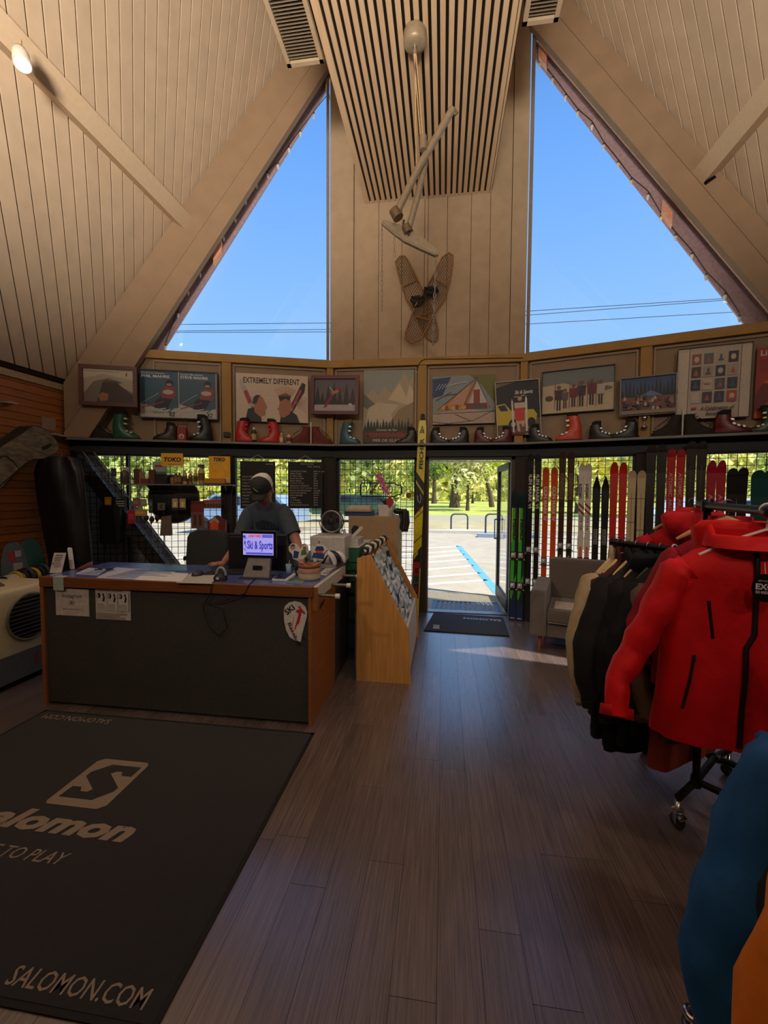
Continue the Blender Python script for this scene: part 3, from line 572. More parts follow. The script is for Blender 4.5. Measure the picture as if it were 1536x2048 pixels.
def d_diff(s):
    s.rect(0, 0, 1, 1, (216, 196, 176)); s.txt('EXTREMELY DIFFERENT', .1, .80, .78, .12, (30, 24, 26), .02)
    s.poly([(.05, .86), (.085, .88), (.11, .8), (.36, .06), (.30, .0), (.055, .74)], (186, 180, 176)); s.poly([(.10, .62), (.15, .66), (.22, .40), (.17, .36)], (178, 52, 70)); s.bar(.21, .32, .30, .08, .03, (120, 140, 90))
    s.poly([(.92, .86), (.965, .82), (.95, .66), (.72, .06), (.66, .08), (.70, .2), (.87, .72)], (36, 32, 38)); s.bar(.90, .7, .77, .3, .03, (186, 60, 82)); s.bar(.77, .3, .70, .12, .03, (170, 180, 90))
    s.poly([(.12, 0), (.16, .26), (.25, .3), (.34, .1), (.35, 0)], (40, 38, 42)); s.poly([(.25, .2), (.24, .46), (.29, .54), (.36, .52), (.40, .40), (.43, .29), (.40, .25), (.40, .14), (.33, .1)], (178, 118, 92)); s.poly([(.22, .36), (.235, .5), (.28, .56), (.34, .55), (.30, .48), (.28, .38)], (60, 44, 38))
    s.poly([(.60, 0), (.62, .2), (.72, .28), (.84, .16), (.88, 0)], (34, 38, 40)); s.poly([(.74, .18), (.77, .36), (.75, .48), (.68, .51), (.60, .44), (.59, .32), (.56, .27), (.59, .25), (.60, .12), (.66, .1)], (176, 112, 88)); s.poly([(.60, .44), (.58, .56), (.68, .62), (.76, .56), (.74, .46), (.68, .5)], (44, 34, 34))
    for i in range(11): s.bar(.60+.015*i, .55, .52+.03*i, .80-.02*abs(5-i), .006, (196, 128, 74))
    for i in range(8): s.bar(.80, .42, .98, .55-.05*i, .003, (160, 130, 110))
poster(F0, [(472, 745), (617, 753), (615, 846), (472, 842)], 'extreme_ski_poster', 'white poster of two facing heads, one with a spiked mohawk, between skis', 'poster', d_diff, .06)
def d_fly(s):
    s.rect(0, 0, 1, 1, (96, 92, 104)); s.rect(0, 0, 1, .2, (176, 168, 172))
    for i, (x, h) in enumerate(((.08, .8), (.2, .6), (.34, .85), (.48, .95), (.62, .7), (.78, .9), (.93, .75))): s.poly([(x-.08, .2), (x+.08, .2), (x, h)], (36+4*i, 42, 46))
    s.poly([(.22, .1), (.3, .12), (.5, .55), (.66, .68), (.6, .74), (.44, .6), (.36, .4)], (140, 34, 58)); s.poly([(.44, .5), (.6, .6), (.56, .68), (.42, .58)], (190, 120, 60)); s.bar(.36, .76, .46, .6, .01, (190, 190, 190)); s.ell(.66, .66, .04, .05, (120, 60, 60)); s.rect(.84, .14, .92, .24, (200, 196, 180))
poster(F1, [(629, 758), (711, 758), (711, 822), (629, 822)], 'jump_photograph', 'square photograph of a leaning ski jumper in a dark red frame', 'picture', d_fly, .16, (96, 24, 40), .045, (120, 60, 70), .01)
def d_glac(s):
    s.rect(0, 0, 1, 1, (150, 156, 150)); s.poly([(0, .6), (.18, .74), (.3, .66), (.42, .78), (.55, .68), (.72, .86), (.82, .98), (.9, .84), (1, .92), (1, .3), (0, .3)], (176, 160, 136)); s.poly([(.5, .6), (.72, .82), (.86, .62), (.92, .8), (1, .7), (1, .5)], (206, 190, 160)); s.poly([(0, .5), (0, .68), (.26, .52), (.1, .46)], (110, 108, 104)); s.poly([(.05, .28), (.1, .48), (.3, .56), (.72, .52), (.56, .4), (.6, .28)], (198, 186, 160)); s.poly([(.45, .2), (.72, .46), (1, .56), (1, .2)], (150, 130, 96))
    for i in range(16): x = .04+i*.062; s.poly([(x-.05, .14), (x+.05, .14), (x, .26+.09*abs(math.sin(i*1.9)))], (48, 56, 38))
    s.rect(0, 0, 1, .17, (70, 62, 46)); s.txt('Chemin de Fer', .27, .165, .42, .03, (216, 206, 186)); s.txt('MONTENVERS', .05, .08, .85, .06, (176, 50, 34), .03); s.txt('MER DE GLACE', .2, .015, .6, .04, (200, 190, 170))
poster(F1, [(727, 741), (826, 739), (827, 886), (727, 886)], 'glacier_poster', 'tall faded travel poster of a glacier valley and peaks', 'poster', d_glac, .03)
def d_paint(s):
    s.rect(0, 0, 1, 1, (140, 150, 156)); s.poly([(0, .55), (0, .95), (.3, .98), (.16, .6)], (44, 70, 116)); s.poly([(.6, 1), (1, 1), (1, .4), (.78, .8)], (112, 112, 46)); s.poly([(.08, .3), (.7, .93), (.93, .3)], (176, 128, 96)); s.poly([(.24, .4), (.62, .85), (.5, .4)], (200, 150, 120)); s.poly([(.56, .36), (.72, .88), (.92, .36)], (196, 190, 186)); s.rect(.66, .4, .76, .7, (150, 62, 44)); s.rect(.52, .3, .88, .42, (130, 56, 52)); s.rect(.64, .32, .82, .38, (70, 90, 110))
    for k in range(8): s.ell(.12+.055*k, .33+.02*(k % 2), .035, .05, [(196, 140, 50), (210, 170, 90), (150, 60, 40)][k % 3], 9)
    s.poly([(0, 0), (1, 0), (1, .22), (.6, .3), (0, .24)], (186, 164, 150))
    for a in ((.08, .3, .72, .95), (.7, .95, .92, .32), (.5, .36, .7, .9), (0, .22, 1, .24), (.2, 0, .66, .06), (.66, .06, .98, .26), (.36, .2, .62, .05), (0, .05, .3, 0), (.3, .66, .05, .5), (.2, .6, .4, .62)): s.bar(*a, .007, (40, 30, 34))
    for k in range(10): s.bar(.05+.05*k, .7+.02*k, .12+.05*k, .84, .006, (210, 214, 216))
poster(F1, [(866, 754), (990, 748), (990, 846), (865, 849)], 'chalet_painting', 'colourful painting on canvas of the steep gabled shop itself', 'painting', d_paint, .05, th=.03)
def d_jeep(s):
    s.rect(0, 0, 1, 1, (34, 32, 48)); s.poly([(0, .9), (.5, 1), (0, 1)], (120, 106, 96)); s.rect(0, 0, 1, .3, (110, 82, 68)); s.poly([(0, .58), (.2, .6), (.34, .46), (.86, .46), (.94, .36), (.9, .2), (0, .2)], (206, 184, 60)); s.poly([(.03, .56), (.2, .58), (.27, .46), (.1, .46)], (44, 46, 54)); s.ell(.38, .2, .11, .1, (30, 28, 30)); s.ell(.38, .2, .055, .05, (190, 186, 180)); s.ell(.8, .22, .1, .09, (30, 28, 30))
    s.txt('Ski & Sports', .44, .74, .42, .09, (226, 226, 226), .02, .3); s.bar(.42, .71, .66, .73, .008, (220, 220, 220))
    s.poly([(.44, .26), (.5, .26), (.54, .06), (.48, .06)], (216, 180, 160)); s.poly([(.55, .28), (.61, .28), (.64, .16), (.58, .14)], (216, 180, 160)); s.poly([(.42, .26), (.64, .26), (.66, .58), (.42, .58)], (206, 66, 70)); s.rect(.42, .5, .67, .6, (214, 190, 176)); s.ell(.55, .68, .05, .05, (200, 160, 140)); s.poly([(.5, .71), (.6, .71), (.56, .76)], (40, 40, 44)); s.poly([(.36, .04), (.4, .04), (.39, .62), (.37, .68), (.35, .62)], (222, 220, 214)); s.poly([(.66, .06), (.71, .06), (.72, .66), (.7, .72), (.67, .66)], (222, 220, 214))
poster(F1, [(993, 767), (1080, 758), (1078, 867), (993, 872)], 'car_poster', 'dark poster of a skier in red seated before a yellow open car', 'poster', d_jeep, .13, (216, 212, 204), .006)
def d_group(s):
    s.rect(0, 0, 1, 1, (206, 188, 156)); s.rect(0, .62, 1, 1, (120, 128, 130)); s.poly([(0, .66), (.3, .7), (.5, .6), (.8, .62), (1, .56), (1, .4), (0, .4)], (196, 180, 150)); s.ell(.1, .36, .06, .07, (80, 72, 66)); s.ell(.88, .5, .1, .05, (120, 106, 90))
    for x, y, h, c in ((.24, .06, .66, (74, 44, 60)), (.33, .1, .52, (96, 92, 104)), (.45, .12, .6, (120, 48, 60)), (.56, .12, .66, (60, 44, 62)), (.7, .14, .66, (104, 44, 56)), (.82, .14, .62, (190, 184, 178))): figure(s, x, y, h*.9, c, (120, 84, 70), (46, 40, 50))
    for x in (.18, .39, .51, .64, .76): s.bar(x, .1, x+.01, .7, .006, (150, 60, 60))
poster(F2, [(1085, 746), (1229, 730), (1228, 818), (1085, 829)], 'group_photograph', 'black edged wide photograph of seven skiers standing in snow', 'picture', d_group, .03, (28, 26, 26), .008)
def d_crowd(s):
    s.rect(0, 0, 1, 1, (120, 92, 78)); s.rect(0, .5, 1, 1, (66, 88, 138))
    for i in range(15): s.poly([(.03+i*.07-.035, .48), (.03+i*.07+.035, .48), (.03+i*.07, .72+.28*abs(math.sin(i*2.3)))], (34, 44, 40))
    s.poly([(.34, .48), (.56, .64), (.78, .48)], (106, 126, 176)); rg = random.Random(5)
    for k in range(46): x, y = rg.uniform(.04, .96), rg.uniform(.14, .48); c = rg.choice([(196, 186, 180), (52, 58, 92), (150, 60, 60), (170, 120, 100), (60, 52, 56)]); s.poly([(x-.028, y-.07), (x+.028, y-.07), (x+.02, y+.02), (x-.02, y+.02)], c); s.ell(x, y+.04, .013, .025, (150, 106, 84), 6)
    s.rect(0, 0, 1, .1, (150, 132, 116))
poster(F2, [(1242, 759), (1351, 749), (1350, 823), (1242, 832)], 'crowd_photograph', 'grey framed photograph of a large seated crowd under tall pines', 'picture', d_crowd, .07, (118, 108, 98), .014)
def d_cel(s):
    s.rect(0, 0, 1, 1, (212, 198, 184)); s.rect(.165, .02, .86, .985, (196, 180, 166))
    for x in (.16, .86): s.rect(x, .0, x+.008, 1, (60, 50, 48))
    cols = [(150, 92, 74), (90, 108, 116), (190, 176, 156), (60, 48, 52), (56, 72, 68), (170, 156, 140), (40, 64, 88), (176, 168, 160), (46, 46, 50), (200, 190, 178), (70, 92, 112), (54, 64, 84), (196, 190, 184), (66, 62, 80), (52, 60, 78), (196, 70, 56)]
    for k in range(16):
        x = .2+(k % 4)*.165; y = .76-(k//4)*.18; s.rect(x, y, x+.13, y+.15, cols[k]); c2 = [(206, 190, 166), (190, 84, 66), (70, 90, 120)][k % 3]
        if k % 3 == 0: s.ell(x+.065, y+.075, .035, .04, c2)
        elif k % 3 == 1: s.poly([(x+.03, y+.03), (x+.1, y+.03), (x+.065, y+.12)], c2)
        else: s.rect(x+.03, y+.03, x+.1, y+.06, c2); s.rect(x+.05, y+.06, x+.08, y+.12, c2)
    for xo, yo in ((.365, .475), (.695, .25)):
        for j in range(5): s.ell(xo+.02+j*.018, yo+(0 if j % 2 else .012), .011, .012, (60, 60, 64), 10); s.ell(xo+.02+j*.018, yo+(0 if j % 2 else .012), .007, .008, (205, 196, 184), 10)
    s.txt('A Celebration of', .34, .11, .46, .055, (40, 28, 30), .02, .25); s.txt('Excellence', .42, .04, .3, .045, (40, 28, 30), .02, .25); s.rect(.22, .13, .29, .16, (170, 60, 56))
poster(F2, [(1353, 702), (1502, 683), (1501, 834), (1354, 838)], 'emblem_poster', 'large white poster of sixteen small emblems in four rows', 'poster', d_cel, .06, (70, 60, 56), .004)
def d_red(s):
    s.rect(0, 0, 1, 1, (172, 44, 44)); s.poly([(0, .0), (.1, .5), (.5, .66), (1, .5), (1, 0)], (206, 84, 36)); s.poly([(.0, .34), (.12, .5), (.3, .46), (.3, .3), (.1, .1), (0, .1)], (120, 34, 36)); s.txt('Lillehammer', .06, .88, .8, .08, (226, 216, 200), .02); s.lines(.06, .6, .66, .84, 6, (130, 30, 40), .3)
poster(F2, [(1511, 697), (1640, 682), (1636, 832), (1511, 836)], 'red_games_poster', 'red and orange poster cut by the right edge of the view', 'poster', d_red, .04)
# ================================================================ BOOTS AND ODDMENTS ON THE LEDGE
ZL = 2.2222
def frame_of(F, u, off=.105, toe=1, v=880):
    s_ = F.px(u, v, off)[0]; return F.W(s_, ZL, off), F.e*toe, F.n
def boot(F, u, kind, toe, col, label, sc=1.0, accent=(150, 150, 150), off=.105, liner=(30, 28, 28), tilt=.0):
    o, X, Y = frame_of(F, u, off, toe)
    T = {'tall': [(0, .02, .145, .046), (.02, .02, .15, .05), (.055, .018, .145, .05), (.085, .0, .122, .05), (.11, -.03, .09, .05), (.15, -.045, .072, .05), (.2, -.035, .07, .05), (.25, -.022, .07, .052), (.30, -.008, .072, .053)],
         'low': [(0, .02, .145, .044), (.02, .02, .15, .046), (.05, .02, .142, .046), (.07, .0, .12, .046), (.095, -.035, .088, .045), (.13, -.05, .068, .045), (.165, -.05, .062, .046), (.185, -.05, .06, .044)]}[kind]
    rt = root('ski_boot', label, 'boot', o, None); C_ = K(col, .35, var=.15, scale=25); P_ = lambda x, y, z: o+X*(x*sc)+Y*(y*sc)+Z*(z*sc)
    ring = lambda z, xc, rx, ry, q=1: [P_(xc+tilt*z+rx*math.copysign(abs(math.cos(t))**.8, math.cos(t)), ry*math.copysign(abs(math.sin(t))**.8, math.sin(t)), z) for t in [2*math.pi*i/14 for i in range(14)]]
    if (X.cross(Y)).z < 0: fl = True
    m = MB(); m.loft([ring(*a) for a in T if a[0] >= .02 or True], C_); m.build('shell', rt)
    m = MB(); m.loft([ring(-.0+a, .02, .156, .052) for a in (0.0, .022)], K((26, 24, 24), .8)); m.build('sole', rt)
    zt, xc, rx, ry = T[-1]; m = MB(); m.loft([ring(zt-.02, xc, rx*.9, ry*.9), ring(zt+.035, xc+.008, rx*.86, ry*.86), ring(zt+.05, xc+.02, rx*.6, ry*.6)], K(liner, .9)); m.build('liner', rt)
    A_ = K(accent, .3, .6)
    for x, z, w in ([(.09, .088, .03), (.045, .105, .03), (.03, .19, .035), (.035, .25, .035)] if kind == 'tall' else [(.1, .07, .02), (.06, .082, .022), (.025, .10, .022), (.012, .14, .024)]):
        m = MB(); m.obox(P_(x-w/2, .035, z-.012), X*w*sc, Y*.02*sc, (Z*.02-X*.008)*sc, A_); m.obox(P_(x-.008, -.04, z+.002), X*.014*sc, Y*.08*sc, Z*.006*sc, A_); m.build('buckle', rt)
    return rt
boot(F0, 250, 'tall', 1, (30, 92, 72), 'green tall ski boot with pale buckles below the brown framed photograph', 1.02, (190, 180, 140), tilt=-.1)
boot(F0, 335, 'low', -1, (60, 38, 30), 'brown leather ankle ski boot under the blue racers poster', 1.0, (60, 50, 44))
boot(F0, 405, 'tall', -1, (30, 30, 32), 'black tall ski boot with silver buckles right of the red lantern box', .98, (150, 150, 154))
boot(F0, 489, 'tall', 1, (196, 36, 30), 'red ski boot with toe to the right, left of the white capped bottle', .92, (150, 30, 26))
boot(F0, 543, 'tall', -1, (196, 36, 30), 'red ski boot with toe to the left, right of the white capped bottle', .92, (150, 30, 26))
boot(F1, 697, 'tall', 1, (40, 96, 104), 'teal ski boot beside the glacier poster', .95, (176, 180, 180), liner=(120, 96, 60))
boot(F1, 816, 'low', -1, (46, 38, 36), 'very dark low boot below the glacier poster, left of the yellow ski', .95, (56, 50, 46))
boot(F1, 878, 'low', 1, (34, 34, 38), 'black low boot with white clasps, toe to the right, under the chalet painting', .92, (214, 214, 210))
boot(F1, 920, 'low', -1, (34, 34, 38), 'black low boot with white clasps, toe to the left, under the chalet painting', .92, (214, 214, 210))
boot(F1, 966, 'low', 1, (92, 30, 34), 'maroon low boot with white clasps, toe to the right', .9, (206, 200, 196))
boot(F1, 1006, 'low', -1, (92, 30, 34), 'maroon low boot with white clasps, toe to the left, under the yellow car poster', .9, (206, 200, 196), off=.14)
boot(F2, 1076, 'low', 1, (36, 36, 38), 'black low boot right of the small wooden block', .98, (200, 200, 200))
boot(F2, 1140, 'tall', -1, (214, 76, 50), 'bright orange tall ski boot with silver buckles', .98, (190, 190, 190), tilt=-.05)
boot(F2, 1200, 'low', 1, (34, 34, 34), 'black low boot, toe to the right, below the crowd photograph', .95, (196, 196, 190))
boot(F2, 1252, 'low', -1, (34, 34, 34), 'black low boot, toe to the left, below the crowd photograph', .98, (196, 196, 190))
boot(F2, 1458, 'low', 1, (110, 24, 36), 'dark red strapped boot below the emblem poster', 1.1, (200, 196, 190))
boot(F2, 1530, 'tall', -1, (40, 66, 56), 'dark green boot with pale clasps at the right end of the ledge', .8, (206, 180, 140))
def lace_pair(F, u, col, where):
    o, X, Y = frame_of(F, u, .10, 1); rt = root('stand', 'white metal stand rod rising between antique lace boots, '+where, 'stand', o)
    m = MB(); m.tube([o+Z*.004, o+Z*.30], .009, WHITE, 8); m.build('rod', rt); m = MB(); m.obox(o-X*.07-Y*.03, X*.14, Y*.06, Z*.006, WHITE); m.build('base', rt)
    for sg in (-1, 1):
        rt = root('lace_boot', 'antique dark lace boot, toe to the %s, %s' % ('right' if sg > 0 else 'left', where), 'boot', o+X*sg*.1); C_ = K(col, .8, var=.3, scale=40, bump=.5, bscale=60)
        P_ = lambda x, y, z: o+X*sg*x+Y*y+Z*z; m = MB()
        rings = [[P_(xc+rx*math.cos(t), ry*math.sin(t), z) for t in [2*math.pi*i/14 for i in range(14)]] for z, xc, rx, ry in [(.006, .15, .135, .045), (.04, .15, .138, .047), (.075, .135, .12, .046), (.11, .10, .085, .044), (.15, .075, .06, .042), (.20, .062, .05, .042), (.235, .058, .046, .042)]]
        m.loft(rings, C_); m.build('upper', rt)
        for i in range(9):
            t = i/8; p = P_(.26-.155*t, 0, .075+.165*t+.01*math.sin(t*6)); m = MB(); m.tube([p-Y*.03, p+Y*.0+X*sg*.012, p+Y*.03], .004, K((90, 80, 70), .5, .5), 5); m.build('lace', rt)
lace_pair(F0, 176, (40, 34, 32), 'at the left end of the ledge')
lace_pair(F0, 622, (110, 52, 44), 'below the mohawk poster')
lace_pair(F2, 1364, (44, 38, 36), 'below the emblem poster')
def bottle(o, r, h, col, cap, label, name='bottle', cat='bottle', group=None, spray=False, parts=True, lab=None):
    o = V(o); rt = root(name, label, cat, o, group); m = MB()
    m.lathe([(r*.9, 0), (r, .01), (r, h*.68), (r*.85, h*.76), (r*.35, h*.84), (r*.35, h*.88)], o, K(col, .35), 12); m.build('bottle_body', rt)
    m = MB()
    if spray: m.lathe([(r*.4, h*.86), (r*.4, h*.92), (r*.3, h*.92)], o, K(cap, .4), 8); m.obox(o+V((-r*1.1, -r*.3, h*.92)), (r*2.0, 0, 0), (0, r*.6, 0), (0, 0, h*.12), K(cap, .4)); m.obox(o+V((r*.2, -r*.15, h*.78)), (r*.7, 0, h*.03), (0, r*.3, 0), (0, 0, h*.13), K(cap, .4))
    else: m.lathe([(r*.45, h*.86), (r*.45, h), (r*.3, h)], o, K(cap, .4), 8)
    m.build('cap', rt)
    if lab: m = MB(); m.lathe([(r*1.02, h*.2), (r*1.02, h*.58)], o, K(lab, .6), 12, cap=False); m.build('label_band', rt)
    return rt
o, X, Y = frame_of(F0, 508, .12); bottle(o, .034, .20, (44, 44, 44), (230, 228, 222), 'dark bottle with white cap between the two red boots', lab=(190, 170, 120))
o, X, Y = frame_of(F0, 563, .13); bottle(o, .026, .14, (196, 160, 76), (220, 216, 206), 'small yellow bottle right of the second red boot', lab=(226, 214, 190))
o, X, Y = frame_of(F0, 578, .13); bottle(o, .03, .145, (206, 196, 184), (200, 80, 60), 'small white bottle with red cap left of the laced stand', lab=(120, 60, 50))
o, X, Y = frame_of(F0, 365, .11); rt = root('lantern', 'small red metal lantern box with wire top on the ledge', 'lantern', o)
m = MB(); m.obox(o-X*.055-Y*.04, X*.11, Y*.08, Z*.17, K((150, 30, 32), .5)); m.build('body', rt, bevel=.008)
m = MB(); m.tube([o-X*.055+Z*.17, o-X*.06+Z*.26, o+X*.06+Z*.26, o+X*.055+Z*.17], .005, K((120, 30, 30), .5), 6); m.tube([o-X*.058+Z*.215, o+X*.058+Z*.215], .004, K((120, 30, 30), .5), 6); m.build('handle', rt)
m = MB(); sh = Sheet(m, o-X*.04+Y*.0405+Z*.02, X, Z, .08, .08); sh.ell(.5, .5, .4, .4, (206, 180, 170)); sh.poly([(.5, .8), (.6, .5), (.8, .4), (.6, .3), (.5, .1), (.4, .3), (.2, .4), (.4, .5)], (150, 30, 32)); m.build('emblem', rt)
p = F2.W(1.32, 2.42, .056); rt = root('wall_hook', 'chrome double coat hook on the tan post below the crowd photograph', 'hook', p); m = MB()
for dz in (.03, -.07): m.sph(p+Z*dz+F2.n*.03, (.03, .03, .028), CHROME, 10, 7); m.tube([p+Z*dz, p+Z*dz+F2.n*.03], .008, CHROME, 6)
m.tube([p+Z*.05, p-Z*.1], .010, CHROME, 6); m.build('hook_body', rt)
o, X, Y = frame_of(F1, 1036, .12); m = MB(); m.obox(o-X*.075-Y*.05+Z*.10, X*.15, Y*.10, Z*.03, K((110, 60, 40), .6)); m.obox(o-X*.05-Y*.05, X*.10, Y*.08, Z*.10, TAN); m.build('wooden_block', label='tan wooden block with dark cap at the corner of the ledge', category='block')
m = MB(); sq = F0.W(1.83, 2.30, .06); m.obox(sq-F0.e*.04, F0.e*.08, F0.n*.03, Z*.06, BLACK); rt = m.build('power_outlet', label='black and white wall outlet on the tan post above the yellow signs', category='outlet')
m = MB(); pts = [F1.W(*F1.px(u, v, .075), .075) for u, v in ((1046, 716), (1000, 716), (960, 717), (900, 718), (850, 718), (842, 722), (836, 732), (834, 744))]; m.tube(pts, .0045, BLACK, 6); m.sph(pts[-1], .008, WHITE, 8, 5); m.build('wall_cable', label='thin black cable running along the tan rail above the door', category='cable')
# ================================================================ WIRE GRIDS AND WHAT HANGS ON THEM
WIRE = K((24, 22, 22), .5, .3)
def grid(F, a0, a1, z0, z1, off, label, r=.0029, step=.0762):
    rt = root('grid_panel', label, 'wire grid', F.W((a0+a1)/2, z0, off)); m = MB()
    def bar(p, q, t): d = (q-p); ex = d.normalized(); s_ = ex.cross(F.n).normalized(); m.obox(p-s_*t-F.n*t, d, s_*2*t, F.n*2*t, WIRE)
    n = max(1, round((a1-a0)/step)); k = round((z1-z0)/step)
    for i in range(1, n): a = a0+(a1-a0)*i/n; bar(F.W(a, z0, off), F.W(a, z1, off), r)
    for j in range(1, k): z = z0+(z1-z0)*j/k; bar(F.W(a0, z, off+.004), F.W(a1, z, off+.004), r)
    m.build('wires', rt, kind='stuff')
    m = MB()
    for a in (a0, a1): bar(F.W(a, z0, off), F.W(a, z1, off), .005)
    for z in (z0, z1): bar(F.W(a0, z, off), F.W(a1, z, off), .005)
    m.build('rim', rt)
grid(F0, .10, .60, .35, 2.06, .12, 'wire grid at the far left behind the hanging black bag'); grid(F0, .62, 1.78, .35, 2.06, .12, 'wire grid behind the shelf of yellow tuning supplies')
grid(F0, 1.88, 3.04, .35, 2.06, .12, 'wire grid behind the two black price boards'); grid(F1, .07, 1.20, .35, 2.06, .10, 'wire grid behind the orchid, left of the yellow ski')
grid(F2, .08, 1.26, .35, 2.06, .06, 'wire grid behind the skis nearest the door'); grid(F2, 1.38, 2.56, .35, 2.06, .06, 'wire grid behind the far right skis'); grid(F2, 2.58, 3.05, .35, 2.06, .06, 'wire grid at the right end of the ski wall')
def slab(F, u0, v0, u1, v1, off, th, mat, name=None, label=None, cat=None, draw=None, parent=None):
    a0, z1 = F.px(u0, v0, off); a1, z0 = F.px(u1, v1, off); m = MB(); fbox(m, F, a0, a1, z0, z1, off-th, off, mat)
    if draw: draw(Sheet(m, F.W(a0, z0, off+.0003), F.e, Z, a1-a0, z1-z0))
    if name is None: return m
    return m.build(name, parent, label=label, category=cat) if parent is None else m.build(name, parent)
def board_(u0, v0, u1, v1, label, title, lines, prices, ttl_x):
    off = .19; a0, z1 = F0.px(u0, v0, off); a1, z0 = F0.px(u1, v1, off); rt = root('price_board', label, 'sign', F0.W((a0+a1)/2, z0, off))
    m = MB(); fbox(m, F0, a0, a1, z0, z1, off-.01, off, K((14, 13, 14), .6)); m.build('board', rt)
    m = MB(); s = Sheet(m, F0.W(a0, z0, off+.0003), F0.e, Z, a1-a0, z1-z0); wc = (196, 190, 186)
    for t, x, y, w in title: s.txt(t, x, y, w, .028, wc, 0)
    n = len(lines); y0 = .78 if ttl_x else .66
    for k, t in enumerate(lines):
        y = y0-k*(y0-.06)/(n-1)
        if t: s.txt(t, .06, y, min(.62, .036*len(t)), .03, wc, .0)
        if prices[k]: s.txt(prices[k], .74, y, .04*len(prices[k]), .03, wc, .0)
    m.build('lettering', rt)
    m = MB(); top = F0.W((a0+a1)/2, 2.07, off-.02)
    for a in (a0+.08, a1-.08): m.tube([F0.W(a, z1, off-.004), top], .003, K((190, 186, 180), .6), 5)
    m.build('cord', rt)
board_(480, 922, 551, 1017, 'black rental rates board hanging behind the man with the cap', [('RATES', .74, .93, .2)], ['DAILY RENTAL RATES', 'KIDS PACKAGE', 'ADULT PACKAGE', 'PREMIUM SKI', 'PREMIUM BOARD', 'SKI ONLY', 'HELMET', 'POLES', 'BOOTS', 'SNOWSHOES'], ['']+['$'+str(x) for x in (25, 35, 45, 45, 25, 10, 5, 20, 15)], 0)
board_(576, 923, 645, 1017, 'black service rates board hanging right of the man with the cap', [('SERVICE RATES', .36, .94, .38), ('TUNE - WAXING', .56, .885, .36)], ['COMPLETE TUNE', 'MINI TUNE', 'P-TEX FILL', 'IRON ON WAX', 'BASE WELD', 'MOUNT W/ADJ', 'SPECIALTY MOUNT', 'BINDING TEST W/ADJ', 'BOOT FITTING/HEAT', 'CUSTOM INSOLE', 'BOA REPAIR', 'COMBO', '   2 FOR', 'FULL LINE', 'SNOWBOARD MOUNT'], ['$50 & UP', '$35', '25', '20', '$20', '$50', '$75', '$15', '75/HR', '$200', '$15+', '$90', '$75', '$35', '$25'], 1)
# shelf with tuning supplies
so_ = .30
sa, sz = F0.px(236, 967, so_); sb, _z = F0.px(466, 969, so_)
rt = root('wall_shelf', 'narrow grey metal shelf of tuning supplies on the wire grid', 'shelf', F0.W((sa+sb)/2, sz-.02, .2)); m = MB(); fbox(m, F0, sa, sb, sz-.016, sz, .13, so_, K((120, 116, 110), .5, .3)); m.build('shelf_board', rt)
for a in (sa+.3, sb-.12): m = MB(); m.ext([F0.W(a, sz-.016, .13), F0.W(a, sz-.016, .28), F0.W(a, sz-.09, .13)], F0.e*.012, BLACK); m.build('bracket', rt)
def on_shelf(u, off=.23): return F0.W(F0.px(u, 960, off)[0], sz+.001, off)
def bx(u0, u1, v0, col, name, label, off=.23, dp=.09, cat='box', draw=None, v1=967):
    a0, z1 = F0.px(u0, v0, off); a1 = F0.px(u1, v0, off)[0]; m = MB(); fbox(m, F0, a0, a1, sz+.001, z1, off-dp, off, K(col, .6, var=.1))
    if draw: draw(Sheet(m, F0.W(a0, sz, off+.0004), F0.e, Z, a1-a0, z1-sz))
    return m.build(name, label=label, category=cat)
bottle(on_shelf(250), .05, .19, (90, 82, 66), (226, 220, 206), 'cloudy spray bottle with white trigger at the left end of the supply shelf', spray=True)
bx(267, 278, 938, (86, 44, 36), 'box', 'tall dark red carton near the left end of the supply shelf'); bx(277, 285, 944, (170, 120, 90), 'box', 'small tan carton beside the tall dark red carton'); bx(281, 297, 957, (120, 60, 40), 'box', 'low brown carton on the supply shelf', .25)
bx(297, 309, 939, (104, 54, 40), 'box', 'upright brown carton left of the green and white packet'); bx(305, 331, 923, (170, 186, 170), 'carton', 'tall green and white carton on the supply shelf', .20, .05, 'box', lambda s: (s.rect(0, 0, 1, .55, (70, 120, 100)), s.rect(.15, .75, .75, .85, (160, 80, 70))))
bx(311, 331, 948, (20, 20, 22), 'case', 'black soft case in front of the green and white carton', .29, .07, 'case')
for k, (u, h_, c) in enumerate(((345, .10, (150, 120, 60)), (352, .13, (120, 90, 50)), (359, .135, (110, 80, 50)))): bottle(on_shelf(u), .026, h_, c, (60, 50, 40), ['short olive bottle, first of the row on the supply shelf', 'brown bottle, second of the row on the supply shelf', 'dark brown bottle, third of the row on the supply shelf'][k], lab=(150, 120, 70))
for k, (u, h_, c) in enumerate(((370, .17, (196, 180, 120)), (381, .155, (170, 130, 80)), (391, .175, (206, 190, 90)))): bottle(on_shelf(u), .027, h_, c, (206, 200, 190), ['yellow-white bottle, fourth of the row on the supply shelf', 'amber bottle, fifth of the row on the supply shelf', 'yellow bottle beside the spray bottle on the supply shelf'][k], lab=(96, 80, 50))
bottle(on_shelf(403), .04, .235, (190, 180, 120), (96, 92, 86), 'yellow spray bottle with grey trigger beside the yellow display box', spray=True, lab=(110, 96, 40))
YL = (252, 190, 34)
def toko(s, x, y, w, h): s.txt('TOKO', x, y, w, h, (30, 22, 16), .05, .15)
def mk(s): s.rect(0, 0, 1, 1, YL); toko(s, .12, .32, .8, .36); s.txt('Ski & Snowboard Care', .3, .06, .6, .09, (120, 80, 20), 0)
slab(F0, 322, 906, 366, 932, .32, .006, K(YL, .5), 'yellow_sign', 'small yellow sign with black lettering hanging above the bottles', 'sign', mk)
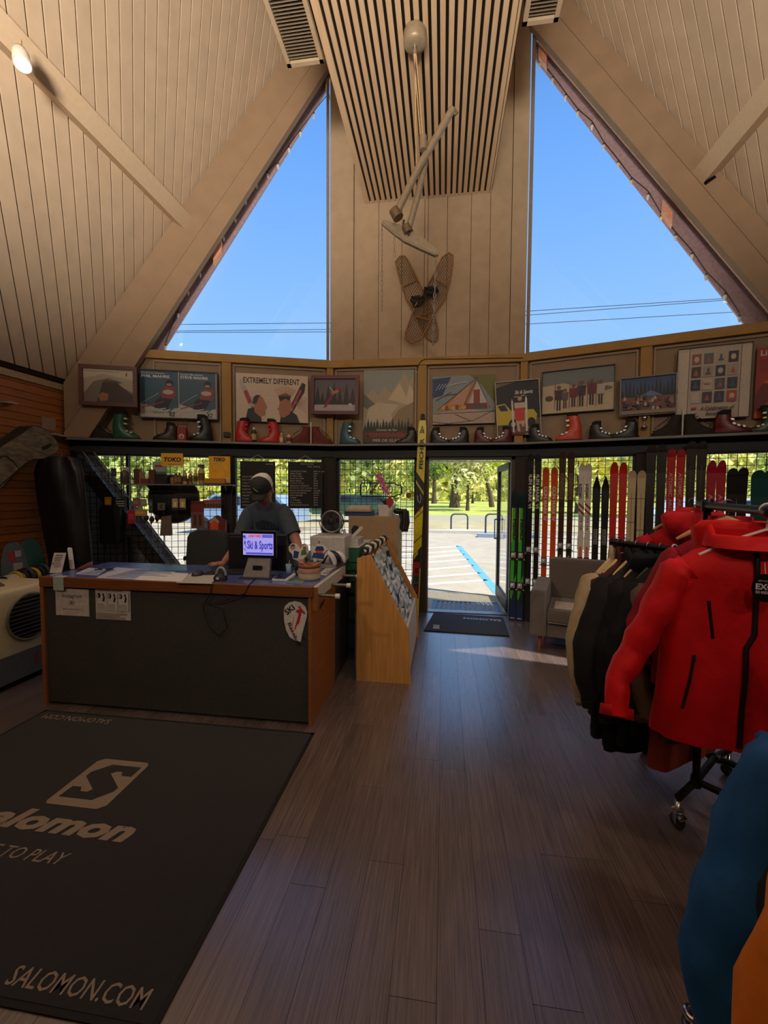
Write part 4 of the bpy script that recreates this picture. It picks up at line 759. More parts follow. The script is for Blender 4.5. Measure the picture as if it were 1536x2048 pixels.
rt = root('display_box', 'large yellow display box with black lettering at the right end of the supply shelf', 'display', on_shelf(438, .22))
a0, z1 = F0.px(417, 912, .2); a1, z0 = F0.px(460, 962, .2)
m = MB(); fbox(m, F0, a0, a1, sz+.02, z1, .17, .19, K(YL, .5)); m.build('back_card', rt); m = MB(); toko(Sheet(m, F0.W(a0, z1-.08, .1912), F0.e, Z, a1-a0, .08), .22, .2, .55, .6); s = Sheet(m, F0.W(a0, sz+.02, .1912), F0.e, Z, a1-a0, .1); s.poly([(.82, .1), (.95, .1), (.92, .5), (.96, .7), (.86, .6), (.8, .75)], (232, 226, 210)); m.build('lettering', rt)
m = MB(); fbox(m, F0, a0-.035, a1-.05, sz+.012, sz+.075, .19, .29, K((206, 140, 10), .5)); fbox(m, F0, a0-.035, a1, sz+.001, sz+.012, .15, .29, BLK2); m.build('tray', rt)
# round disc, packets, tools
cc, cz = F0.px(347, 998, .06); c = F0.W(cc, cz, .03); rt = root('round_sign', 'large round dark grey disc with pale rim hanging in the window below the supply shelf', 'sign', c-Z*.33)
m = MB(); m.lathe([(0, 0), (.30, 0), (.30, .015), (0, .015)], c, K((66, 64, 66), .6), 40, F0.n); m.build('disc', rt); m = MB(); m.tube([c+F0.n*.008+(F0.e*math.cos(t)+Z*math.sin(t))*.305 for t in [2*math.pi*i/40 for i in range(40)]], .009, K((186, 186, 190), .4), 6, closed=True); m.build('rim', rt)
packs = [  # u0 v0 u1 v1 colour name label
 (222, 937, 232, 953, (40, 52, 36), 'small dark green packet hanging near the top left of the grid'),
 (209, 994, 222, 1014, (206, 150, 30), 'yellow cloth tag hanging over the small black bag'),
 (230, 998, 252, 1016, (30, 28, 28), 'black blister card with white stripes beside the yellow tag'),
 (265, 996, 279, 1013, (150, 100, 86), 'brown rectangular packet left of the round disc'),
 (281, 998, 293, 1013, (160, 150, 140), 'grey packet at the left rim of the round disc'),
 (266, 1019, 294, 1032, (196, 150, 70), 'wide yellow packet below the grey packet'),
 (255, 1020, 270, 1047, (180, 34, 50), 'red hanging pouch beside the slanted beam'),
 (297, 998, 306, 1026, (60, 62, 66), 'narrow grey blister card on the left of the disc'),
 (315, 1006, 330, 1020, (110, 104, 104), 'grey card with black arrow in the middle of the disc'),
 (344, 997, 356, 1020, (210, 180, 120), 'cream tube pack hanging on the disc, left of two'),
 (359, 997, 371, 1020, (226, 190, 110), 'cream tube pack hanging on the disc, right of two'),
 (382, 1002, 408, 1057, (130, 34, 32), 'long red and brown tool card hanging right of the disc'),
 (406, 1000, 442, 1017, (150, 110, 84), 'clear blister of brown pads with red header strip')]
for k, (u0, v0, u1, v1, c, lab) in enumerate(packs):
    def dr(s, k=k):
        if k == 2:
            for j in range(3): s.rect(.1, .2+j*.25, .9, .28+j*.25, (200, 200, 200))
        elif k == 8: s.bar(.3, .5, .7, .8, .012, (30, 30, 30)); s.bar(.3, .5, .7, .2, .012, (30, 30, 30))
        elif k in (9, 10): s.rect(0, 0, 1, .2, (40, 36, 34)); s.rect(.3, .3, .7, .7, (250, 240, 210))
        elif k == 11: s.rect(0, 0, 1, .6, (128, 84, 70)); s.rect(.2, .1, .4, .5, (70, 44, 40)); s.rect(.6, .1, .8, .5, (70, 44, 40)); s.rect(0, .92, 1, .96, (60, 20, 20))
        elif k == 12: s.rect(0, .75, 1, 1, (206, 44, 30)); [s.ell(.12+.16*j, .35, .07, .25, (80, 60, 44)) for j in range(6)]
        elif k == 7: s.rect(.2, .2, .8, .8, (120, 120, 124)); s.rect(.3, .3, .7, .5, (40, 40, 44))
        else: s.rect(.15, .3, .85, .7, tuple(min(255, x+30) for x in c))
    slab(F0, u0, v0, u1, v1, .20+.004*(k % 4), .012, K(c, .5), 'packet', lab, 'packet', dr)
m = slab(F0, 349, 986, 398, 993, .26, .012, BLK2); m.build('label_rail', label='short black rail hook bar below the supply shelf', category='rail')
rt = root('pouch', 'grey brown leather tool pouch with dangling strap in the middle of the grid', 'pouch', F0.W(*F0.px(331, 1072, .2), .2)); p0 = F0.px(320, 1034, .2); p1 = F0.px(344, 1071, .2)
m = MB(); m.ext([F0.W(a, b, .17) for a, b in ((p0[0]+.02, p0[1]), (p1[0]-.01, p0[1]+.02), (p1[0], p1[1]), (p0[0], p1[1]))], F0.n*.045, K((120, 104, 92), .8)); m.build('pouch_body', rt, bevel=.008); m = MB(); q = F0.px(326, 1105, .2); m.tube([F0.W(p0[0]+.04, p1[1], .19), F0.W(q[0]+.01, (p1[1]+q[1])/2, .19), F0.W(*q, .19)], .006, K((70, 60, 54), .8), 5); m.build('strap', rt)
for k, (u, v) in enumerate(((292, 1036), (303, 1039), (314, 1036))):
    a, z_ = F0.px(u, v, .19); m = MB(); m.sph(F0.W(a, z_, .18), (.03, .03, .038), K((50, 48, 44), .7), 8, 6); m.tube([F0.W(a, z_, .18), F0.W(a-.01, z_-.06, .18)], .01, K((50, 48, 44), .7), 6); m.build('tool', label=['dark knobbed tool, leftmost of three below the yellow packet', 'dark knobbed tool, middle of three below the yellow packet', 'dark knobbed tool, rightmost of three left of the pouch'][k], category='tool')
rt = root('black_bag', 'small black bag hanging on the grid in front of the brick wall', 'bag', F0.W(*F0.px(220, 1085, .2), .2)); a0, z1 = F0.px(199, 1010, .2); a1, z0 = F0.px(242, 1087, .2)
m = MB(); m.ext([F0.W(a, b, .14) for a, b in ((a0+.02, z1), (a1-.02, z1), (a1, z1-.06), (a1, z0+.03), (a1-.03, z0), (a0+.02, z0), (a0, z0+.03), (a0, z1-.06))], F0.n*.08, K((16, 16, 18), .8)); m.build('bag_body', rt, bevel=.02); m = MB(); m.tube([F0.W(a0+.04, z0, .18), F0.W(a0+.05, z0-.05, .18), F0.W(a0+.03, z0-.1, .18)], .006, BLACK, 5); m.build('strap', rt)
rt = root('bird_house', 'small red and orange house shaped box behind the office chair', 'ornament', F0.W(*F0.px(435, 1060, .25), .25)); a0, z1 = F0.px(416, 1042, .25); a1, z0 = F0.px(452, 1064, .25)
m = MB(); m.ext([F0.W(a, b, .18) for a, b in ((a0, z0), (a1, z0), (a1, z1), ((a0+a1)/2, z1+.07), (a0, z1))], F0.n*.1, K((120, 34, 34), .6)); m.build('house', rt); m = MB(); s = Sheet(m, F0.W(a0, z0, .281), F0.e, Z, a1-a0, z1-z0); s.poly([(.15, 0), (.6, 0), (.6, .8), (.38, 1.1), (.15, .8)], (236, 90, 30)); s.poly([(.1, .95), (.38, 1.45), (.66, .95), (.6, .8), (.38, 1.1), (.15, .8)], (190, 176, 160)); m.build('facade', rt)
# neon OPEN sign facing the street, seen mirrored
def pxF1(u, v, off=.07): return F1.W(*F1.px(u, v, off), off)
rt = root('open_sign', 'dark unlit open sign of bent tubes seen mirrored in the window behind the orchid', 'sign', pxF1(762, 995)); TB = K((24, 22, 22), .5)
def tubepx(pts, r=.009, closed=False): m = MB(); m.tube([pxF1(*p) for p in pts], r, TB, 6, closed=closed); return m
tubepx([(724, 966), (789, 966), (794, 970), (801, 971), (803, 975), (803, 986), (801, 989), (794, 990), (790, 993), (724, 993), (721, 990), (721, 969)], closed=True).build('frame_tube', rt)
for pts, cl in (([(741, 986), (741, 972), (733, 986), (733, 972)], False), ([(753, 972), (744, 972), (744, 986), (753, 986)], False), ([(744, 979), (752, 979)], False), ([(767, 986), (767, 972), (759, 972), (757, 975), (759, 979), (767, 979)], False), ([(776, 972), (783, 972), (785, 979), (783, 986), (776, 986), (774, 979)], True)): tubepx(pts, .007, cl).build('letter_tube', rt)
m = MB(); p_ = pxF1(817, 991); m.lathe([(0, 0), (.035, 0), (.035, .004), (0, .004)], p_, K((170, 110, 90), .6), 14, F1.n); m.build('round_sticker', label='small round brown sticker on the glass right of the open sign', category='sticker')
# ================================================================ SKIS
def ski(F, u, vt, wpx, col, lab, draw=None, off=.12, lean=.05, tip='round', waist=.76, group=None, z0=.0, binding=None, n_=None, vb=None):
    s_, zt = F.px(u, vt, off); wd = wpx/FPX*(F.W(s_, 1.5, off)-CAM).dot(FW); C_ = K(col, .28, var=.06, coat=.3); th = .012
    o = F.W(s_, z0, off+lean); top = F.W(s_, zt, off); L = (top-o).length; up = (top-o).normalized(); ex = F.e; n = ex.cross(up).normalized()
    if n.dot(F.n) < 0: n = -n
    rt = root('ski', lab, 'ski', o, group); tl = .07 if tip == 'round' else (.14 if tip == 'point' else .11); prof = []; N = 22
    ys = [L*i/14 for i in range(13)]; ys = [y for y in ys if y < L-tl*1.2]+[L-tl+tl*math.sin(j*math.pi/16) for j in range(-1, 9)]; N = len(ys)-1
    for y in ys:
        t = y/L; w = wd/2*(waist+(1-waist)*max(0, 2*t-1)**2+(1-waist)*.3*max(0, 1-2*t)**2)
        if L-y < tl: q = (tl-(L-y))/tl; w *= math.sqrt(max(0.0, 1-q**2)) if tip != 'point' else max(.02, (1-q)**.75)
        bend = max(0, (y-(L-.16))/.16)**2*.05
        prof.append((y, max(w, .002), bend))
    def PT(x, y, k=0, bend=0): return o+ex*x+up*y+n*(k+bend)
    m = MB(); fr = [PT(w, y, th, b) for y, w, b in prof]+[PT(-w, y, th, b) for y, w, b in prof[::-1]]
    # body as strips so that the tip curves
    vs = []; fs = []
    for y, w, b in prof: vs += [PT(-w, y, 0, b), PT(w, y, 0, b), PT(w, y, th, b), PT(-w, y, th, b)]
    for i in range(N):
        a = 4*i; fs += [(a, a+4, a+5, a+1), (a+1, a+5, a+6, a+2), (a+2, a+6, a+7, a+3), (a+3, a+7, a+4, a)]
    fs += [(0, 1, 2, 3), (4*N+3, 4*N+2, 4*N+1, 4*N)]
    m.add(vs, fs, C_); m.build('ski_body', rt)
    if draw:
        m = MB()
        def R(x0, y0, x1, y1, c): q = K(c, .4, var=.05); m.add([PT(x0*wd, zt*y0, th+.0006+R.k), PT(x1*wd, zt*y0, th+.0006+R.k), PT(x1*wd, zt*y1, th+.0006+R.k), PT(x0*wd, zt*y1, th+.0006+R.k)], [(0, 1, 2, 3) if ex.cross(up).dot(n) > 0 else (3, 2, 1, 0)], q); R.k += .0003
        R.k = 0
        def T(t, y0, y1, frac, c, rot=-1, dx=0, bold=.0):   # lettering running down (rot=-1) or up (rot=+1) the ski between heights
            h_ = wd*frac; L_ = (y1-y0)*zt
            if rot < 0: text(m, t, PT(-h_/2+dx*wd, zt*y1, th+.002), -up, ex, L_, h_, K(c, .4, var=0), bold)
            else: text(m, t, PT(h_/2+dx*wd, zt*y0, th+.002), up, -ex, L_, h_, K(c, .4, var=0), bold)
        def U(t, y0, y1, frac, c, bold=.02): h_ = (y1-y0)*zt; text(m, t, PT(-wd*frac/2, zt*y0, th+.002), ex, up, wd*frac, h_, K(c, .4, var=0), bold)
        def PL(pts, c): q = [PT(x*wd, zt*y, th+.0006+R.k) for x, y in pts]; R.k += .0003; _, f = tess([(x*wd, zt*y, 0) for x, y in pts]); m.add(q, [t if (q[t[1]]-q[t[0]]).cross(q[t[2]]-q[t[0]]).dot(n) > 0 else t[::-1] for t in f], K(c, .4, var=.05))
        draw(R, T, U, PL); 
        if m.v: m.build('graphic', rt)
    if binding:
        for y, kind in ((binding[0], 'toe_binding'), (binding[1], 'heel_binding')):
            yy = y*zt; m = MB(); bm_ = K(binding[2], .35, .4); w_ = wd*.5
            def bb(x0, x1, y0, y1, k0, k1, q): m.obox(PT(x0, yy+y0, th+k0), ex*(x1-x0), up*(y1-y0), n*(k1-k0), q)
            bb(-w_*.8, w_*.8, -.05, .05, 0, .02, BLK2); bb(-w_*.6, w_*.6, -.02, .04, .02, .055, bm_); bb(-w_*1.15, w_*1.15, -.05, -.035, .01, .02, bm_)
            m.sph(PT(0, yy+.01, th+.055), (w_*.5, w_*.5, .03), bm_, 8, 6); m.build(kind, rt)
    return rt
SIL = (190, 190, 194)
def g_green(R, T, U, PL):
    PL([(-.45, .3), (.05, .3), (.1, .9), (-.1, .96), (-.4, .9)], (60, 178, 50)); PL([(-.42, .6), (-.3, .6), (-.28, .86), (-.44, .88)], (190, 200, 50)); PL([(-.4, .12), (.4, .3), (.4, .36), (-.4, .24)], (70, 150, 60)); PL([(-.46, .0), (.46, .0), (.46, .12), (-.46, .18)], (22, 44, 84)); T('HEAD', .62, .78, .5, (20, 40, 30), -1, .05, .05); PL([(-.22, .955), (0, .985), (.22, .955), (.12, .955), (0, .968), (-.12, .955)], (220, 224, 220)); R(-.3, .02, .3, .026, (200, 200, 200))
for k, u in enumerate((1031.4, 1045.8)): ski(F2, u, 980, 13.5, (18, 46, 52), 'green and navy ski on the %s of the pair beside the door' % ('left', 'right')[k], g_green, off=.17, lean=.06, tip='round', waist=.82, binding=(.5, .27, (210, 206, 200)))
def g_olin(c, t):
    def f(R, T, U, PL): U('O', .955, .97, .36, (226, 220, 214), .03); T(t, .68 if c else .66, .90 if c else .88, .52, (216, 206, 200), -1, 0, .03)
    return f
for k, u in enumerate((1062.6, 1077.2)): ski(F2, u, 909, 12.5, (22, 22, 24), 'black ski with white lettering, %s of its pair by the door' % ('left', 'right')[k], g_olin(1, 'OLIN MARK VI'), binding=(.43, .24, SIL))
for k, u in enumerate((1092.8, 1109.7)): ski(F2, u, 935, 13.5, (206, 78, 36), 'orange ski with pale lettering, %s of its pair' % ('left', 'right')[k], g_olin(0, 'OLIN MARK IV'), binding=(.40, .22, SIL))
def g_ros(R, T, U, PL): T('ROSSIGNOL', .73, .885, .5, (150, 110, 84), 1, 0, .01); U('O', .66, .68, .4, (120, 100, 70)); U('O', .36, .41, .4, (150, 150, 140), .0)
for k, u in enumerate((1126, 1143)): ski(F2, u, 904, 13.5, (62, 40, 30), 'dark brown ski with faint vertical lettering, %s of its pair' % ('left', 'right')[k], g_ros, binding=(.46, .26, SIL))
def g_bli(R, T, U, PL):
    PL([(-.2, .93), (.25, .965), (.1, .945), (.22, .94), (-.15, .905), (.0, .93)], (24, 24, 26)); T('BLIZZARD', .79, .885, .42, (26, 24, 26), -1, -.18, .04)
    for j in range(2): PL([(-.45, .77-j*.035), (.45, .735-j*.035), (.45, .72-j*.035), (-.45, .755-j*.035)], (150, 20, 40))
    T('SM 38', .60, .69, .4, (96, 86, 80), -1); PL([(-.45, .48), (.45, .48), (.45, .6), (-.45, .56)], (206, 196, 186)); PL([(-.2, .2), (.2, .2), (.2, .5), (-.2, .5)], (196, 110, 90))
for k, u in enumerate((1165, 1178)): ski(F2, u, 928, 12.5, (216, 210, 202), 'white ski with black name and two red stripes, %s of its pair' % ('left', 'right')[k], g_bli, binding=(.41, .2, (190, 60, 56)))
def g_bk(R, T, U, PL): PL([(-.12, .935), (.12, .935), (0, .955)], (150, 150, 150)); R(-.22, .56, .22, .66, (120, 120, 122)); T('elan', .565, .655, .3, (40, 40, 40), -1)
for k, u in enumerate((1194, 1211.6)): ski(F2, u, 953, 15.5, (24, 24, 26), 'short black pointed ski with grey patch, %s of its pair' % ('left', 'right')[k], g_bk, tip='point', binding=(.4, .26, (30, 30, 32)))
def g_rd(R, T, U, PL): PL([(-.12, .95), (.12, .95), (0, .965)], (236, 150, 130)); R(-.45, .56, .45, .563, (110, 20, 16))
for k, u in enumerate((1229, 1247)): ski(F2, u, 925, 15.5, (200, 44, 32), 'plain red pointed ski, %s of its pair' % ('left', 'right')[k], g_rd, tip='oval')
def g_k2(R, T, U, PL): U('K2', .935, .965, .7, (24, 26, 34), .06); R(-.02, .3, .02, .93, (60, 54, 44)); [R(-.45, y, .45, y+.003, (40, 36, 30)) for y in (.83, .64 if g_k2.c else .685)]; U('O', .36, .40, .35, (160, 60, 50), .05)
g_k2.c = 0
for k, u in enumerate((1264.4, 1283.4)): g_k2.c = k; ski(F2, u, 941.5, 15.5, (206, 190, 150), 'cream ski with black emblem and cross lines, %s of its pair' % ('left', 'right')[k], g_k2)
for k, u in enumerate((1303, 1324)): ski(F2, u, 891-k, 18, (44, 42, 40), 'tall wide charcoal ski, %s of the pair right of the cream skis' % ('left', 'right')[k], None, tip='round')
def g_at(t, a, b):
    def f(R, T, U, PL): PL([(-.2, .94), (0, .965), (.2, .94), (.05, .95), (0, .945), (-.05, .95)], (200, 150, 150)); T(t, a, b, .42, (206, 150, 146), -1, 0, .04)
    return f
for k, u in enumerate((1343, 1362)): ski(F2, u, 899, 15.5, (188, 32, 38), 'red ski with pale vertical lettering, %s of the taller red pair' % ('left', 'right')[k], g_at('ATOMIC ARC', .68, .88))
def g_dk(R, T, U, PL): T('ROSSIGNOL STRATO 102', .6, .88, .16, (96, 80, 66), -1)
for k, u in enumerate((1383, 1404)): ski(F2, u, 883, 17.5, (44, 34, 30), 'tallest dark brown ski, %s of its pair near the red jackets' % ('left', 'right')[k], g_dk)
for k, u in enumerate((1423, 1442.6)): ski(F2, u, 921.5, 17, (176, 18, 52), 'crimson ski with pale lettering, %s of the lower crimson pair' % ('left', 'right')[k], g_at('ATOMIC', .66, .82), tip='oval')
for k, u in enumerate((1464, 1484.6)): ski(F2, u, 937-k, 18.5, (16, 16, 18), 'broad black ski, %s of the pair right of the crimson skis' % ('left', 'right')[k], None)
for k, u in enumerate((1515, 1537)): ski(F2, u, 941, 22, (16, 78, 76), 'broad teal ski, %s of the pair at the right edge' % ('left', 'right')[k], None)
# long yellow ski by the door
fb = V((-.345, 5.45, 0)); ft = V((-.24, 5.50, 2.62)); ft = ony(846, 828, 5.52)
upv = (ft-fb).normalized(); Lf = (ft-fb).length; exf = V((1, 0, 0)); exf = (exf-upv*exf.dot(upv)).normalized(); nf = exf.cross(upv)
if nf.y > 0: nf = -nf
rt = root('long_ski', 'very long yellow ski standing beside the open door', 'ski', fb); wf = .105
YS = K((226, 208, 24), .35, coat=.3); m = MB()
def PF(x, t, k=0): return fb+exf*(x*wf)+upv*(t*Lf)+nf*k
prof = [(.5, 0), (.5, .9), (.48, .94), (.36, .965), (.3, .968)]
m.ext([PF(x, t) for x, t in prof]+[PF(-x, t) for x, t in prof[::-1]], nf*.02, YS); m.build('ski_body', rt)
m = MB(); m.ext([PF(x, t, -.001) for x, t in ((.3, .968), (.24, .995), (.12, 1), (-.12, 1), (-.24, .995), (-.3, .968))], nf*.022, BLK2); m.build('tip_cap', rt)
m = MB(); s = Sheet(m, PF(-.5, 0, .0205), exf, upv, wf, Lf)
if s.n.dot(nf) < 0: s.n = -s.n
def sp(pts, c):
    s.k += 1; q = [s.P(*p) for p in pts]; _, f = tess([(a*wf, b*Lf, 0) for a, b in pts]); m.add(q, [t if (q[t[1]]-q[t[0]]).cross(q[t[2]]-q[t[0]]).dot(nf) > 0 else t[::-1] for t in f], K(c, .4, var=.04))
YS_ = (226, 208, 24)
sp([(.2, .905), (.8, .905), (.5, .945)], (24, 26, 24)); sp([(.38, .907), (.5, .907), (.44, .918)], (226, 208, 24)); sp([(.5, .907), (.62, .907), (.56, .918)], YS_); sp([(.44, .92), (.56, .92), (.5, .932)], YS_)
sp([(0, .5), (1, .55), (1, .66), (0, .715)], (28, 30, 34)); sp([(0, .66), (1, .60), (1, .615), (0, .675)], (206, 190, 30)); sp([(0, .3), (1, .35), (1, .24), (0, .24)], (40, 36, 24)); sp([(.1, .28), (.6, .31), (.6, .33), (.1, .3)], (216, 180, 40)); sp([(.05, .20), (.9, .2), (.9, .27), (.05, .27)], (170, 40, 50)); sp([(.05, .15), (.9, .15), (.9, .2), (.05, .2)], (56, 90, 110)); sp([(.05, .09), (.9, .09), (.9, .15), (.05, .15)], (150, 40, 44)); sp([(0, .36), (1, .40), (1, .405), (0, .365)], (40, 40, 30)); sp([(0, .48), (1, .52), (1, .525), (0, .485)], (40, 40, 30)); sp([(.2, .01), (.8, .01), (.5, .03)], (24, 26, 24))
s.k += 2; text(m, 'FISCHER', s.P(.78, .73), upv, -exf, .15*Lf, wf*.5, K((28, 30, 28), .4, var=0), .03, 0, 0) if (upv.cross(-exf)).dot(nf) > 0 else None
text(m, 'FISCHER', s.P(.8, .05), upv, -exf, .2*Lf, wf*.5, K((40, 30, 20), .4, var=0), .03, 0, 0)
m.tube([s.P(.25, .6), s.P(.35, .57), s.P(.6, .56), s.P(.72, .585), s.P(.6, .605)], .006, K((196, 196, 200), .4), 5); m.tube([s.P(.3, .535), s.P(.45, .545), s.P(.7, .52)], .006, K((200, 60, 60), .4), 5)
m.build('graphic', rt)
# ================================================================ COUNTER
HC = .965
cx0, cx1, cy0, cy1, wy1 = -2.94, -.868, 2.735, 3.40, 4.62
OAK = K((150, 92, 46), .45, var=.2, scale=4, stretch=(1.5, 1.5, 14), bump=.03); OAKH = K((124, 70, 36), .45, var=.2, scale=5, stretch=(1.2, 14, 14)); CARP = K((66, 62, 60), 1, var=.35, scale=210, bump=.5, bscale=420)
rt = root('counter', 'shop counter with charcoal carpeted front and oak trimmed top', 'counter', ((cx0+cx1)/2, (cy0+cy1)/2, 0))
m = MB(); m.box(cx0+.03, cx1-.02, cy0+.012, cy0+.03, .02, HC-.04, CARP); m.build('front_panel', rt)
m = MB(); m.box(cx0, cx1+.012, cy0-.012, cy0+.02, HC-.075, HC, OAKH); m.build('edge_trim', rt, bevel=.006)
m = MB(); m.box(cx0, cx0+.03, cy0-.004, cy1, 0, HC-.04, OAK); m.build('side_panel', rt)
m = MB(); m.box(cx1-.02, cx1, cy0-.004, cy0+.64, 0, HC-.02, OAK); m.build('side_panel', rt)
TOPB = K((84, 104, 168), .25, var=.35, scale=4, coat=.5); m = MB(); m.box(cx0, cx1, cy0+.0, cy1, HC-.03, HC-.002, TOPB); m.box(-1.42, cx1, cy1, wy1, HC-.03, HC-.002, K((58, 54, 52), .5)); m.build('worktop', rt)  # blue of the front top stands in for a bluish reflection
m = MB(); m.box(-1.42, -.885, cy1, wy1, .0, HC-.031, K((84, 84, 92), .5, .4)); m.build('steel_cabinet', rt)
m = MB(); m.box(cx0+.03, cx1-.02, cy1-.03, cy1-.01, .1, HC-.04, K((80, 60, 46), .7)); m.build('back_panel', rt)
TC = HC-.001
def CT(u, v, z=TC): return onz(u, v, z)
def flat(name, label, cat, pts, col, h=.002, z=TC, draw=None, rough=.5):
    P = [CT(u, v, z) for u, v in pts]; m = MB(); m.ext(P, Z*h, K(col, rough, var=.08))
    if draw:
        ex = (P[1]-P[0]); ey = (P[3]-P[0]); s = Sheet(m, P[0]+Z*(h+.0002), ex, Z.cross(ex.normalized()), ex.length, abs(ey.dot(Z.cross(ex.normalized())))); draw(s)
    return m.build(name, label=label, category=cat)
def dl(n, c=(90, 90, 110)): return lambda s: s.lines(.08, .9, .1, .9, n, c)
flat('map_sheet', 'laminated white map sheet with blue print, left part of the counter top', 'sheet', [(192, 1156), (330, 1162), (352, 1143), (232, 1135)], (196, 200, 214), draw=dl(7, (80, 110, 190)))
flat('paper_sheet', 'plain white paper in the middle left of the counter top', 'sheet', [(268, 1160), (362, 1164), (378, 1148), (296, 1143)], (236, 232, 234), h=.0035)
flat('blue_sheet', 'bright blue glossy sheet at the back edge of the counter left of the chair', 'sheet', [(300, 1140), (374, 1142), (374, 1132), (318, 1131)], (90, 150, 214), rough=.25)
flat('paper_sheet', 'pale grey sheet under the white mouse pad near the mouse', 'sheet', [(352, 1166), (424, 1168), (436, 1150), (384, 1146)], (196, 190, 182), h=.003)
flat('form_sheet', 'white printed form by the left back corner of the counter', 'sheet', [(150, 1148), (196, 1151), (214, 1139), (178, 1136)], (190, 200, 226), draw=dl(5))
flat('form_sheet', 'white printed form right of the plant pot on the counter', 'sheet', [(636, 1150), (652, 1151), (680, 1126), (666, 1124)], (214, 212, 208), draw=dl(6))
flat('green_slip', 'small green grey slip between card reader and plant pot', 'sheet', [(572, 1166), (604, 1168), (612, 1158), (586, 1156)], (110, 140, 132))
# sign in acrylic holder, vertical white handset, red stapler, keys
def standee(u0, v0, u1, v1, dx, label, name, col, draw=None):
    b0, b1 = CT(u0, v1), CT(u1, v1); h_ = .15; ex = b1-b0; up = V((0, .045, .15)); m = MB(); m.obox(b0+V((dx, 0, 0)), ex, up, V((0, -.004, .001)), K(col, .6)); s = Sheet(m, b0+V((dx, -.0055, 0)), ex, up, ex.length, up.length)
    if s.n.y > 0: s.n = -s.n
    if draw: draw(s)
    return m.build(name, label=label, category='sign')
standee(97, 0, 121, 1146, .012, 'small white notice card leaning at the left end of the counter', 'notice_card', (206, 196, 190), lambda s: (s.rect(.2, .86, .8, .9, (60, 60, 60)), s.lines(.15, .85, .62, .84, 3, (90, 86, 84), .4), s.poly([(.1, .4), (.16, .4), (.16, .55), (.1, .52)], (60, 60, 60)), s.lines(.22, .85, .3, .6, 5, (130, 124, 120), .35)))
b = CT(146, 1139); m = MB(); m.obox(b+V((-.022, -.01, 0)), (.035, 0, 0), (0, .02, 0), (-.03, .01, .175), K((226, 228, 232), .4)); h_ = m.build('handset', label='upright white handset standing behind the notice card', category='handset', bevel=.008)
b0, b1 = CT(154, 1142), CT(180, 1133); d = (b1-b0); m = MB(); m.ext([b0+Z*.001, b1+Z*.001, b1+Z*.04, b0+Z*.018], V((0, .03, 0)), K((150, 34, 38), .4)); m.build('stapler', label='red stapler lying beside the handset', category='stapler', bevel=.004)
rt = root('key_bunch', 'small bunch of dark keys on the blue map sheets', 'keys', CT(208, 1140)); c = CT(208, 1140)
m = MB(); m.tube([c+V((math.cos(t)*.018, math.sin(t)*.018, .004)) for t in [2*math.pi*i/12 for i in range(12)]], .0025, CHROME, 5, closed=True); m.build('key_ring', rt)
for k, a in enumerate((.2, 1.0, 3.4, 2.6)):
    dd = V((math.cos(a), math.sin(a)*.6, 0)); m = MB(); m.obox(c+dd*.02+Z*.002, dd*.05, V((-dd.y, dd.x, 0))*.012, Z*.006, DKMETAL); m.build('key', rt)
p0 = V((-2.815, cy0-.0135, HC-.095)); m = MB(); m.obox(p0, (.085, 0, 0), (0, -.002, 0), Z*.096, K((170, 186, 176), .6)); m.obox(p0+Z*.096, (.085, 0, 0), (0, .05, 0), Z*.002, K((170, 186, 176), .6)); m.build('sticky_note', label='pale green note folded over the left front edge of the counter', category='note')
# papers taped to the carpeted front
yf_ = cy0+.0115
def onfront(u, v): return ony(u, v, yf_)
def fsheet(name, label, cat, u0, v0, u1, v1, draw, col=(206, 192, 180)):
    a, b = onfront(u0, v0), onfront(u1, v1); m = MB(); m.box(a.x, b.x, yf_-.002, yf_-.0003, b.z, a.z, K(col, .8)); s = Sheet(m, V((a.x, yf_-.0022, b.z)), V((1, 0, 0)), Z, b.x-a.x, a.z-b.z); draw(s); return m.build(name, label=label, category=cat)
fsheet('notice_sheet', 'white social media notice sheet on the left of the counter front', 'sheet', 111, 1176, 179, 1233, lambda s: (s.txt('Instagram', .2, .62, .6, .2, (50, 44, 44), .0, .2), s.rect(.42, .4, .56, .56, (110, 100, 98)), s.rect(.44, .42, .54, .54, (200, 188, 178)), s.ell(.49, .48, .035, .045, (110, 100, 98)), s.txt('@landparkskiandsports', .22, .22, .55, .05, (60, 50, 50), 0)))
def d_steps(s):
    s.rect(.03, .93, .8, .95, (90, 90, 90))
    for k in range(3):
        x = .03+k*.32; s.rect(x, .3, x+.3, .9, (176, 170, 162)); s.rect(x+.012, .315, x+.288, .885, (204, 196, 186)); s.ell(x+.07, .78, .055, .085, (40, 40, 44)); s.poly([(x+.17, .6), (x+.2, .74), (x+.17, .84), (x+.22, .86), (x+.25, .7), (x+.23, .58)], (50, 48, 50)); s.lines(x+.03, x+.27, .36, .54, 4, (150, 146, 140), .4)
    s.txt('I', .09, .74, .02, .09, (220, 216, 210), .02); s.txt('II', .40, .74, .035, .09, (220, 216, 210), .02); s.txt('III', .70, .74, .05, .09, (220, 216, 210), .02); s.lines(.03, .95, .05, .26, 5, (140, 136, 130), .35)
fsheet('instruction_sheet', 'white three-step instruction sheet on the counter front', 'sheet', 191, 1177, 262, 1241, d_steps)
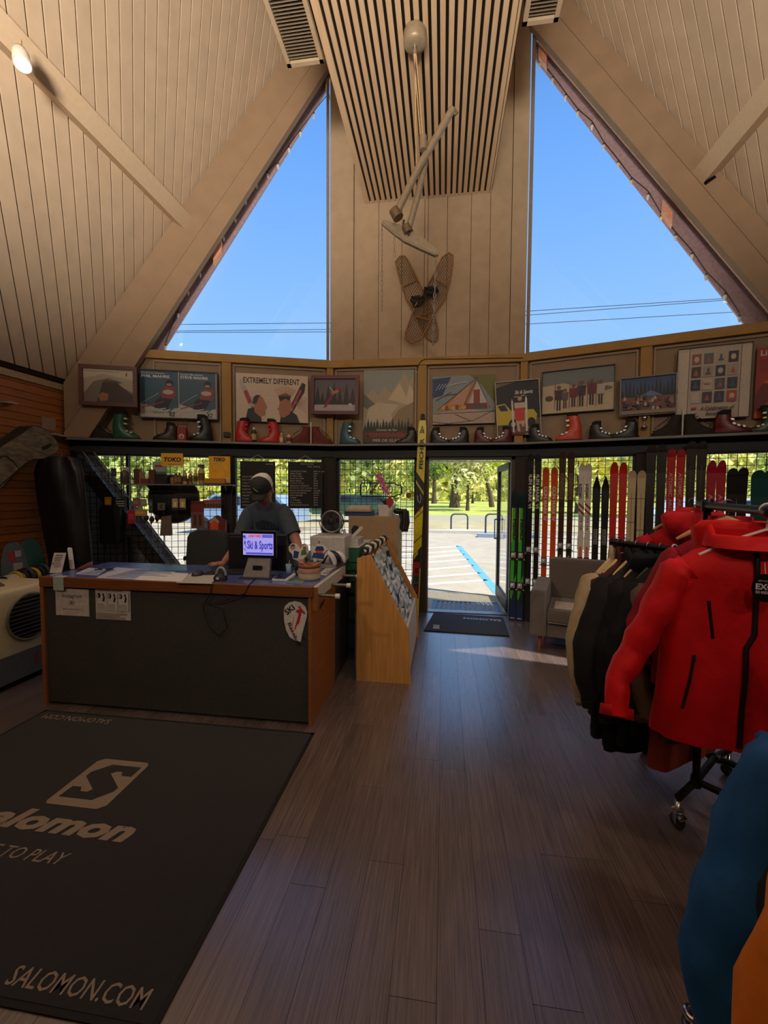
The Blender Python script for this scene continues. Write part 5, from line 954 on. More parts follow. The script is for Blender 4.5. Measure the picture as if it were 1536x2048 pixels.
# white oval ski-school sign on the right end of the counter front
rt = root('oval_sign', 'white rounded sign with red skier at the right end of the counter front', 'sign', onfront(592, 1282)); pts = [(568, 1222), (571, 1211), (578, 1205), (590, 1202), (602, 1205), (611, 1213), (615, 1224), (613, 1238), (608, 1256), (604, 1272), (602, 1283), (592, 1281), (580, 1274), (573, 1260), (569, 1242)]
P = [onfront(*p) for p in pts]; m = MB(); m.ext([V((p.x, yf_-.0005, p.z)) for p in P][::-1], (0, -.006, 0), K((214, 204, 194), .6)); m.build('plate', rt)
x0_, x1_, z0_, z1_ = min(p.x for p in P), max(p.x for p in P), min(p.z for p in P), max(p.z for p in P); m = MB(); s = Sheet(m, V((x0_, yf_-.0072, z0_)), V((1, 0, 0)), Z, x1_-x0_, z1_-z0_)
text(m, 'SKI', s.P(.16, .64), V((.75, 0, .62)), V((-.62, 0, .75)), .075, .042, K((34, 34, 36), .5), .03); text(m, 'Baseball', s.P(.16, .44), V((.42, 0, -.9)), V((.9, 0, .42)), .17, .026, K((34, 34, 36), .5), .02)
s.poly([(.62, .80), (.74, .84), (.93, .72), (.88, .68), (.78, .74), (.72, .60), (.66, .46), (.56, .40), (.50, .30), (.46, .32), (.54, .48), (.60, .60), (.64, .70), (.52, .74), (.54, .78)], (186, 44, 56)); s.ell(.68, .86, .05, .03, (186, 44, 56)); s.bar(.36, .26, .52, .30, .003, (186, 44, 56)); s.bar(.34, .24, .44, .62, .0022, (186, 44, 56)); s.rect(.78, .07, .88, .13, (40, 40, 42)); m.build('print', rt)
# sockets sign on the side
m = MB(); q = onx(634, 1214, cx1+.001); s = Sheet(m, V((cx1+.0008, q.y, q.z-.03)), V((0, 1, 0)), Z, .22, .06)
s.ell(.08, .5, .05, .3, (190, 180, 170)); s.bar(.3, .3, .9, .55, .02, (30, 26, 26)); s.bar(.3, .0, .8, .25, .016, (30, 26, 26)); m.build('sticker', label='small dark sticker with white circle on the oak end of the counter', category='sticker')
# white peg rack on the counter end
rt = root('peg_rack', 'white board with three steel pegs fixed to the end of the counter', 'rack', (cx1+.02, 3.2, .86)); m = MB(); m.box(cx1+.001, cx1+.03, 2.76, 3.62, .868, .955, K((206, 200, 190), .6, var=.06)); m.build('rack_board', rt); m = MB(); m.box(cx1+.001, cx1+.04, 2.745, 2.76, .80, .955, OAK); m.build('end_block', rt)
for y in (2.80, 3.14, 3.50): m = MB(); m.tube([(cx1+.03, y, .892), (cx1+.155, y, .89)], .0125, K((120, 116, 112), .4, .6), 10); m.lathe([(.0, 0), (.017, 0), (.018, .03), (.0, .03)], (cx1+.15, y, .89), WHITE, 10, (1, 0, 0)); m.build('peg', rt)
# mouse pad, mouse, keyboard, scanner, phone dock
def dome(c, rx, ry, rz, mat, name, label, cat): m = MB(); m.loft([[c+V((rx*math.cos(t)*k, ry*math.sin(t)*k, z)) for t in [2*math.pi*i/14 for i in range(14)]] for k, z in ((.9, .001), (1, .3*rz), (.85, .75*rz), (.45, rz), (.05, rz*1.02))], mat); return m.build(name, label=label, category=cat)
dome(CT(396, 1151), .042, .06, .034, K((40, 42, 46), .3, coat=.5), 'computer_mouse', 'dark grey computer mouse on the pale sheet left of the keyboard', 'mouse')
rt = root('keyboard', 'black keyboard behind the barcode scanner', 'keyboard', CT(470, 1146)); a, b = CT(408, 1151), CT(500, 1149); m = MB(); m.obox(a, (b-a), (0, .14, .0), Z*.018, BLK2); m.build('key_bed', rt, bevel=.004)
m = MB()
for i in range(14):
    for j in range(5): m.obox(a+(b-a)*(.02+i*.069)+V((0, .008+j*.026, .018)), (b-a)*.06, (0, .021, 0), Z*.006, K((44, 44, 48), .5))
m.build('keys', rt, kind='stuff')
rt = root('barcode_scanner', 'black handheld scanner with grey loop lying in front of the keyboard', 'scanner', CT(442, 1160)); c = CT(441, 1160); m = MB(); m.loft([[c+V((rx*math.cos(t), ry*math.sin(t), z)) for t in [2*math.pi*i/14 for i in range(14)]] for rx, ry, z in ((.05, .04, .001), (.05, .04, .02), (.035, .03, .04), (.02, .02, .05))], BLK2); m.build('base', rt)
m = MB(); m.tube([c+V((-.03+.035*(1-math.cos(t)), 0, .035+.055*math.sin(t))) for t in [math.pi*i/10 for i in range(11)]], .010, K((150, 150, 156), .3), 8); m.build('loop_handle', rt); m = MB(); m.cbox(c+V((0, -.042, .02)), ((1, 0, 0), (0, 1, 0), (0, 0, 1)), (.02, .003, .02), K((190, 190, 190), .4)); m.build('badge', rt)
m = MB(); yv = cy0-.02; m.tube([c+V((-.01, -.03, .01)), V((c.x-.0, yv, HC-.0)), V((c.x-.005, yv-.004, HC-.07)), V((-1.64, yv, .80)), V((-1.60, yv, .66)), V((-1.52, yv, .60)), V((-1.46, yv, .66)), V((-1.50, yv, .80)), V((-1.62, yv, .83)), V((-1.50, yv, .84)), V((-1.33, yv-.004, HC-.06)), V((-1.30, yv, HC+.0)), CT(520, 1150)+Z*.01], .0035, BLACK, 6); m.build('cable_loop', label='thin black cable looping down over the counter front', category='cable')
# large monitor seen from behind and customer display
rt = root('monitor', 'wide black computer monitor seen from behind, facing the man', 'monitor', V((-1.60, 3.27, HC))); ym = 3.25; a = ony(456, 1067, ym); b = ony(573, 1149, ym)
m = MB(); m.box(a.x, b.x, ym, ym+.035, b.z, a.z, K((22, 22, 26), .4)); m.build('case', rt, bevel=.008); m = MB(); m.box(a.x+.02, b.x-.02, ym+.035, ym+.037, b.z+.02, a.z-.02, K((90, 130, 200), .3, emit=.4)); m.build('screen', rt)
m = MB(); cxm = (a.x+b.x)/2; m.box(cxm-.03, cxm+.03, ym-.02, ym, HC+.01, b.z+.15, BLK2); m.box(cxm-.11, cxm+.11, ym-.08, ym+.10, HC, HC+.012, BLK2); m.build('stand', rt)
m = MB(); q = ony(503, 1142, ym-.002); m.box(a.x+.02, a.x+.12, ym-.001, ym, a.z-.03, a.z-.022, K((70, 70, 74), .5)); m.build('label_strip', rt)
rt = root('customer_display', 'customer facing touch display showing the shop logo on a grey stand', 'display', CT(515, 1160)); yd = 3.0
A_ = ony(481, 1060, yd); B_ = ony(552, 1117, yd); m = MB(); m.box(A_.x, B_.x, yd, yd+.03, B_.z, A_.z, K((14, 14, 16), .35)); m.build('bezel', rt, bevel=.008)
a, b = ony(486, 1067, yd), ony(547, 1111, yd); m = MB(); m.box(a.x, b.x, yd-.001, yd+.0, b.z, a.z, K((176, 172, 255), .4, var=0, emit=.62)); m.build('screen', rt)
def EM(c, e_=.5): return K(c, .5, var=0, emit=e_)
m = MB(); s = Sheet(m, V((a.x, yd-.0015, b.z)), V((1, 0, 0)), Z, b.x-a.x, a.z-b.z)
INK = EM((70, 74, 190), .5); s.rect(.10, .03, .98, .12, EM((96, 92, 225))); s.rect(.63, .82, .98, .97, EM((110, 108, 230)))
s.k += 1; text(m, 'LAND PARK', s.P(.18, .83), s.ex, s.ey, .43*s.w, .13*s.h, EM((236, 60, 90)), .05, 0, 0)
s.k += 1; text(m, 'Ski & Sports', s.P(.14, .16), s.ex, s.ey, .84*s.w, .52*s.h, INK, .03, 0, 0)
for p in [(.05, .86, .05, .07), (.07, .60, .03, .06)]: s.ell(*p, INK)
s.bar(.03, .72, .13, .8, .004, INK); s.bar(.05, .60, .12, .34, .005, INK); s.bar(.03, .3, .12, .22, .005, INK); s.bar(.02, .5, .11, .55, .004, INK); m.build('screen_logo', rt)
a, b = ony(496, 1112, yd+.02), ony(538, 1165, yd-.06); m = MB(); m.ext([V((a.x+.01, yd+.02, B_.z+.02)), V((b.x-.02, yd+.02, B_.z+.02)), V((b.x, yd-.06, HC+.005)), V((a.x-.005, yd-.06, HC+.005))], (0, .03, .0), K((112, 106, 102), .45, .3)); m.build('stand', rt, bevel=.005)
m = MB(); m.box(a.x-.02, b.x+.02, yd-.10, yd+.06, HC, HC+.008, K((60, 60, 64), .4)); m.build('foot', rt); m = MB(); cz_ = (B_.z+HC)/2; m.obox(V(((a.x+b.x)/2-.035, yd-.036, cz_-.012)), (.07, 0, 0), (0, -.006, 0), (0, .006, .03), K((30, 30, 32), .2)); m.build('card_slot', rt)
# card reader, webcam, cup, pot with paper figures
rt = root('card_reader', 'small black and white card terminal right of the customer display', 'card terminal', CT(566, 1160)); c = CT(560, 1163); m = MB(); m.ext([c+V((-.06, 0, .001)), c+V((.05, 0, .001)), c+V((.085, .09, .03)), c+V((-.035, .09, .03))], Z*.014, K((206, 206, 208), .4)); m.build('terminal_body', rt, bevel=.004)
m = MB(); m.ext([c+V((-.052, .006, .0175)), c+V((.035, .006, .0175)), c+V((.066, .08, .0445)), c+V((-.03, .08, .0445))], Z*.003, K((16, 16, 18), .25)); m.build('terminal_screen', rt)
m = MB(); c = CT(592, 1150); m.lathe([(.03, 0), (.03, .008), (.008, .012), (.008, .05)], c, BLACK, 12); m.sph(c+Z*.065, .028, BLK2, 12, 8); m.lathe([(.012, 0), (.014, .006)], c+V((0, -.026, .065)), CHROME, 10, (0, -1, 0)); m.build('webcam', label='small round black webcam between card terminal and plant pot', category='camera')
rt = root('cup', 'translucent pale blue cup by the right edge of the monitor', 'cup', CT(577, 1142)); c = CT(577, 1143); m = MB(); m.lathe([(.018, 0), (.024, .06), (.021, .06), (.016, .005)], c, K((150, 190, 220), .2), 12); m.build('cup_body', rt); m = MB(); m.tube([c+Z*.03, c+V((.01, 0, .09))], .003, WHITE, 5); m.build('straw', rt)
rt = root('plant_pot', 'two-tone clay pot holding paper cut-outs at the counter corner', 'pot', CT(619, 1160)); c = CT(619, 1158); m = MB(); m.lathe([(.0, .0), (.078, .001), (.082, .02), (.082, .05)], c, K((196, 172, 152), .6), 28, cap=False); m.lathe([(.082, .05), (.083, .052), (.080, .085), (.074, .09)], c, K((172, 134, 112), .6), 28, cap=False); m.lathe([(.074, .09), (.082, .092), (.080, .112), (.072, .112), (.070, .02)], c, K((150, 84, 56), .6), 28, cap=False); m.build('pot_body', rt)
m = MB(); m.lathe([(0, .085), (.071, .085)], c, K((50, 40, 34), .9), 20, cap=False); m.build('soil', rt)
def cutout(px, fig, label):
    yq = c.y; P = [ony(u, v, yq) for u, v in px]; r_ = root('paper_cutout', label, 'cut-out', P[0]); m = MB(); m.ext([V((p.x, yq, p.z)) for p in P][::-1], (0, .0015, 0), K((222, 218, 212), .7)); m.tube([P[0]-V((0, 0, .0)), V((c.x+.01*(P[0].x-c.x), yq, c.z+.088))], .002, WHITE, 5); m.build('paper', r_)
    m = MB(); zmin = min(p.z for p in P); xmin = min(p.x for p in P); w_ = max(p.x for p in P)-xmin; h_ = max(p.z for p in P)-zmin; fig(Sheet(m, V((xmin, yq-.0003, zmin)), V((1, 0, 0)), Z, w_, h_)); m.build('drawing', r_)
cutout([(594, 1120), (586, 1118), (584, 1108), (578, 1102), (577, 1094), (583, 1087), (592, 1087), (597, 1093), (601, 1098), (606, 1090), (612, 1088), (617, 1094), (615, 1100), (618, 1104), (612, 1112), (606, 1118)], lambda s: (s.ell(.2, .76, .13, .14, (190, 140, 120)), s.poly([(.1, .82), (.34, .84), (.28, .95), (.14, .93)], (60, 60, 90)), s.poly([(.22, .1), (.46, .12), (.52, .5), (.28, .58)], (54, 60, 110)), s.ell(.8, .72, .1, .12, (150, 110, 100)), s.poly([(.6, .3), (.9, .36), (.86, .6), (.66, .62)], (90, 120, 60))), 'paper cut-out of two small cartoon figures, left of the clay pot rim')
cutout([(646, 1121), (634, 1118), (624, 1112), (622, 1102), (620, 1094), (625, 1090), (632, 1094), (634, 1084), (638, 1078), (643, 1081), (642, 1089), (650, 1092), (657, 1101), (654, 1110)], lambda s: (s.ell(.5, .42, .2, .16, (206, 90, 80)), s.poly([(.25, .46), (.78, .46), (.7, .66), (.36, .66)], (44, 66, 120)), s.poly([(.1, .12), (.75, .06), (.8, .34), (.2, .36)], (50, 76, 120)), s.bar(.72, .3, .96, .5, .006, (190, 60, 70)), s.ell(.5, .86, .07, .08, (150, 140, 140))), 'paper cut-out of a red faced cartoon figure in blue, right of the clay pot rim')
# right wing: white appliance, fan, helmet shells, boxes
yb0 = 3.62
rt = root('white_machine', 'off-white box shaped office machine under the small fan', 'machine', CT(655, 1115)); a, b = ony(620, 1072, 3.75), ony(690, 1112, 3.75); m = MB(); m.box(a.x, b.x, 3.75, 4.05, HC, a.z, K((196, 192, 186), .5)); m.build('machine_body', rt, bevel=.012); m = MB(); m.box(a.x+.04, b.x-.04, 3.745, 3.751, HC+.05, HC+.075, K((60, 60, 60), .5)); m.build('paper_slot', rt)
ztop = a.z; xm = ony(663, 1066, 3.9).x; rt = root('desk_fan', 'small black desk fan on top of the white machine', 'fan', V((xm, 3.9, ztop))); c = V((xm, 3.9, ztop+.125))
ax = V((-.1, -1, 0)).normalized(); R3 = [c+(V((1, -.1, 0)).normalized()*math.cos(t)+Z*math.sin(t))*.10 for t in [2*math.pi*i/28 for i in range(28)]]
m = MB(); m.tube(R3, .009, K((150, 146, 140), .3, .6), 6, closed=True); m.tube([p+ax*-.05 for p in R3], .006, BLK2, 6, closed=True); m.build('ring', rt); m = MB(); m.lathe([(0, 0), (.028, .0), (.034, .02), (.034, .05), (0, .06)], c-ax*.03, BLK2, 14, ax); m.build('hub', rt)
for k in range(4):
    t = k*math.pi/2+.5; d1 = V((1, -.1, 0)).normalized()*math.cos(t)+Z*math.sin(t); d2 = V((1, -.1, 0)).normalized()*math.cos(t+.9)+Z*math.sin(t+.9); m = MB(); m.ext([c+d1*.03, c+d1*.085, c+(d1+d2)*.048, c+d2*.085, c+d2*.03], ax*.004, K((54, 52, 52), .4)); m.build('blade', rt)
m = MB(); m.tube([c-V((.10, 0, 0)), c-V((.12, 0, .0)), V((c.x-.09, c.y, ztop+.01)), V((c.x+.09, c.y, ztop+.01)), c+V((.12, 0, 0)), c+V((.10, 0, 0))], .006, K((176, 172, 164), .4, .5), 6); m.build('stand', rt)
for k in range(3):
    cc_ = CT(655+k*6, 1124); m = MB(); rr_ = .085-.012*k; x_ = ony(652+k*9, 1110, 3.45).x
    pts = [V((x_+math.cos(t)*rr_, 3.42+k*.06, HC+.03+math.sin(t)*(rr_+.02))) for t in [math.pi*i/10 for i in range(11)]]; m.tube(pts, [.010]+[.020]*9+[.010], K((222, 222, 224), .25) if k % 2 == 0 else K((34, 34, 36), .25), 8, flat=1.9)
    m.build('curved_guard', label=['white curved guard shell nearest, behind the paper cut-outs', 'black curved guard shell between the two white shells', 'white curved guard shell nearest to the green boxes'][k], category='guard')
flat('document_tray', 'flat white tray at the right edge of the counter below the curved guards', 'tray', [(640, 1136), (672, 1137), (694, 1115), (662, 1113)], (150, 140, 130), h=.03)
rt = root('brass_figure', 'small brass coloured loop ornament standing left of the white machine', 'ornament', CT(609, 1110)); c = V((ony(609, 1100, 3.85).x, 3.85, HC)); m = MB(); m.lathe([(.03, 0), (.03, .01), (.01, .02), (.012, .05)], c, K((150, 104, 44), .35, .7), 12); m.tube([c+V((math.sin(t)*.03, 0, .095-math.cos(t)*.045)) for t in [2*math.pi*i/14 for i in range(14)]], .009, K((150, 104, 44), .35, .7), 6, closed=True); m.build('ornament_body', rt)
# ================================================================ OFFICE CHAIR
rt = root('office_chair', 'dark green-black padded office chair with armrest behind the counter', 'chair', V((-2.27, 3.85, 0))); CH = K((44, 46, 44), .8, var=.15, scale=60); a = ony(369, 1060, 3.7); b = ony(456, 1150, 3.7); cxh = (a.x+b.x)/2; w_ = (b.x-a.x)/2
m = MB(); m.loft([[V((cxh+w_*k*math.copysign(abs(math.cos(t))**.6, math.cos(t)), 3.7+.06*q+.05*math.copysign(abs(math.sin(t))**.6, math.sin(t)), z)) for t in [2*math.pi*i/20 for i in range(20)]] for k, q, z in ((.7, 0, .62), (.92, 0, .66), (1.0, .3, .8), (1.0, .6, 1.0), (.97, .8, a.z-.07), (.85, .9, a.z-.025), (.5, .9, a.z))], CH); m.build('backrest', rt)
m = MB(); m.loft([[V((cxh+.25*k*math.copysign(abs(math.cos(t))**.6, math.cos(t)), 4.0+.24*k*math.copysign(abs(math.sin(t))**.6, math.sin(t)), z)) for t in [2*math.pi*i/20 for i in range(20)]] for k, z in ((.85, .44), (1, .47), (1, .51), (.8, .54))], CH); m.build('seat', rt)
for sx_ in (-1, 1): m = MB(); xx = cxh+sx_*(w_+.03); m.tube([(xx, 4.0, .47), (xx+sx_*.03, 3.98, .72)], .015, BLACK, 8); m.loft([[V((xx+sx_*.03+.03*math.cos(t), 3.9+.13*math.sin(t), z)) for t in [2*math.pi*i/12 for i in range(12)]] for z in (.94 if False else .93, .955, .965)], BLK2); m.tube([(xx+sx_*.03, 3.98, .72), (xx+sx_*.03, 3.95, .94)], .012, BLACK, 8); m.build('armrest', rt)
m = MB(); m.tube([(cxh, 3.95, .08), (cxh, 3.95, .45)], .03, BLK2, 10); m.build('gas_column', rt)
for k in range(5): t = k*2*math.pi/5; e_ = V((cxh+.28*math.cos(t), 3.95+.28*math.sin(t), .07)); m = MB(); m.tube([(cxh, 3.95, .12), e_], [.03, .018], BLK2, 8); m.sph(e_-Z*.042, .028, BLACK, 8, 6); m.build('base_leg', rt)
m = MB(); m.tube([(cxh, 3.76, .70), (cxh, 3.90, .50), (cxh, 3.96, .45)], .02, BLK2, 8); m.build('back_support', rt)
# ================================================================ PERSON BEHIND THE COUNTER
SKIN = K((176, 122, 96), .55, var=.06)
def skinmesh(name, nodes, edges, mat, parent, root_i=0, sub=2):
    off = V((0, 0, 0)); p = parent
    while p is not None: off += p.location; p = p.parent
    me = bpy.data.meshes.new(name); me.from_pydata([V(n[0])-off for n in nodes], edges, []); o = bpy.data.objects.new(name, me); COL.objects.link(o); o.parent = parent
    sk = o.modifiers.new('skin', 'SKIN'); sk.use_smooth_shade = True; sk.branch_smoothing = .3
    if not me.skin_vertices: 
        with bpy.context.temp_override(object=o, active_object=o): bpy.ops.mesh.customdata_skin_add()
    for i, n in enumerate(nodes):
        r = n[1]; me.skin_vertices[0].data[i].radius = (r, r) if not isinstance(r, tuple) else r
        me.skin_vertices[0].data[i].use_root = (i == root_i)
    s = o.modifiers.new('sub', 'SUBSURF'); s.levels = sub; s.render_levels = sub; me.materials.append(mat); return o
hd = ony(525, 992, 3.56); hx = hd.x
pr = root('person', 'man in grey t-shirt and trucker cap bending over the counter keyboard', 'person', V((hx-.02, 3.8, 0)))
px0 = hx-.02
N_ = []; E_ = []
def nd(p, r, par=None):
    N_.append((V(p), r)); i = len(N_)-1
    if par is not None: E_.append((par, i))
    return i
pel = nd((px0, 3.86, .98), (.15, .11)); sp1 = nd((px0, 3.82, 1.16), (.15, .11), pel); che = nd((px0-.005, 3.74, 1.34), (.15, .10), sp1); nk = nd((hx, 3.655, 1.485), .062, che); nk2 = nd((hx, 3.61, 1.53), .06, nk)
h1 = nd((hx, 3.575, 1.575), .082, nk2); h2 = nd((hx, 3.565, 1.635), .092, h1); h3 = nd((hx, 3.58, 1.68), .075, h2)
for sg in (-1, 1):
    hip = nd((px0+sg*.10, 3.86, .90), .095, pel); kn = nd((px0+sg*.12, 3.80, .50), .062, hip); an = nd((px0+sg*.13, 3.86, .09), .045, kn); nd((px0+sg*.14, 3.72, .045), .04, an)
hands = []
wl_, wr_ = CT(446, 1128, 1.01), CT(604, 1128, 1.0)
for sg, el, wr in ((-1, ony(474, 1092, 3.62), wl_), (1, ony(594, 1088, 3.62), wr_)):
    sh_ = nd((px0+sg*.17, 3.73, 1.41), .062, che); e_ = nd(el, .046, sh_); w = nd(wr, .030, e_)
    d = ((CT(427, 1128, .995) if sg < 0 else CT(604, 1146, .99))-wr).normalized(); sd = V((-d.y, d.x, 0)).normalized(); pm = nd(wr+d*.05, .034, w)
    for k in range(4):
        f0 = wr+d*.085+sd*(.030-.020*k); L = (.075, .085, .08, .062)[k]; dd = (d+sd*(.18-.12*k)).normalized(); i = nd(f0+Z*.005, .0105, pm); i = nd(f0+dd*L*.5+Z*.010, .0095, i); nd(f0+dd*L-Z*.012, .008, i)
    tsd = sd if sg > 0 else -sd; tsd = -tsd
    i = nd(wr+d*.035+tsd*.035, .013, pm); i = nd(wr+d*.065+tsd*.055-Z*.003, .011, i); nd(wr+d*.09+tsd*.06-Z*.01, .009, i)
skinmesh('body', N_, E_, SKIN, pr)
# T-shirt
TS = K((72, 82, 88), .9, var=.12, scale=40, bump=.15, bscale=300); m = MB()
def ring(c, rx, ry, a, b, n=20, p=1.0): return [c+a*(rx*math.copysign(abs(math.cos(t))**p, math.cos(t)))+b*(ry*math.copysign(abs(math.sin(t))**p, math.sin(t))) for t in [2*math.pi*i/n for i in range(n)]]
Xv = V((1, 0, 0)); rr = []
for z, y, rx, ry in ((.84, 3.87, .205, .145), (.95, 3.86, .21, .15), (1.05, 3.84, .205, .145), (1.18, 3.81, .205, .14), (1.30, 3.765, .215, .135), (1.39, 3.72, .225, .115), (1.44, 3.70, .21, .10), (1.478, 3.68, .155, .085), (1.50, 3.665, .085, .072), (1.508, 3.66, .072, .066)):
    rr.append([p+Z*(.006*math.sin(3*i+z*20)) for i, p in enumerate(ring(V((px0, y, z)), rx, ry, Xv, V((0, .95, -.15)), 24, .85))])
m.loft(rr, TS, cap=False)
for sg, el in ((-1, ony(474, 1092, 3.62)), (1, ony(594, 1088, 3.62))):
    s0 = V((px0+sg*.155, 3.71, 1.42)); d = (el-s0).normalized(); m.tube([s0-d*.02-V((sg*.03, 0, 0)), s0+d*.05, s0+d*.14, s0+d*.24], [.075, .088, .078, .074], TS, 16, cap=False)
m.build('t_shirt', pr, subsurf=1)
m = MB(); PR_ = K((36, 40, 46), .9); c = V((px0+.02, 3.615, 1.27)); rg = random.Random(2)
for k in range(7): a = c+V((-.09+.03*k, .0, .0)); hgt = .04+.035*math.sin((k+1)*.5); m.obox(a+V((0, .012-.02*math.sin((k+1)*.45), 0)), V((.026, 0, 0)), V((0, .006, 0)), V((0, -.06*hgt/.07*.2, hgt)), PR_)
m.build('shirt_print', pr)
m = MB(); J = K((40, 46, 66), .9); m.loft([ring(V((px0, 3.865, z)), rx, ry, Xv, V((0, 1, 0)), 20) for z, rx, ry in ((.86, .195, .14), (.98, .19, .135))], J, cap=False)
for sg in (-1, 1): m.tube([V((px0+sg*.09, 3.865, .9)), V((px0+sg*.12, 3.80, .50)), V((px0+sg*.13, 3.86, .10))], [.115, .085, .07], J, 14)
m.build('jeans', pr)
for sg in (-1, 1): m = MB(); c = V((px0+sg*.14, 3.80, 0)); m.loft([[c+V((.05*k*math.cos(t), .14*k*math.sin(t)-.02, z)) for t in [2*math.pi*i/14 for i in range(14)]] for k, z in ((.95, .001), (1, .03), (.85, .07), (.5, .1))], K((50, 46, 44), .7)); m.build('shoe', pr)
# head details; the face looks down at the keyboard
fd = V((.02, -.80, -.60)).normalized(); fu = V((0, -.60, .80)).normalized(); fx = fd.cross(fu).normalized()
if fx.x < 0: fx = -fx
hc = V((hx, 3.57, 1.615)); HM = Matrix((fx, fd, fu)).transposed()
m = MB(); m.sph(hc, (.078, .096, .112), SKIN, 22, 16, HM); m.sph(hc+fd*.05-fu*.055, (.052, .05, .055), SKIN, 14, 10, HM); m.build('face', pr)
m = MB(); m.loft([[hc+fd*(.088+q)+fu*w_+fx*(r*math.cos(t))+fu*(r*.5*math.sin(t)) for t in [2*math.pi*i/8 for i in range(8)]] for q, w_, r in ((.0, .015, .008), (.012, -.012, .013), (.018, -.026, .015), (.004, -.034, .012))], SKIN); m.build('nose', pr)
for sg in (-1, 1):
    m = MB(); m.sph(hc+fd*.083+fx*sg*.03+fu*.012, .0115, K((226, 222, 216), .3), 10, 8); m.sph(hc+fd*.0925+fx*sg*.03+fu*.010, .005, K((40, 30, 24), .3), 8, 6); m.build('eye', pr)
    m = MB(); m.tube([hc+fd*.088+fx*sg*.014+fu*.034, hc+fd*.088+fx*sg*.032+fu*.038, hc+fd*.08+fx*sg*.048+fu*.030], .004, K((70, 50, 38), .9), 6); m.build('eyebrow', pr)
    m = MB(); m.loft([[hc+fx*sg*(.076+q)-fd*.005+fu*(k*.032*math.sin(t)-.005)+fd*(-k*.018*math.cos(t)) for t in [2*math.pi*i/12 for i in range(12)]] for q, k in ((0, .8), (.012, 1), (.014, .6))], SKIN); m.build('ear', pr)
m = MB(); m.tube([hc+fd*.093-fu*.055-fx*.024, hc+fd*.098-fu*.054, hc+fd*.093-fu*.055+fx*.024], .0055, K((150, 84, 76), .5), 6); m.build('mouth', pr)
m = MB(); m.loft([[hc-fd*.012+fx*(.083*k*math.cos(t))+fd*(.098*k*math.sin(t))+fu*(z-.012*math.sin(t)) for t in [math.pi+math.pi*i/14 for i in range(15)]] for k, z in ((.96, -.05), (1, -.01), (1, .03), (1, .05))], K((74, 62, 52), .9), closed=False, cap=False); m.build('hair', pr)
cap_ = MB(); CAPD = K((44, 42, 44), .8, var=.1, scale=80); CAPW = K((222, 222, 220), .8, var=.06, scale=200)
rt_ = root('cap', None, None, (0, 0, 0)); rt_.parent = pr; rt_.location = hc-pr.location
cu_ = (fu*.92-fd*.12).normalized(); cf_ = (fd*.98+fu*.1).normalized()
def capring(k, z, t0, t1, n): return [hc+fx*(.094*k*math.cos(t))+fd*(.112*k*math.sin(t)-.004)+fu*(z+.03) for t in [t0+(t1-t0)*i/n for i in range(n+1)]]
prof = ((1, 0), (1.0, .03), (.96, .06), (.84, .085), (.62, .102), (.34, .111), (.02, .114))
m = MB(); m.loft([capring(k, z, .05*math.pi, .95*math.pi, 14) for k, z in prof], CAPD, closed=False, cap=False); m.build('front_panel', rt_)
m = MB(); m.loft([capring(k*.998, z, .95*math.pi, 2.05*math.pi, 16) for k, z in prof], CAPW, closed=False, cap=False); m.build('mesh_back', rt_)
m = MB(); br = []
for q, zz_ in ((0, .034), (.035, .030), (.060, .016)): br.append([hc+fx*(.080*math.cos(t)*(1-q*2.2))+fd*(.100*math.sin(t)+q*1.15)+fu*(zz_-.012*abs(math.cos(t))) for t in [.12*math.pi+.76*math.pi*i/12 for i in range(13)]])
m.loft(br, CAPD, closed=False, cap=False); m.loft([[p-fu*.004 for p in r] for r in br][::-1], CAPD, closed=False, cap=False); m.build('brim', rt_)
m = MB(); q = hc+fd*.1085+fu*.075; m.add([q+fx*a+fu*b-fd*(.0 if b < 0 else .012)+fd*.004 for a, b in ((-.035, .02), (.03, .022), (.0, .004), (.012, -.022), (-.008, -.004), (-.03, .008))], [(0, 2, 1), (2, 4, 3), (0, 5, 4, 2)], K((110, 160, 80), .6)); m.build('cap_emblem', rt_)
# ================================================================ PACKET RACK, FILING CABINET, ORCHID
y0r, y1r = 3.48, 4.66; LW = K((196, 140, 74), .5, var=.16, scale=3, stretch=(14, 14, 1), bump=.02); EDG = K((226, 200, 150), .6)
rp = [(-.708, 0), (-.246, 0), (-.268, .455), (-.592, 1.078), (-.708, 1.045)]
rt = root('packet_rack', 'slanted light wooden display rack full of small packets at the end of the counter', 'rack', (-.48, 4.07, 0))
for y in (y0r, y1r-.018): m = MB(); m.ext([(x, y, z) for x, z in rp], (0, .018, 0), LW); m.build('side_panel', rt)
m = MB(); m.box(-.70, -.26, y0r+.018, y1r-.018, .06, .08, LW); m.box(-.708, -.695, y0r+.018, y1r-.018, .02, 1.03, LW); m.ext([(-.285, y0r+.018, .05), (-.262, y0r+.018, .05), (-.282, y0r+.018, .44), (-.305, y0r+.018, .44)], (0, y1r-y0r-.036, 0), K((214, 206, 196), .6)); m.build('carcass', rt)
sl_ = (V((-.268, 0, .455))-V((-.592, 0, 1.078))); k = 0; packs_ = []
for r in range(11):
    t = .02+r*.09; base = V((-.628, 0, 1.025))+sl_*t
    m = MB(); m.obox(base+V((-.02, y0r+.018, -.075)), (0, y1r-y0r-.036, 0), (.0, 0, .055), (.006, 0, 0), LW); m.build('tier', rt)
pal = [(206, 208, 212), (176, 182, 192), (226, 226, 226), (70, 80, 110), (150, 150, 156), (60, 56, 60), (190, 196, 206), (110, 130, 160)]
protos = []
for ci, c in enumerate(pal):
    m = MB(); m.box(-.014, .014, -.07, .07, 0, .095, K(c, .35)); m.box(.0141, .0155, -.055, .055, .03, .075, K(pal[(ci+3) % 8], .4)); m.box(-.004, .004, -.02, .02, .095, .108, K((240, 240, 240), .4)); protos.append(m)
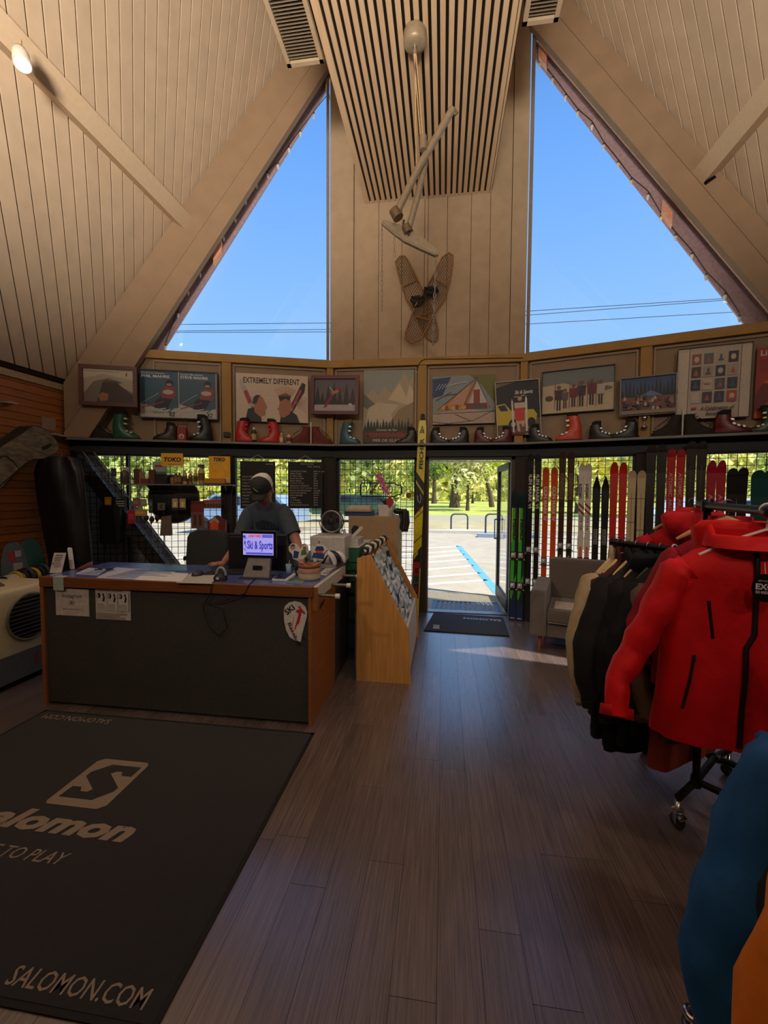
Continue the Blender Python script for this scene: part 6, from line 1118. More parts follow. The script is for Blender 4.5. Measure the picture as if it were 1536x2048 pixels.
ord_ = ['first', 'second', 'third', 'fourth', 'fifth', 'sixth', 'seventh', 'eighth', 'ninth', 'tenth', 'eleventh']
cn_ = ['silver', 'blue-grey', 'white', 'navy', 'mid grey', 'black', 'pale blue', 'steel blue']
for r in range(11):
    for c in range(6):
        t = .03+r*.088; b_ = V((-.606, y0r+.12+c*.188, .955))+sl_*t
        pi_ = (r*5+c*3+(c*r) % 4) % 8; key = 'pk%d' % pi_
        if key not in globals():
            me = bpy.data.meshes.new('packet'); M_ = protos[pi_]; me.from_pydata(M_.v, [], M_.f); [me.materials.append(x) for x in M_.mats]; me.polygons.foreach_set('material_index', M_.m); me.update(); globals()[key] = me
        o = bpy.data.objects.new('packet', globals()[key]); COL.objects.link(o); o.location = b_; o.rotation_euler = (0, R_(-12+random.uniform(-6, 6)), R_(random.uniform(-8, 8)))
        o['label'] = '%s packet, %s from the front in the %s tier from the top' % (cn_[pi_], ord_[c], ord_[r]); o['category'] = 'packet'; o['group'] = 'packets in the slanted rack'
rt = root('wire_spiral', 'black and white striped coil lying along the top of the packet rack', 'coil', (-.63, 3.55, 1.06))
for k in range(9): m = MB(); c = V((-.655+.004*k, 3.55+k*.12, 1.10)); m.tube([c+V((.028*math.cos(t), 0, .028*math.sin(t))) for t in [2*math.pi*i/10 for i in range(10)]], .012, [K((30, 30, 30), .5), K((220, 216, 206), .5)][k % 2], 6, closed=True); m.build('coil_turn', rt)
GB = K((36, 96, 66), .5)
def carton(u0, v0, u1, v1, y, dp, mat, label, top=None, name='carton'):
    a, b = ony(u0, v0, y), ony(u1, v1, y); m = MB(); m.box(a.x, b.x, y, y+dp, b.z, a.z, mat)
    if top: m.box(a.x+.003, b.x-.003, y+.002, y+dp-.002, a.z, a.z+.003, top)
    return m.build(name, label=label, category='box', bevel=.002)
carton(690, 1095, 718, 1125, 3.90, .55, GB, 'topmost green carton of the stack behind the packet rack', K((214, 210, 196), .6)); carton(694, 1126, 719, 1142, 3.90, .50, GB, 'green carton directly below the topmost green carton'); carton(696, 1143, 719, 1164, 3.90, .50, K((30, 84, 58), .5), 'lower green carton resting on the dark carton')
a = ony(697, 1164, 3.92); b = ony(719, 1164, 3.92); m = MB(); m.box(a.x, b.x, 3.92, 4.3, .0, b.z-.002, K((40, 38, 38), .7)); m.build('carton', label='tall dark carton column on the floor under the green cartons', category='box')
m = MB(); m.tube([(-.735, 3.6, 0), (-.735, 3.6, .86)], .014, K((150, 150, 150), .4, .6), 10); m.build('steel_pipe', label='slim grey steel pipe standing between counter and packet rack', category='pipe')
carton(696, 1078, 716, 1094, 4.0, .3, K((196, 194, 190), .6), 'pale carton with papers on the green stack'); carton(716, 1083, 738, 1110, 4.35, .2, K((206, 212, 216), .6), 'white carton on top of the packet rack')
for k, (u0, v0, u1, v1, c, lab) in enumerate(((684, 1060, 694, 1092, (220, 218, 214), 'white leaning paper roll left of the cartons'), (697, 1052, 722, 1074, (186, 190, 186), 'grey white flat stick leaning over the cartons'))):
    p, q = ony(u0, v0, 4.0), ony(u1, v1, 4.0)
    if k: p, q = ony(722, 1052, 4.1), ony(696, 1078, 4.0)
    m = MB(); d = q-p; m.obox(p, d, V((-d.z, 0, d.x)).normalized()*.03, (0, .012, 0), K(c, .6)); m.build('paper_roll' if not k else 'flat_stick', label=lab, category='roll' if not k else 'stick')
# tan filing cabinet
a, b = ony(697, 1032, 4.72), ony(797, 1032, 4.72); zt_ = a.z; m = MB(); m.box(a.x, b.x, 4.72, 5.15, 0, zt_, K((170, 140, 104), .6, var=.05)); rt = root('filing_cabinet', 'tall plain tan metal cabinet below the orchid', 'cabinet', ((a.x+b.x)/2, 4.93, 0)); m.build('cabinet_body', rt, bevel=.006); m = MB(); m.cbox((b.x-.11, 4.718, zt_-.25), ((1, 0, 0), (0, 1, 0), (0, 0, 1)), (.012, .004, .012), CHROME); m.build('lock', rt)
m = MB(); s = Sheet(m, V((a.x+.03, 4.7195, zt_-.22)), V((1, 0, 0)), Z, .1, .12); s.poly([(.1, .1), (.3, 0), (.9, .6), (.8, .9), (.3, .95), (.0, .5)], (40, 30, 28)); m.build('sticker', rt)
def oncab(u, y=4.85): p = ony(u, 1030, y); return V((p.x, y, zt_))
c = oncab(772); rt = root('orchid', 'pink orchid in a square white pot with red tag on the tan cabinet', 'plant', c); PT_ = K((222, 214, 204), .5)
m = MB(); m.loft([[c+V((sx*w_, sy*w_, z)) for sx, sy in ((-1, -1), (1, -1), (1, 1), (-1, 1))] for w_, z in ((.07, .001), (.085, .13), (.078, .13), (.076, .11))], PT_, smooth=False); m.build('pot', rt)
m = MB(); LF = K((44, 78, 34), .4)
for k in range(8): t = k*.8; L = .13+.03*(k % 3); d = V((math.cos(t), math.sin(t)*.7, 0)); n2 = V((-d.y, d.x, 0)); pts = [c+Z*.12+d*(L*q)+Z*(.07*math.sin(q*2.4)) for q in (0, .3, .6, .85, 1)]; ws = (.012, .028, .03, .018, .002); m.loft([[p-n2*w_, p+Z*.004, p+n2*w_, p-Z*.002] for p, w_ in zip(pts, ws)], LF); 
m.build('leaf', rt)
st = [c+Z*.12, c+V((-.005, 0, .24)), c+V((-.02, 0, .34)), c+V((-.05, -.02, .44)), c+V((-.09, -.04, .47))]; m = MB(); m.tube(st, .004, LF, 6); m.build('stem', rt)
PK = K((214, 112, 170), .6, var=.2, scale=60)
for k, (dx, dz) in enumerate(((-.10, .455), (-.075, .43), (-.055, .47), (-.04, .41), (-.045, .375), (-.02, .35), (-.03, .31), (.0, .29), (.03, .26), (.02, .32), (-.06, .40))):
    q = c+V((dx, -.03-.01*(k % 3), dz)); m = MB()
    for j in range(5): t = j*2*math.pi/5+k; d = V((math.cos(t), -.25, math.sin(t))); n2 = V((-math.sin(t), 0, math.cos(t))); m.add([q, q+d*.018-n2*.011, q+d*.032, q+d*.018+n2*.011], [(0, 1, 2, 3)], PK)
    m.sph(q+V((0, -.006, 0)), .006, K((180, 60, 120), .6), 6, 4); m.build('flower', rt)
m = MB(); q = c+V((.055, -.09, .10)); m.add([q+V((x, -abs(x)*.0, z)) for x, z in ((0, -.01), (.05, .06), (0, .14), (-.05, .06))], [(0, 1, 2, 3)], K((176, 44, 36), .5)); m.tube([q+V((0, .003, .14)), q+V((.0, .01, .0))], .002, TAN, 5); m.build('red_tag', rt)
for k in range(6): q = c+V((.02+.015*(k % 3), -.03, .15+.012*k)); m = MB(); m.sph(q, (.008, .008, .007), K((206, 160, 60), .5), 6, 4); m.build('berry', rt)
x0_, x1_ = oncab(692).x, oncab(746).x
for k, (h0, h1, c_, ins, lab) in enumerate(((.0, .035, (44, 70, 120), 0, 'blue bound book lying at the bottom of the pile on the tan cabinet'), (.035, .05, (28, 30, 34), .0, 'thin black folder on the blue book'), (.05, .075, (190, 160, 120), .02, 'tan envelope stack above the black folder'), (.075, .10, (206, 200, 190), .03, 'cream paper stack under the topmost envelope'), (.10, .115, (216, 206, 190), .045, 'topmost pale envelope of the pile on the tan cabinet'))):
    m = MB(); m.box(x0_+ins, x1_-ins*.6, 4.76, 4.76+.22-ins, zt_+h0+.0005, zt_+h1, K(c_, .6)); m.build(['book', 'folder', 'envelope_stack', 'paper_stack', 'envelope'][k], label=lab, category=['book', 'folder', 'envelope', 'paper', 'envelope'][k])
c = oncab(781, 4.80); m = MB(); m.lathe([(.024, 0), (.03, .01), (.03, .12), (.022, .15), (.0, .15)], c, K((190, 186, 180), .15), 12); m.build('clear_jar', label='clear jar with white lid between orchid pot and hanging straps', category='jar')
c = oncab(797, 4.78); rt = root('goggle_straps', 'bundle of dark goggles with straps hanging over the cabinet edge', 'goggles', c)
for k in range(3):
    m = MB(); q = c+V((.02+.022*k, -.0+.02*k, .03)); m.tube([q+V((0, 0, .05)), q+V((.04, -.02, .02)), q+V((.05, -.04, -.10)), q+V((.03, -.04, -.20)), q+V((.01, -.04, -.16)), q+V((.02, -.04, -.06)), q+V((-.01, -.02, .03))], .008, K((40, 40, 44), .6), 6, closed=True, flat=2.2); m.build('strap', rt)
m = MB(); m.sph(c+V((.0, -.02, .06)), (.06, .035, .035), K((26, 28, 32), .3), 12, 8); m.build('goggle_frame', rt)
# ================================================================ LEFT SIDE: COOLER, BAGS, SNOWBOARDS
cm = K((224, 212, 176), .45, var=.04); rt = root('air_cooler', 'cream portable air cooler with round louvred grille beside the counter', 'cooler', (-3.75, 2.75, 0)); X0, X1, Y0, Y1 = -4.08, -3.42, 2.05, 3.42
def rbox(z0, z1, mat, nm, ins=0, tz=None):
    prof = [(z0, 1), (z1-.07, 1), (z1-.03, .985), (z1-.008, .95), (z1, .90)] if tz else [(z0, .98), (z1, 1)]
    m = MB(); cx_, cy_ = (X0+X1)/2, (Y0+Y1)/2
    m.loft([[V((cx_+(X1-X0)/2*k*math.copysign(abs(math.cos(t))**.35, math.cos(t)), cy_+(Y1-Y0)/2*k*math.copysign(abs(math.sin(t))**.25, math.sin(t)), z)) for t in [2*math.pi*i/40 for i in range(40)]] for z, k in prof], mat); return m.build(nm, rt)
rbox(.05, .27, K((110, 114, 118), .5), 'water_tank'); rbox(.272, .80, cm, 'housing', tz=1)
gy, gz = 3.08, .545; G_ = [V((X1+.004, gy+.19*math.cos(t), gz+.19*math.sin(t))) for t in [2*math.pi*i/32 for i in range(32)]]
m = MB(); m.lathe([(.0, 0), (.19, 0), (.19, .006), (.0, .006)], (X1-.006, gy, gz), K((18, 18, 20), .7), 32, (1, 0, 0)); m.build('grille_back', rt); m = MB(); m.tube(G_, .012, K((120, 116, 100), .4), 8, closed=True); m.build('grille_ring', rt)
for k in range(11): z = gz-.165+k*.033; h_ = math.sqrt(max(0, .185**2-(z-gz)**2)); m = MB(); m.obox((X1+.002, gy-h_, z), (0, 2*h_, 0), (.012, 0, .004), (0, 0, .006), K((120, 116, 110), .4)); m.build('louvre', rt)
m = MB(); m.tube([(-3.62, 2.72, .80), (-3.62, 2.76, .835), (-3.62, 3.0, .835), (-3.62, 3.04, .80)], .016, K((120, 118, 110), .5), 8); m.build('handle', rt); m = MB(); m.box(X1-.012, X1+.001, 3.13, 3.15, .12, .23, K((150, 60, 50), .5)); m.build('level_gauge', rt)
for sx in (X0+.08, X1-.08):
    for sy in (Y0+.1, Y1-.1): m = MB(); m.lathe([(0, -.015), (.025, -.015), (.025, .015), (0, .015)], (sx, sy, .026), BLACK, 12, (0, 1, 0)); m.build('caster', rt)
# snowboards behind the cooler
def xw(u, v, x=-4.30): return onx(u, v, x)
def snowb(pc, ang, L, w, c1, label, x, draw=None):
    rt = root('snowboard', label, 'snowboard', V((x, pc.y, pc.z-L/2))); up = V((-.12, math.sin(ang), math.cos(ang))).normalized(); ex = V((0, math.cos(ang), -math.sin(ang))); n = ex.cross(up).normalized()
    if n.x < 0: n = -n
    pts = []; 
    for i in range(32): t = 2*math.pi*i/32; pts.append(pc+ex*(w/2*math.copysign(abs(math.cos(t))**.8, math.cos(t)))+up*(L/2*math.copysign(abs(math.sin(t))**.55, math.sin(t))))
    m = MB(); m.ext(pts, n*.012, K(c1, .35, var=.1)); m.build('deck', rt)
    m = MB(); 
    if draw: draw(m, pc+n*.013, ex, up, n)
    if m.v: m.build('graphic', rt)
    return rt, n, ex, up
def g1(m, c, ex, up, n):
    for a, b, w_, h_, col in ((-.03, .52, .08, .09, (170, 60, 56)), (.03, .22, .09, .28, (190, 170, 160)), (-.06, .05, .08, .2, (70, 90, 100)), (.04, .56, .06, .06, (190, 190, 186))): m.add([c+ex*(a-w_/2)+up*(b-.1), c+ex*(a+w_/2)+up*(b-.1), c+ex*(a+w_/2)+up*(b-.1+h_), c+ex*(a-w_/2)+up*(b-.1+h_)], [(0, 1, 2, 3)], K(col, .5))
t1 = onx(30, 1095, -4.15); snowb(V((-4.15, t1.y, .48)), .06, 1.42-.2, .27, (96, 110, 118), 'grey patterned snowboard leaning behind the air cooler', -4.15, g1)
t2 = onx(75, 1108, -4.28); snowb(V((-4.28, t2.y, .48)), -.05, 1.22, .28, (70, 120, 116), 'teal translucent snowboard leaning behind the grey one', -4.28)
for k, (u, v) in enumerate(((28, 1160), (62, 1152))):
    c = onx(u, v, -3.92); rt = root('snowboard_binding', ['white and yellow snowboard binding nearest to the cooler', 'black snowboard binding with straps behind the white one'][k], 'binding', c-Z*.06); m = MB()
    m.loft([[c+V((.07*math.cos(t)*s_, a, .055*math.sin(t)*s_)) for t in [2*math.pi*i/16 for i in range(16)]] for a, s_ in ((-.10, 1), (.06, 1.05), (.14, .8))], K((206, 202, 190), .4) if k == 0 else BLK2, cap=False); m.loft([[c+V((.062*math.cos(t)*s_, a, .047*math.sin(t)*s_)) for t in [2*math.pi*i/16 for i in range(16)]] for a, s_ in ((-.10, 1), (.06, 1.05), (.14, .8))], BLACK); m.build('cuff', rt)
    for j in range(3): m = MB(); m.tube([c+V((.075*math.cos(t), .02+.05*j, .07*math.sin(t)+.01*j)) for t in [math.pi*i/8-.3 for i in range(10)]], .012, [K((190, 160, 40), .5), BLACK, K((60, 60, 66), .4)][j], 6, flat=1.6); m.build('strap', rt)
    m = MB(); m.box(c.x-.09, c.x+.09, c.y-.14, c.y+.16, c.z-.09, c.z-.062, BLK2); m.build('base_plate', rt)
m = MB(); m.box(-4.42, -3.80, 3.46, 4.25, .0, .72, K((56, 50, 46), .8)); m.build('low_cabinet', label='low dark cabinet behind the air cooler carrying the snowboard bindings', category='cabinet')
# camo ski bag on the wood wall
CAMO = K((126, 116, 98), .85, var=.45, scale=11, stretch=(1, 1, 3)); yx = -4.33
def wpx(u, v, x=yx): return onx(u, v, x)
rt = root('board_bag', 'camouflage snowboard bag with black piping hung on the wooden wall', 'bag', wpx(60, 900)); pts = [(-120, 1010), (-90, 985), (0, 893), (40, 868), (62, 852), (75, 853), (92, 862), (108, 880), (114, 895), (110, 904), (90, 916), (60, 919), (46, 927), (34, 938), (0, 975), (-70, 1042), (-130, 1070)]
P = [wpx(*p) for p in pts]; m = MB(); m.ext(P, (-.15, 0, 0), K((40, 40, 30), .9)); m.build('gusset', rt); m = MB(); m.ext([p+V((.002, 0, 0)) for p in P], (.02, 0, 0), CAMO); m.build('front_panel', rt, bevel=.012)
m = MB(); m.tube([p+V((.012, 0, 0)) for p in P], .010, BLACK, 6, closed=True); m.build('piping', rt)
PP = [wpx(*p, yx+.03) for p in ((-60, 980), (0, 912), (8, 912), (22, 922), (35, 938), (0, 968), (-60, 1020))]; m = MB(); m.ext([p+V((0, 0, 0)) for p in PP], (.02, 0, 0), CAMO); m.tube([p+V((.02, 0, 0)) for p in PP], .006, BLACK, 6, closed=True); m.build('pocket', rt)
m = MB(); q = wpx(85, 901, yx+.024); m.obox(q, (0, .11, .055), (0, -.012, .035), (.003, 0, 0), K((34, 32, 28), .6)); m.build('badge', rt)
# black garment bag
rt = root('garment_bag', 'long black glossy garment bag hanging in the corner by the wooden wall', 'bag', V((-4.1, 4.2, .55))); BG = K((20, 20, 23), .38, var=.2, scale=5); yg = 4.12
def gp(u, v, y=yg): return ony(u, v, y)
rows = [(914, 100, 148), (922, 80, 158), (945, 72, 166), (1000, 78, 172), (1060, 88, 178), (1120, 98, 184), (1180, 104, 186)]; rr = []
for v, ul, ur in rows:
    a, b = gp(ul, v), gp(ur, v); c = (a+b)/2; w_ = (b.x-a.x)/2; rr.append([c+V((w_*math.cos(t), -.10*math.sin(t)*(1+.25*math.sin(5*t+v*.02)), 0)) for t in [2*math.pi*i/36 for i in range(36)]])
m = MB(); m.loft(rr, BG); m.build('bag_body', rt)
m = MB(); q = gp(124, 914); m.tube([q, q+Z*.05, q+V((.02, 0, .075)), q+V((.045, 0, .06))], .005, CHROME, 6); m.build('hook', rt)
# brackets on the wood wall
for k, (u0, v0, u1, v1, x) in enumerate(((20, 802, 36, 806, -4.40), (110, 866, 138, 872, -4.40))):
    p, q = onx(u0, v0, x), onx(u1, v1, x); m = MB(); m.obox(p, q-p, (0, 0, -.02), (-.12, 0, 0), K((170, 160, 148), .5)); m.build('wall_peg', label=['small metal peg tip on the wooden wall above the camouflage bag', 'pale metal bracket end near the corner above the camouflage bag'][k], category='bracket')
p, q = onx(0, 806, -4.45), onx(30, 806, -4.42); m = MB(); m.tube([p, q], .004, BLACK, 5); m.tube([onx(0, 813, -4.45), onx(27, 808, -4.42)], .004, BLACK, 5); m.build('wire_hanger', label='thin black double wire of a hanger at the left edge on the wooden wall', category='hanger')
m = MB(); p, q = onx(84, 836, -4.515), onx(112, 862, -4.515); m.box(-4.522, -4.514, p.y, q.y, q.z, p.z+.02, K((170, 150, 140), .25)); m.build('clear_plate', label='small translucent grey plate screwed on the wooden wall', category='plate')
# ================================================================ ARMCHAIR
AX = V((math.cos(R_(-17)), math.sin(R_(-17)), 0)); AB = V((-AX.y, AX.x, 0))   # right and backward of the armchair
A0 = V((.885, 4.40, 0)); FB = K((90, 80, 74), .95, var=.14, scale=90, bump=.25, bscale=350, sheen=.3)
rt = root('armchair', 'taupe fabric armchair with tapered wooden legs in front of the skis', 'armchair', A0+AX*.42+AB*.4)
def ab(x0, x1, y0, y1, z0, z1, mat=FB): return MB().obox(A0+AX*x0+AB*y0+Z*z0, AX*(x1-x0), AB*(y1-y0), Z*(z1-z0), mat)
WA = .86
for x0, x1 in ((0, .155), (WA-.155, WA)): ab(x0, x1, 0, .78, .165, .632).build('armrest', rt, bevel=.02)
ab(.155, WA-.155, .03, .78, .165, .30).build('seat_base', rt, bevel=.012)
ab(.16, WA-.16, .0, .62, .305, .445).build('seat_cushion', rt, bevel=.03)
m = MB(); zc_ = .435; m.tube([A0+AX*.17+AB*.6+Z*zc_, A0+AX*.17+AB*.012+Z*zc_, A0+AX*(WA-.17)+AB*.012+Z*zc_, A0+AX*(WA-.17)+AB*.6+Z*zc_], .006, FB, 6); m.tube([A0+AX*.17-AB*.001+Z*.318, A0+AX*(WA-.17)-AB*.001+Z*.318], .006, FB, 6); m.build('piping', rt)
m = MB(); b0 = A0+AX*.13+AB*.62; m.obox(b0+Z*.30, AX*(WA-.26), AB*.15, Z*.56+AB*.10, FB); m.build('backrest', rt, bevel=.03)
for x, y in ((.09, .10), (WA-.09, .10), (.09, .70), (WA-.09, .70)):
    q = A0+AX*x+AB*y; m = MB(); m.lathe([(.010, 0), (.024, .165), (.0, .166)], q+Z*.0, K((150, 70, 36), .4, var=.1), 14); m.build('leg', rt)
m = MB(); q = A0+AX*.22+AB*.08+Z*.447; m.obox(q, AX*.34, AB*.3, Z*.006, K((190, 180, 170), .8)); m.build('magazine', label='pale folded magazine lying on the armchair seat', category='magazine')
# ================================================================ GARMENT RACKS
def pipe(a, b, r=.017, parent=None, nm='pipe', mat=None): m = MB(); m.tube([a, b], r, mat or K((30, 29, 30), .4, .6), 12); return m.build(nm, parent)
B0, B1 = V((1.025, 2.688, 1.31)), V((1.283, 2.285, 1.31)); T1 = V((1.287, 2.285, .15)); T2 = V((1.505, 2.512, .15)); PT = V((1.287, 2.285, 1.545))
rt = root('pipe_rack', 'rolling black pipe garment rack with chrome casters', 'rack', V((T1.x, T1.y, 0)))
pipe(T1, PT, parent=rt, nm='post'); pipe(B1, B0, parent=rt, nm='hanging_bar'); AE = V((1.085, 1.58, 1.545)); pipe(PT, AE, parent=rt, nm='upper_bar'); pipe(PT, PT+(PT-AE)*.75+V((.1, .0, 0)), parent=rt, nm='upper_bar')
W1 = V((1.135, 2.145, .15)); W2 = V((1.63, 2.60, .15)); pipe(W1, T1, parent=rt, nm='base_bar'); pipe(T1, T2, parent=rt, nm='base_bar'); pipe(T2, W2, parent=rt, nm='base_bar')
Ld = V((.71, -.70, 0)); pipe(T1, T1+Ld*1.25, parent=rt, nm='long_bar'); pipe(T2, T2+Ld*1.25, parent=rt, nm='long_bar'); pipe(T2, T2-Ld*.35, parent=rt, nm='long_bar'); pipe(T1+Ld*1.25-(T2-T1)*.6, T2+Ld*1.25+(T2-T1)*.6, parent=rt, nm='base_bar')
for p, d in ((T1, Z), (T2, Ld), (PT, Z), (B0, B1-B0), (B1, Z), (AE, PT-AE)): m = MB(); d = V(d).normalized(); m.tube([p-d*.03, p-d*.024, p+d*.024, p+d*.03], [.021, .025, .025, .021], K((44, 43, 44), .35, .7), 12); m.build('fitting', rt)
def caster(q, parent, a=0):
    c = V((q.x, q.y, 0)); m = MB(); m.lathe([(0, -.014), (.032, -.014), (.036, -.006), (.036, .006), (.032, .014), (0, .014)], c+Z*.036, K((40, 40, 42), .5), 18, (math.cos(a), math.sin(a), 0)); w_ = m.build('wheel', parent)
    ax = V((math.cos(a), math.sin(a), 0)); m = MB(); 
    for s_ in (-1, 1): m.obox(c+ax*s_*.018-V((0, .014, 0))+Z*.03, ax*.003, V((0, .028, 0)), Z*.055, CHROME)
    m.lathe([(0, 0), (.026, 0), (.026, .012), (.012, .02), (.012, q.z-.10), (0, q.z-.10)], c+Z*.082, CHROME, 14); m.obox(c-ax*.02-V((0, .05, 0))+Z*.07, ax*.04, V((0, .03, 0)), Z*.008, CHROME); m.build('fork', parent)
caster(W1, rt, .3); caster(W2, rt, 1.0); q = T2-Ld*.35; caster(q, rt, 2.2); caster(T1+Ld*1.25-(T2-T1)*.6, rt, .5); caster(T2+Ld*1.25+(T2-T1)*.6, rt, 2.5)

def hanger(o, X, col, label, plastic=False, z=0.0):
    """o: hook top resting on the bar; shoulders run along X"""
    rt = root('hanger', label, 'hanger', o); m = MB(); r = .0045 if plastic else .0018; mt = K(col, .4) if plastic else CHROME
    hk = [o+X*(.020*math.cos(t))+Z*(.020*math.sin(t)-.018) for t in [math.pi*1.05-math.pi*1.35*i/10 for i in range(11)]]; m.tube(hk+[o+X*.004-Z*.055, o-Z*.085], r, mt, 6); m.build('hook', rt)
    m = MB(); pts = [o-Z*.085+X*x-Z*(abs(x)**1.2*.75) for x in (-.185, -.14, -.08, 0, .08, .14, .185)]
    m.tube(pts, [.004, .007, .010, .010, .010, .007, .004] if not plastic else .0055, K(col, .45, var=.08, scale=12), 8, flat=1.6 if not plastic else 1); m.build('shoulder_bar', rt); return rt
def jacket(o, X, L, Wd, th, col, label, sleeve=.60, arm=.10, hood=0, aout=0.0, collar=.06, lower=None, extras=None, name='jacket', bend=.05, rough=.75, armback=0.0, seed=1, band=None, cuffc=None, group=None, sh=.16, sr=1.0, cw=1.0):
    """o: centre of neck opening (top); X: across the shoulders; front faces n"""
    X = X.normalized(); n = X.cross(Z).normalized()          # front normal
    if n.dot(V((-.3, -1, 0))) < 0 and False: n = -n
    rt = root(name, label, 'jacket', o-Z*L, group); C_ = K(col, rough, var=.12, scale=14, bump=.25, bscale=28, spec=.3); rg = random.Random(seed); ph = [rg.uniform(0, 6) for _ in range(6)]
    C2 = K(lower, rough, var=.12, scale=14, bump=.25, bscale=28) if lower else C_
    def fold(t, z): d = min(1, max(0, -z/.3)); return d*(.09*math.sin(3*t+ph[0]+z*2)+.08*math.sin(6*t+ph[1]-z*4)+.06*math.sin(2*t+ph[2]+z*11)+.045*math.sin(11*t+ph[3]+z*5)+.03*math.sin(4*t+ph[4]+z*26))
    zs = [0, -.012, -.035, -.065, -.10, -.15, -.22, -.32, -.42, -.52, -.62, -.72, -.80]; zs = [z for z in zs if z > -L*.97]+[-L*.985, -L]
    def hw(z):
        k = [(0, .075), (-.03, .10), (-.065, .16), (-.10, .205), (-.15, Wd/2*.96), (-.3, Wd/2), (-.6, Wd/2*1.02), (-1, Wd/2*1.06)]
        for (a, b), (c, d) in zip(k, k[1:]):
            if z >= c: return b+(d-b)*(a-z)/(a-c)
        return k[-1][1]
    def tw(z): return th*(.55 if z > -.02 else .75 if z > -.07 else 1.0 if z > -.3 else 1.1)
    P_ = lambda t, z: o+X*(hw(z)*math.copysign(abs(math.cos(t))**.8, math.cos(t))*(1+fold(t, z)*.25))+n*(tw(z)*math.sin(t)*(1+fold(t, z)*1.6))+Z*z
    NN = 40; rings = [[P_(2*math.pi*i/NN, z) for i in range(NN)] for z in zs]
    cut = len(zs)
    if lower: cut = next((i for i, z in enumerate(zs) if z < -L*.62), cut)
    m = MB(); m.loft(rings[:cut+1] if lower else rings, C_, cap=False); 
    if lower: m.loft(rings[cut:], C2, cap=False)
    m.loft([[p-(p-o-Z*zs[-1])*.03 for p in rings[-1]], [o+Z*(zs[-1]+.02)+(p-o-Z*zs[-1])*.3 for p in rings[-1]]], K(tuple(int(c*.5) for c in col), .9), cap=False); m.build('torso', rt)
    for sg in (-1, 1):
        p0 = o+X*sg*(Wd/2-.055)-Z*(sh-.01); d1 = (X*sg*arm*1.3-Z*.30+n*.01); p1 = p0+d1*.5; p2 = p0+d1; p3 = p2+(X*sg*(arm*.5-.03+aout*.6)-Z*(sleeve-.33)*.5+n*bend*.6); p4 = p2+(X*sg*(arm*.45-.05+aout)-Z*(sleeve-.33)+n*bend*1.4)
        pts = []; rs = []; ctrl = [p0+Z*.02-X*sg*.03, p0, p1, p2, p3, p4]; cr_ = [.070*sr, .080*sr, .074*sr, .066*sr, .058*sr, .050*sr]
        for i in range(len(ctrl)-1):
            for j in range(4): t = j/4; pts.append(ctrl[i].lerp(ctrl[i+1], t)); rs.append((cr_[i]+(cr_[i+1]-cr_[i])*t)*(1+.05*math.sin(7*(i+t)+ph[4])+(.04*math.sin(17*(i+t)+ph[5]) if i > 1 else 0)))
        pts.append(ctrl[-1]); rs.append(cr_[-1]); m = MB(); m.tube(pts, rs, C_, 26, cap=False, flat=.70, wr=(.04 if sr < 1.3 else .08), ph=ph[4])
        sl = m.build('sleeve', rt); m = MB(); dd = (pts[-1]-pts[-3]).normalized(); m.tube([pts[-1]-dd*.035, pts[-1]+dd*.004, pts[-1]+dd*.0, pts[-1]-dd*.03], [rs[-1]*1.08, rs[-1]*1.12, rs[-1]*.9, rs[-1]*.85], K(cuffc or col, rough, var=.1), 18, cap=False, flat=.72); m.build('cuff', rt)
    if collar:
        m = MB(); cr = [];
        for k_, (dz, kx, ky) in enumerate(((-.04, 1.12, 1.5), (0, 1.1, 1.25), (collar*.5, 1.08, 1.2), (collar, 1.0, 1.15), (collar*.98, .93, 1.0), (.0, .9, .9), (-.05, .85, .6))): cr.append([o+X*(.078*kx*cw*math.cos(t))+n*(th*.62*ky*(1+(cw-1)*1.3)*math.sin(t))+Z*(dz-(.035 if math.sin(t) > .3 else 0)*max(0, dz/collar)) for t in [2*math.pi*i/28 for i in range(28)]])
        m.loft(cr, C_, cap=False); m.build('collar', rt)
    if hood:
        m = MB(); hr = []
        for z, rx, ry, yb in ((-.03, .10, .05, -.02), (.0, .125, .07, -.04), (-.03, .15, .085, -.07), (-.09, .145, .09, -.09), (-.15, .10, .07, -.08), (-.18, .03, .03, -.07)): hr.append([o+X*(rx*math.cos(t)*(1+.05*math.sin(5*t+z*40)))+n*(yb*hood+ry*math.sin(t)*.9)+Z*(z+.05) for t in [2*math.pi*i/24 for i in range(24)]])
        m.loft(hr, C_); m.build('hood', rt)
    if extras: extras(rt, o, X, n, P_, C_, L)
    return rt
nb = (B1-B0).normalized(); XL = V((-nb.y, nb.x, 0))*-1      # across the bar
XL = V((.868, .497, 0))
def hang(t, L, Wd, th, col, label, hcol=None, **k):
    p = B0+(V((1.283, 2.285, 1.31))-B0)*t; j = k.pop('j', 0); X = V((XL.x*math.cos(j)-XL.y*math.sin(j), XL.x*math.sin(j)+XL.y*math.cos(j), 0)); lab = k.pop('hlab'); pl_ = k.pop('plastic', False)
    hanger(p+Z*.024, X, hcol or (214, 176, 120), lab, pl_); return jacket(p-Z*.075, X, L, Wd, th, col, label, **k)
hang(.05, .84, .54, .050, (178, 160, 128), 'beige jacket hanging first on the low bar, next to the armchair', hlab='wooden hanger holding the beige jacket', seed=3, sleeve=.66, j=.05)
hang(.15, .88, .52, .045, (66, 30, 32), 'dark maroon jacket hanging behind the beige one', hlab='wooden hanger holding the dark maroon jacket', seed=4, sleeve=.64)
hang(.28, .98, .58, .070, (24, 25, 29), 'charcoal parka hanging third on the low bar', hlab='wooden hanger holding the charcoal parka', seed=5, sleeve=.62, arm=.12)
hang(.42, 1.02, .56, .060, (13, 14, 18), 'long black coat hanging in the middle of the low bar', hlab='wooden hanger holding the long black coat', seed=6, sleeve=.68)
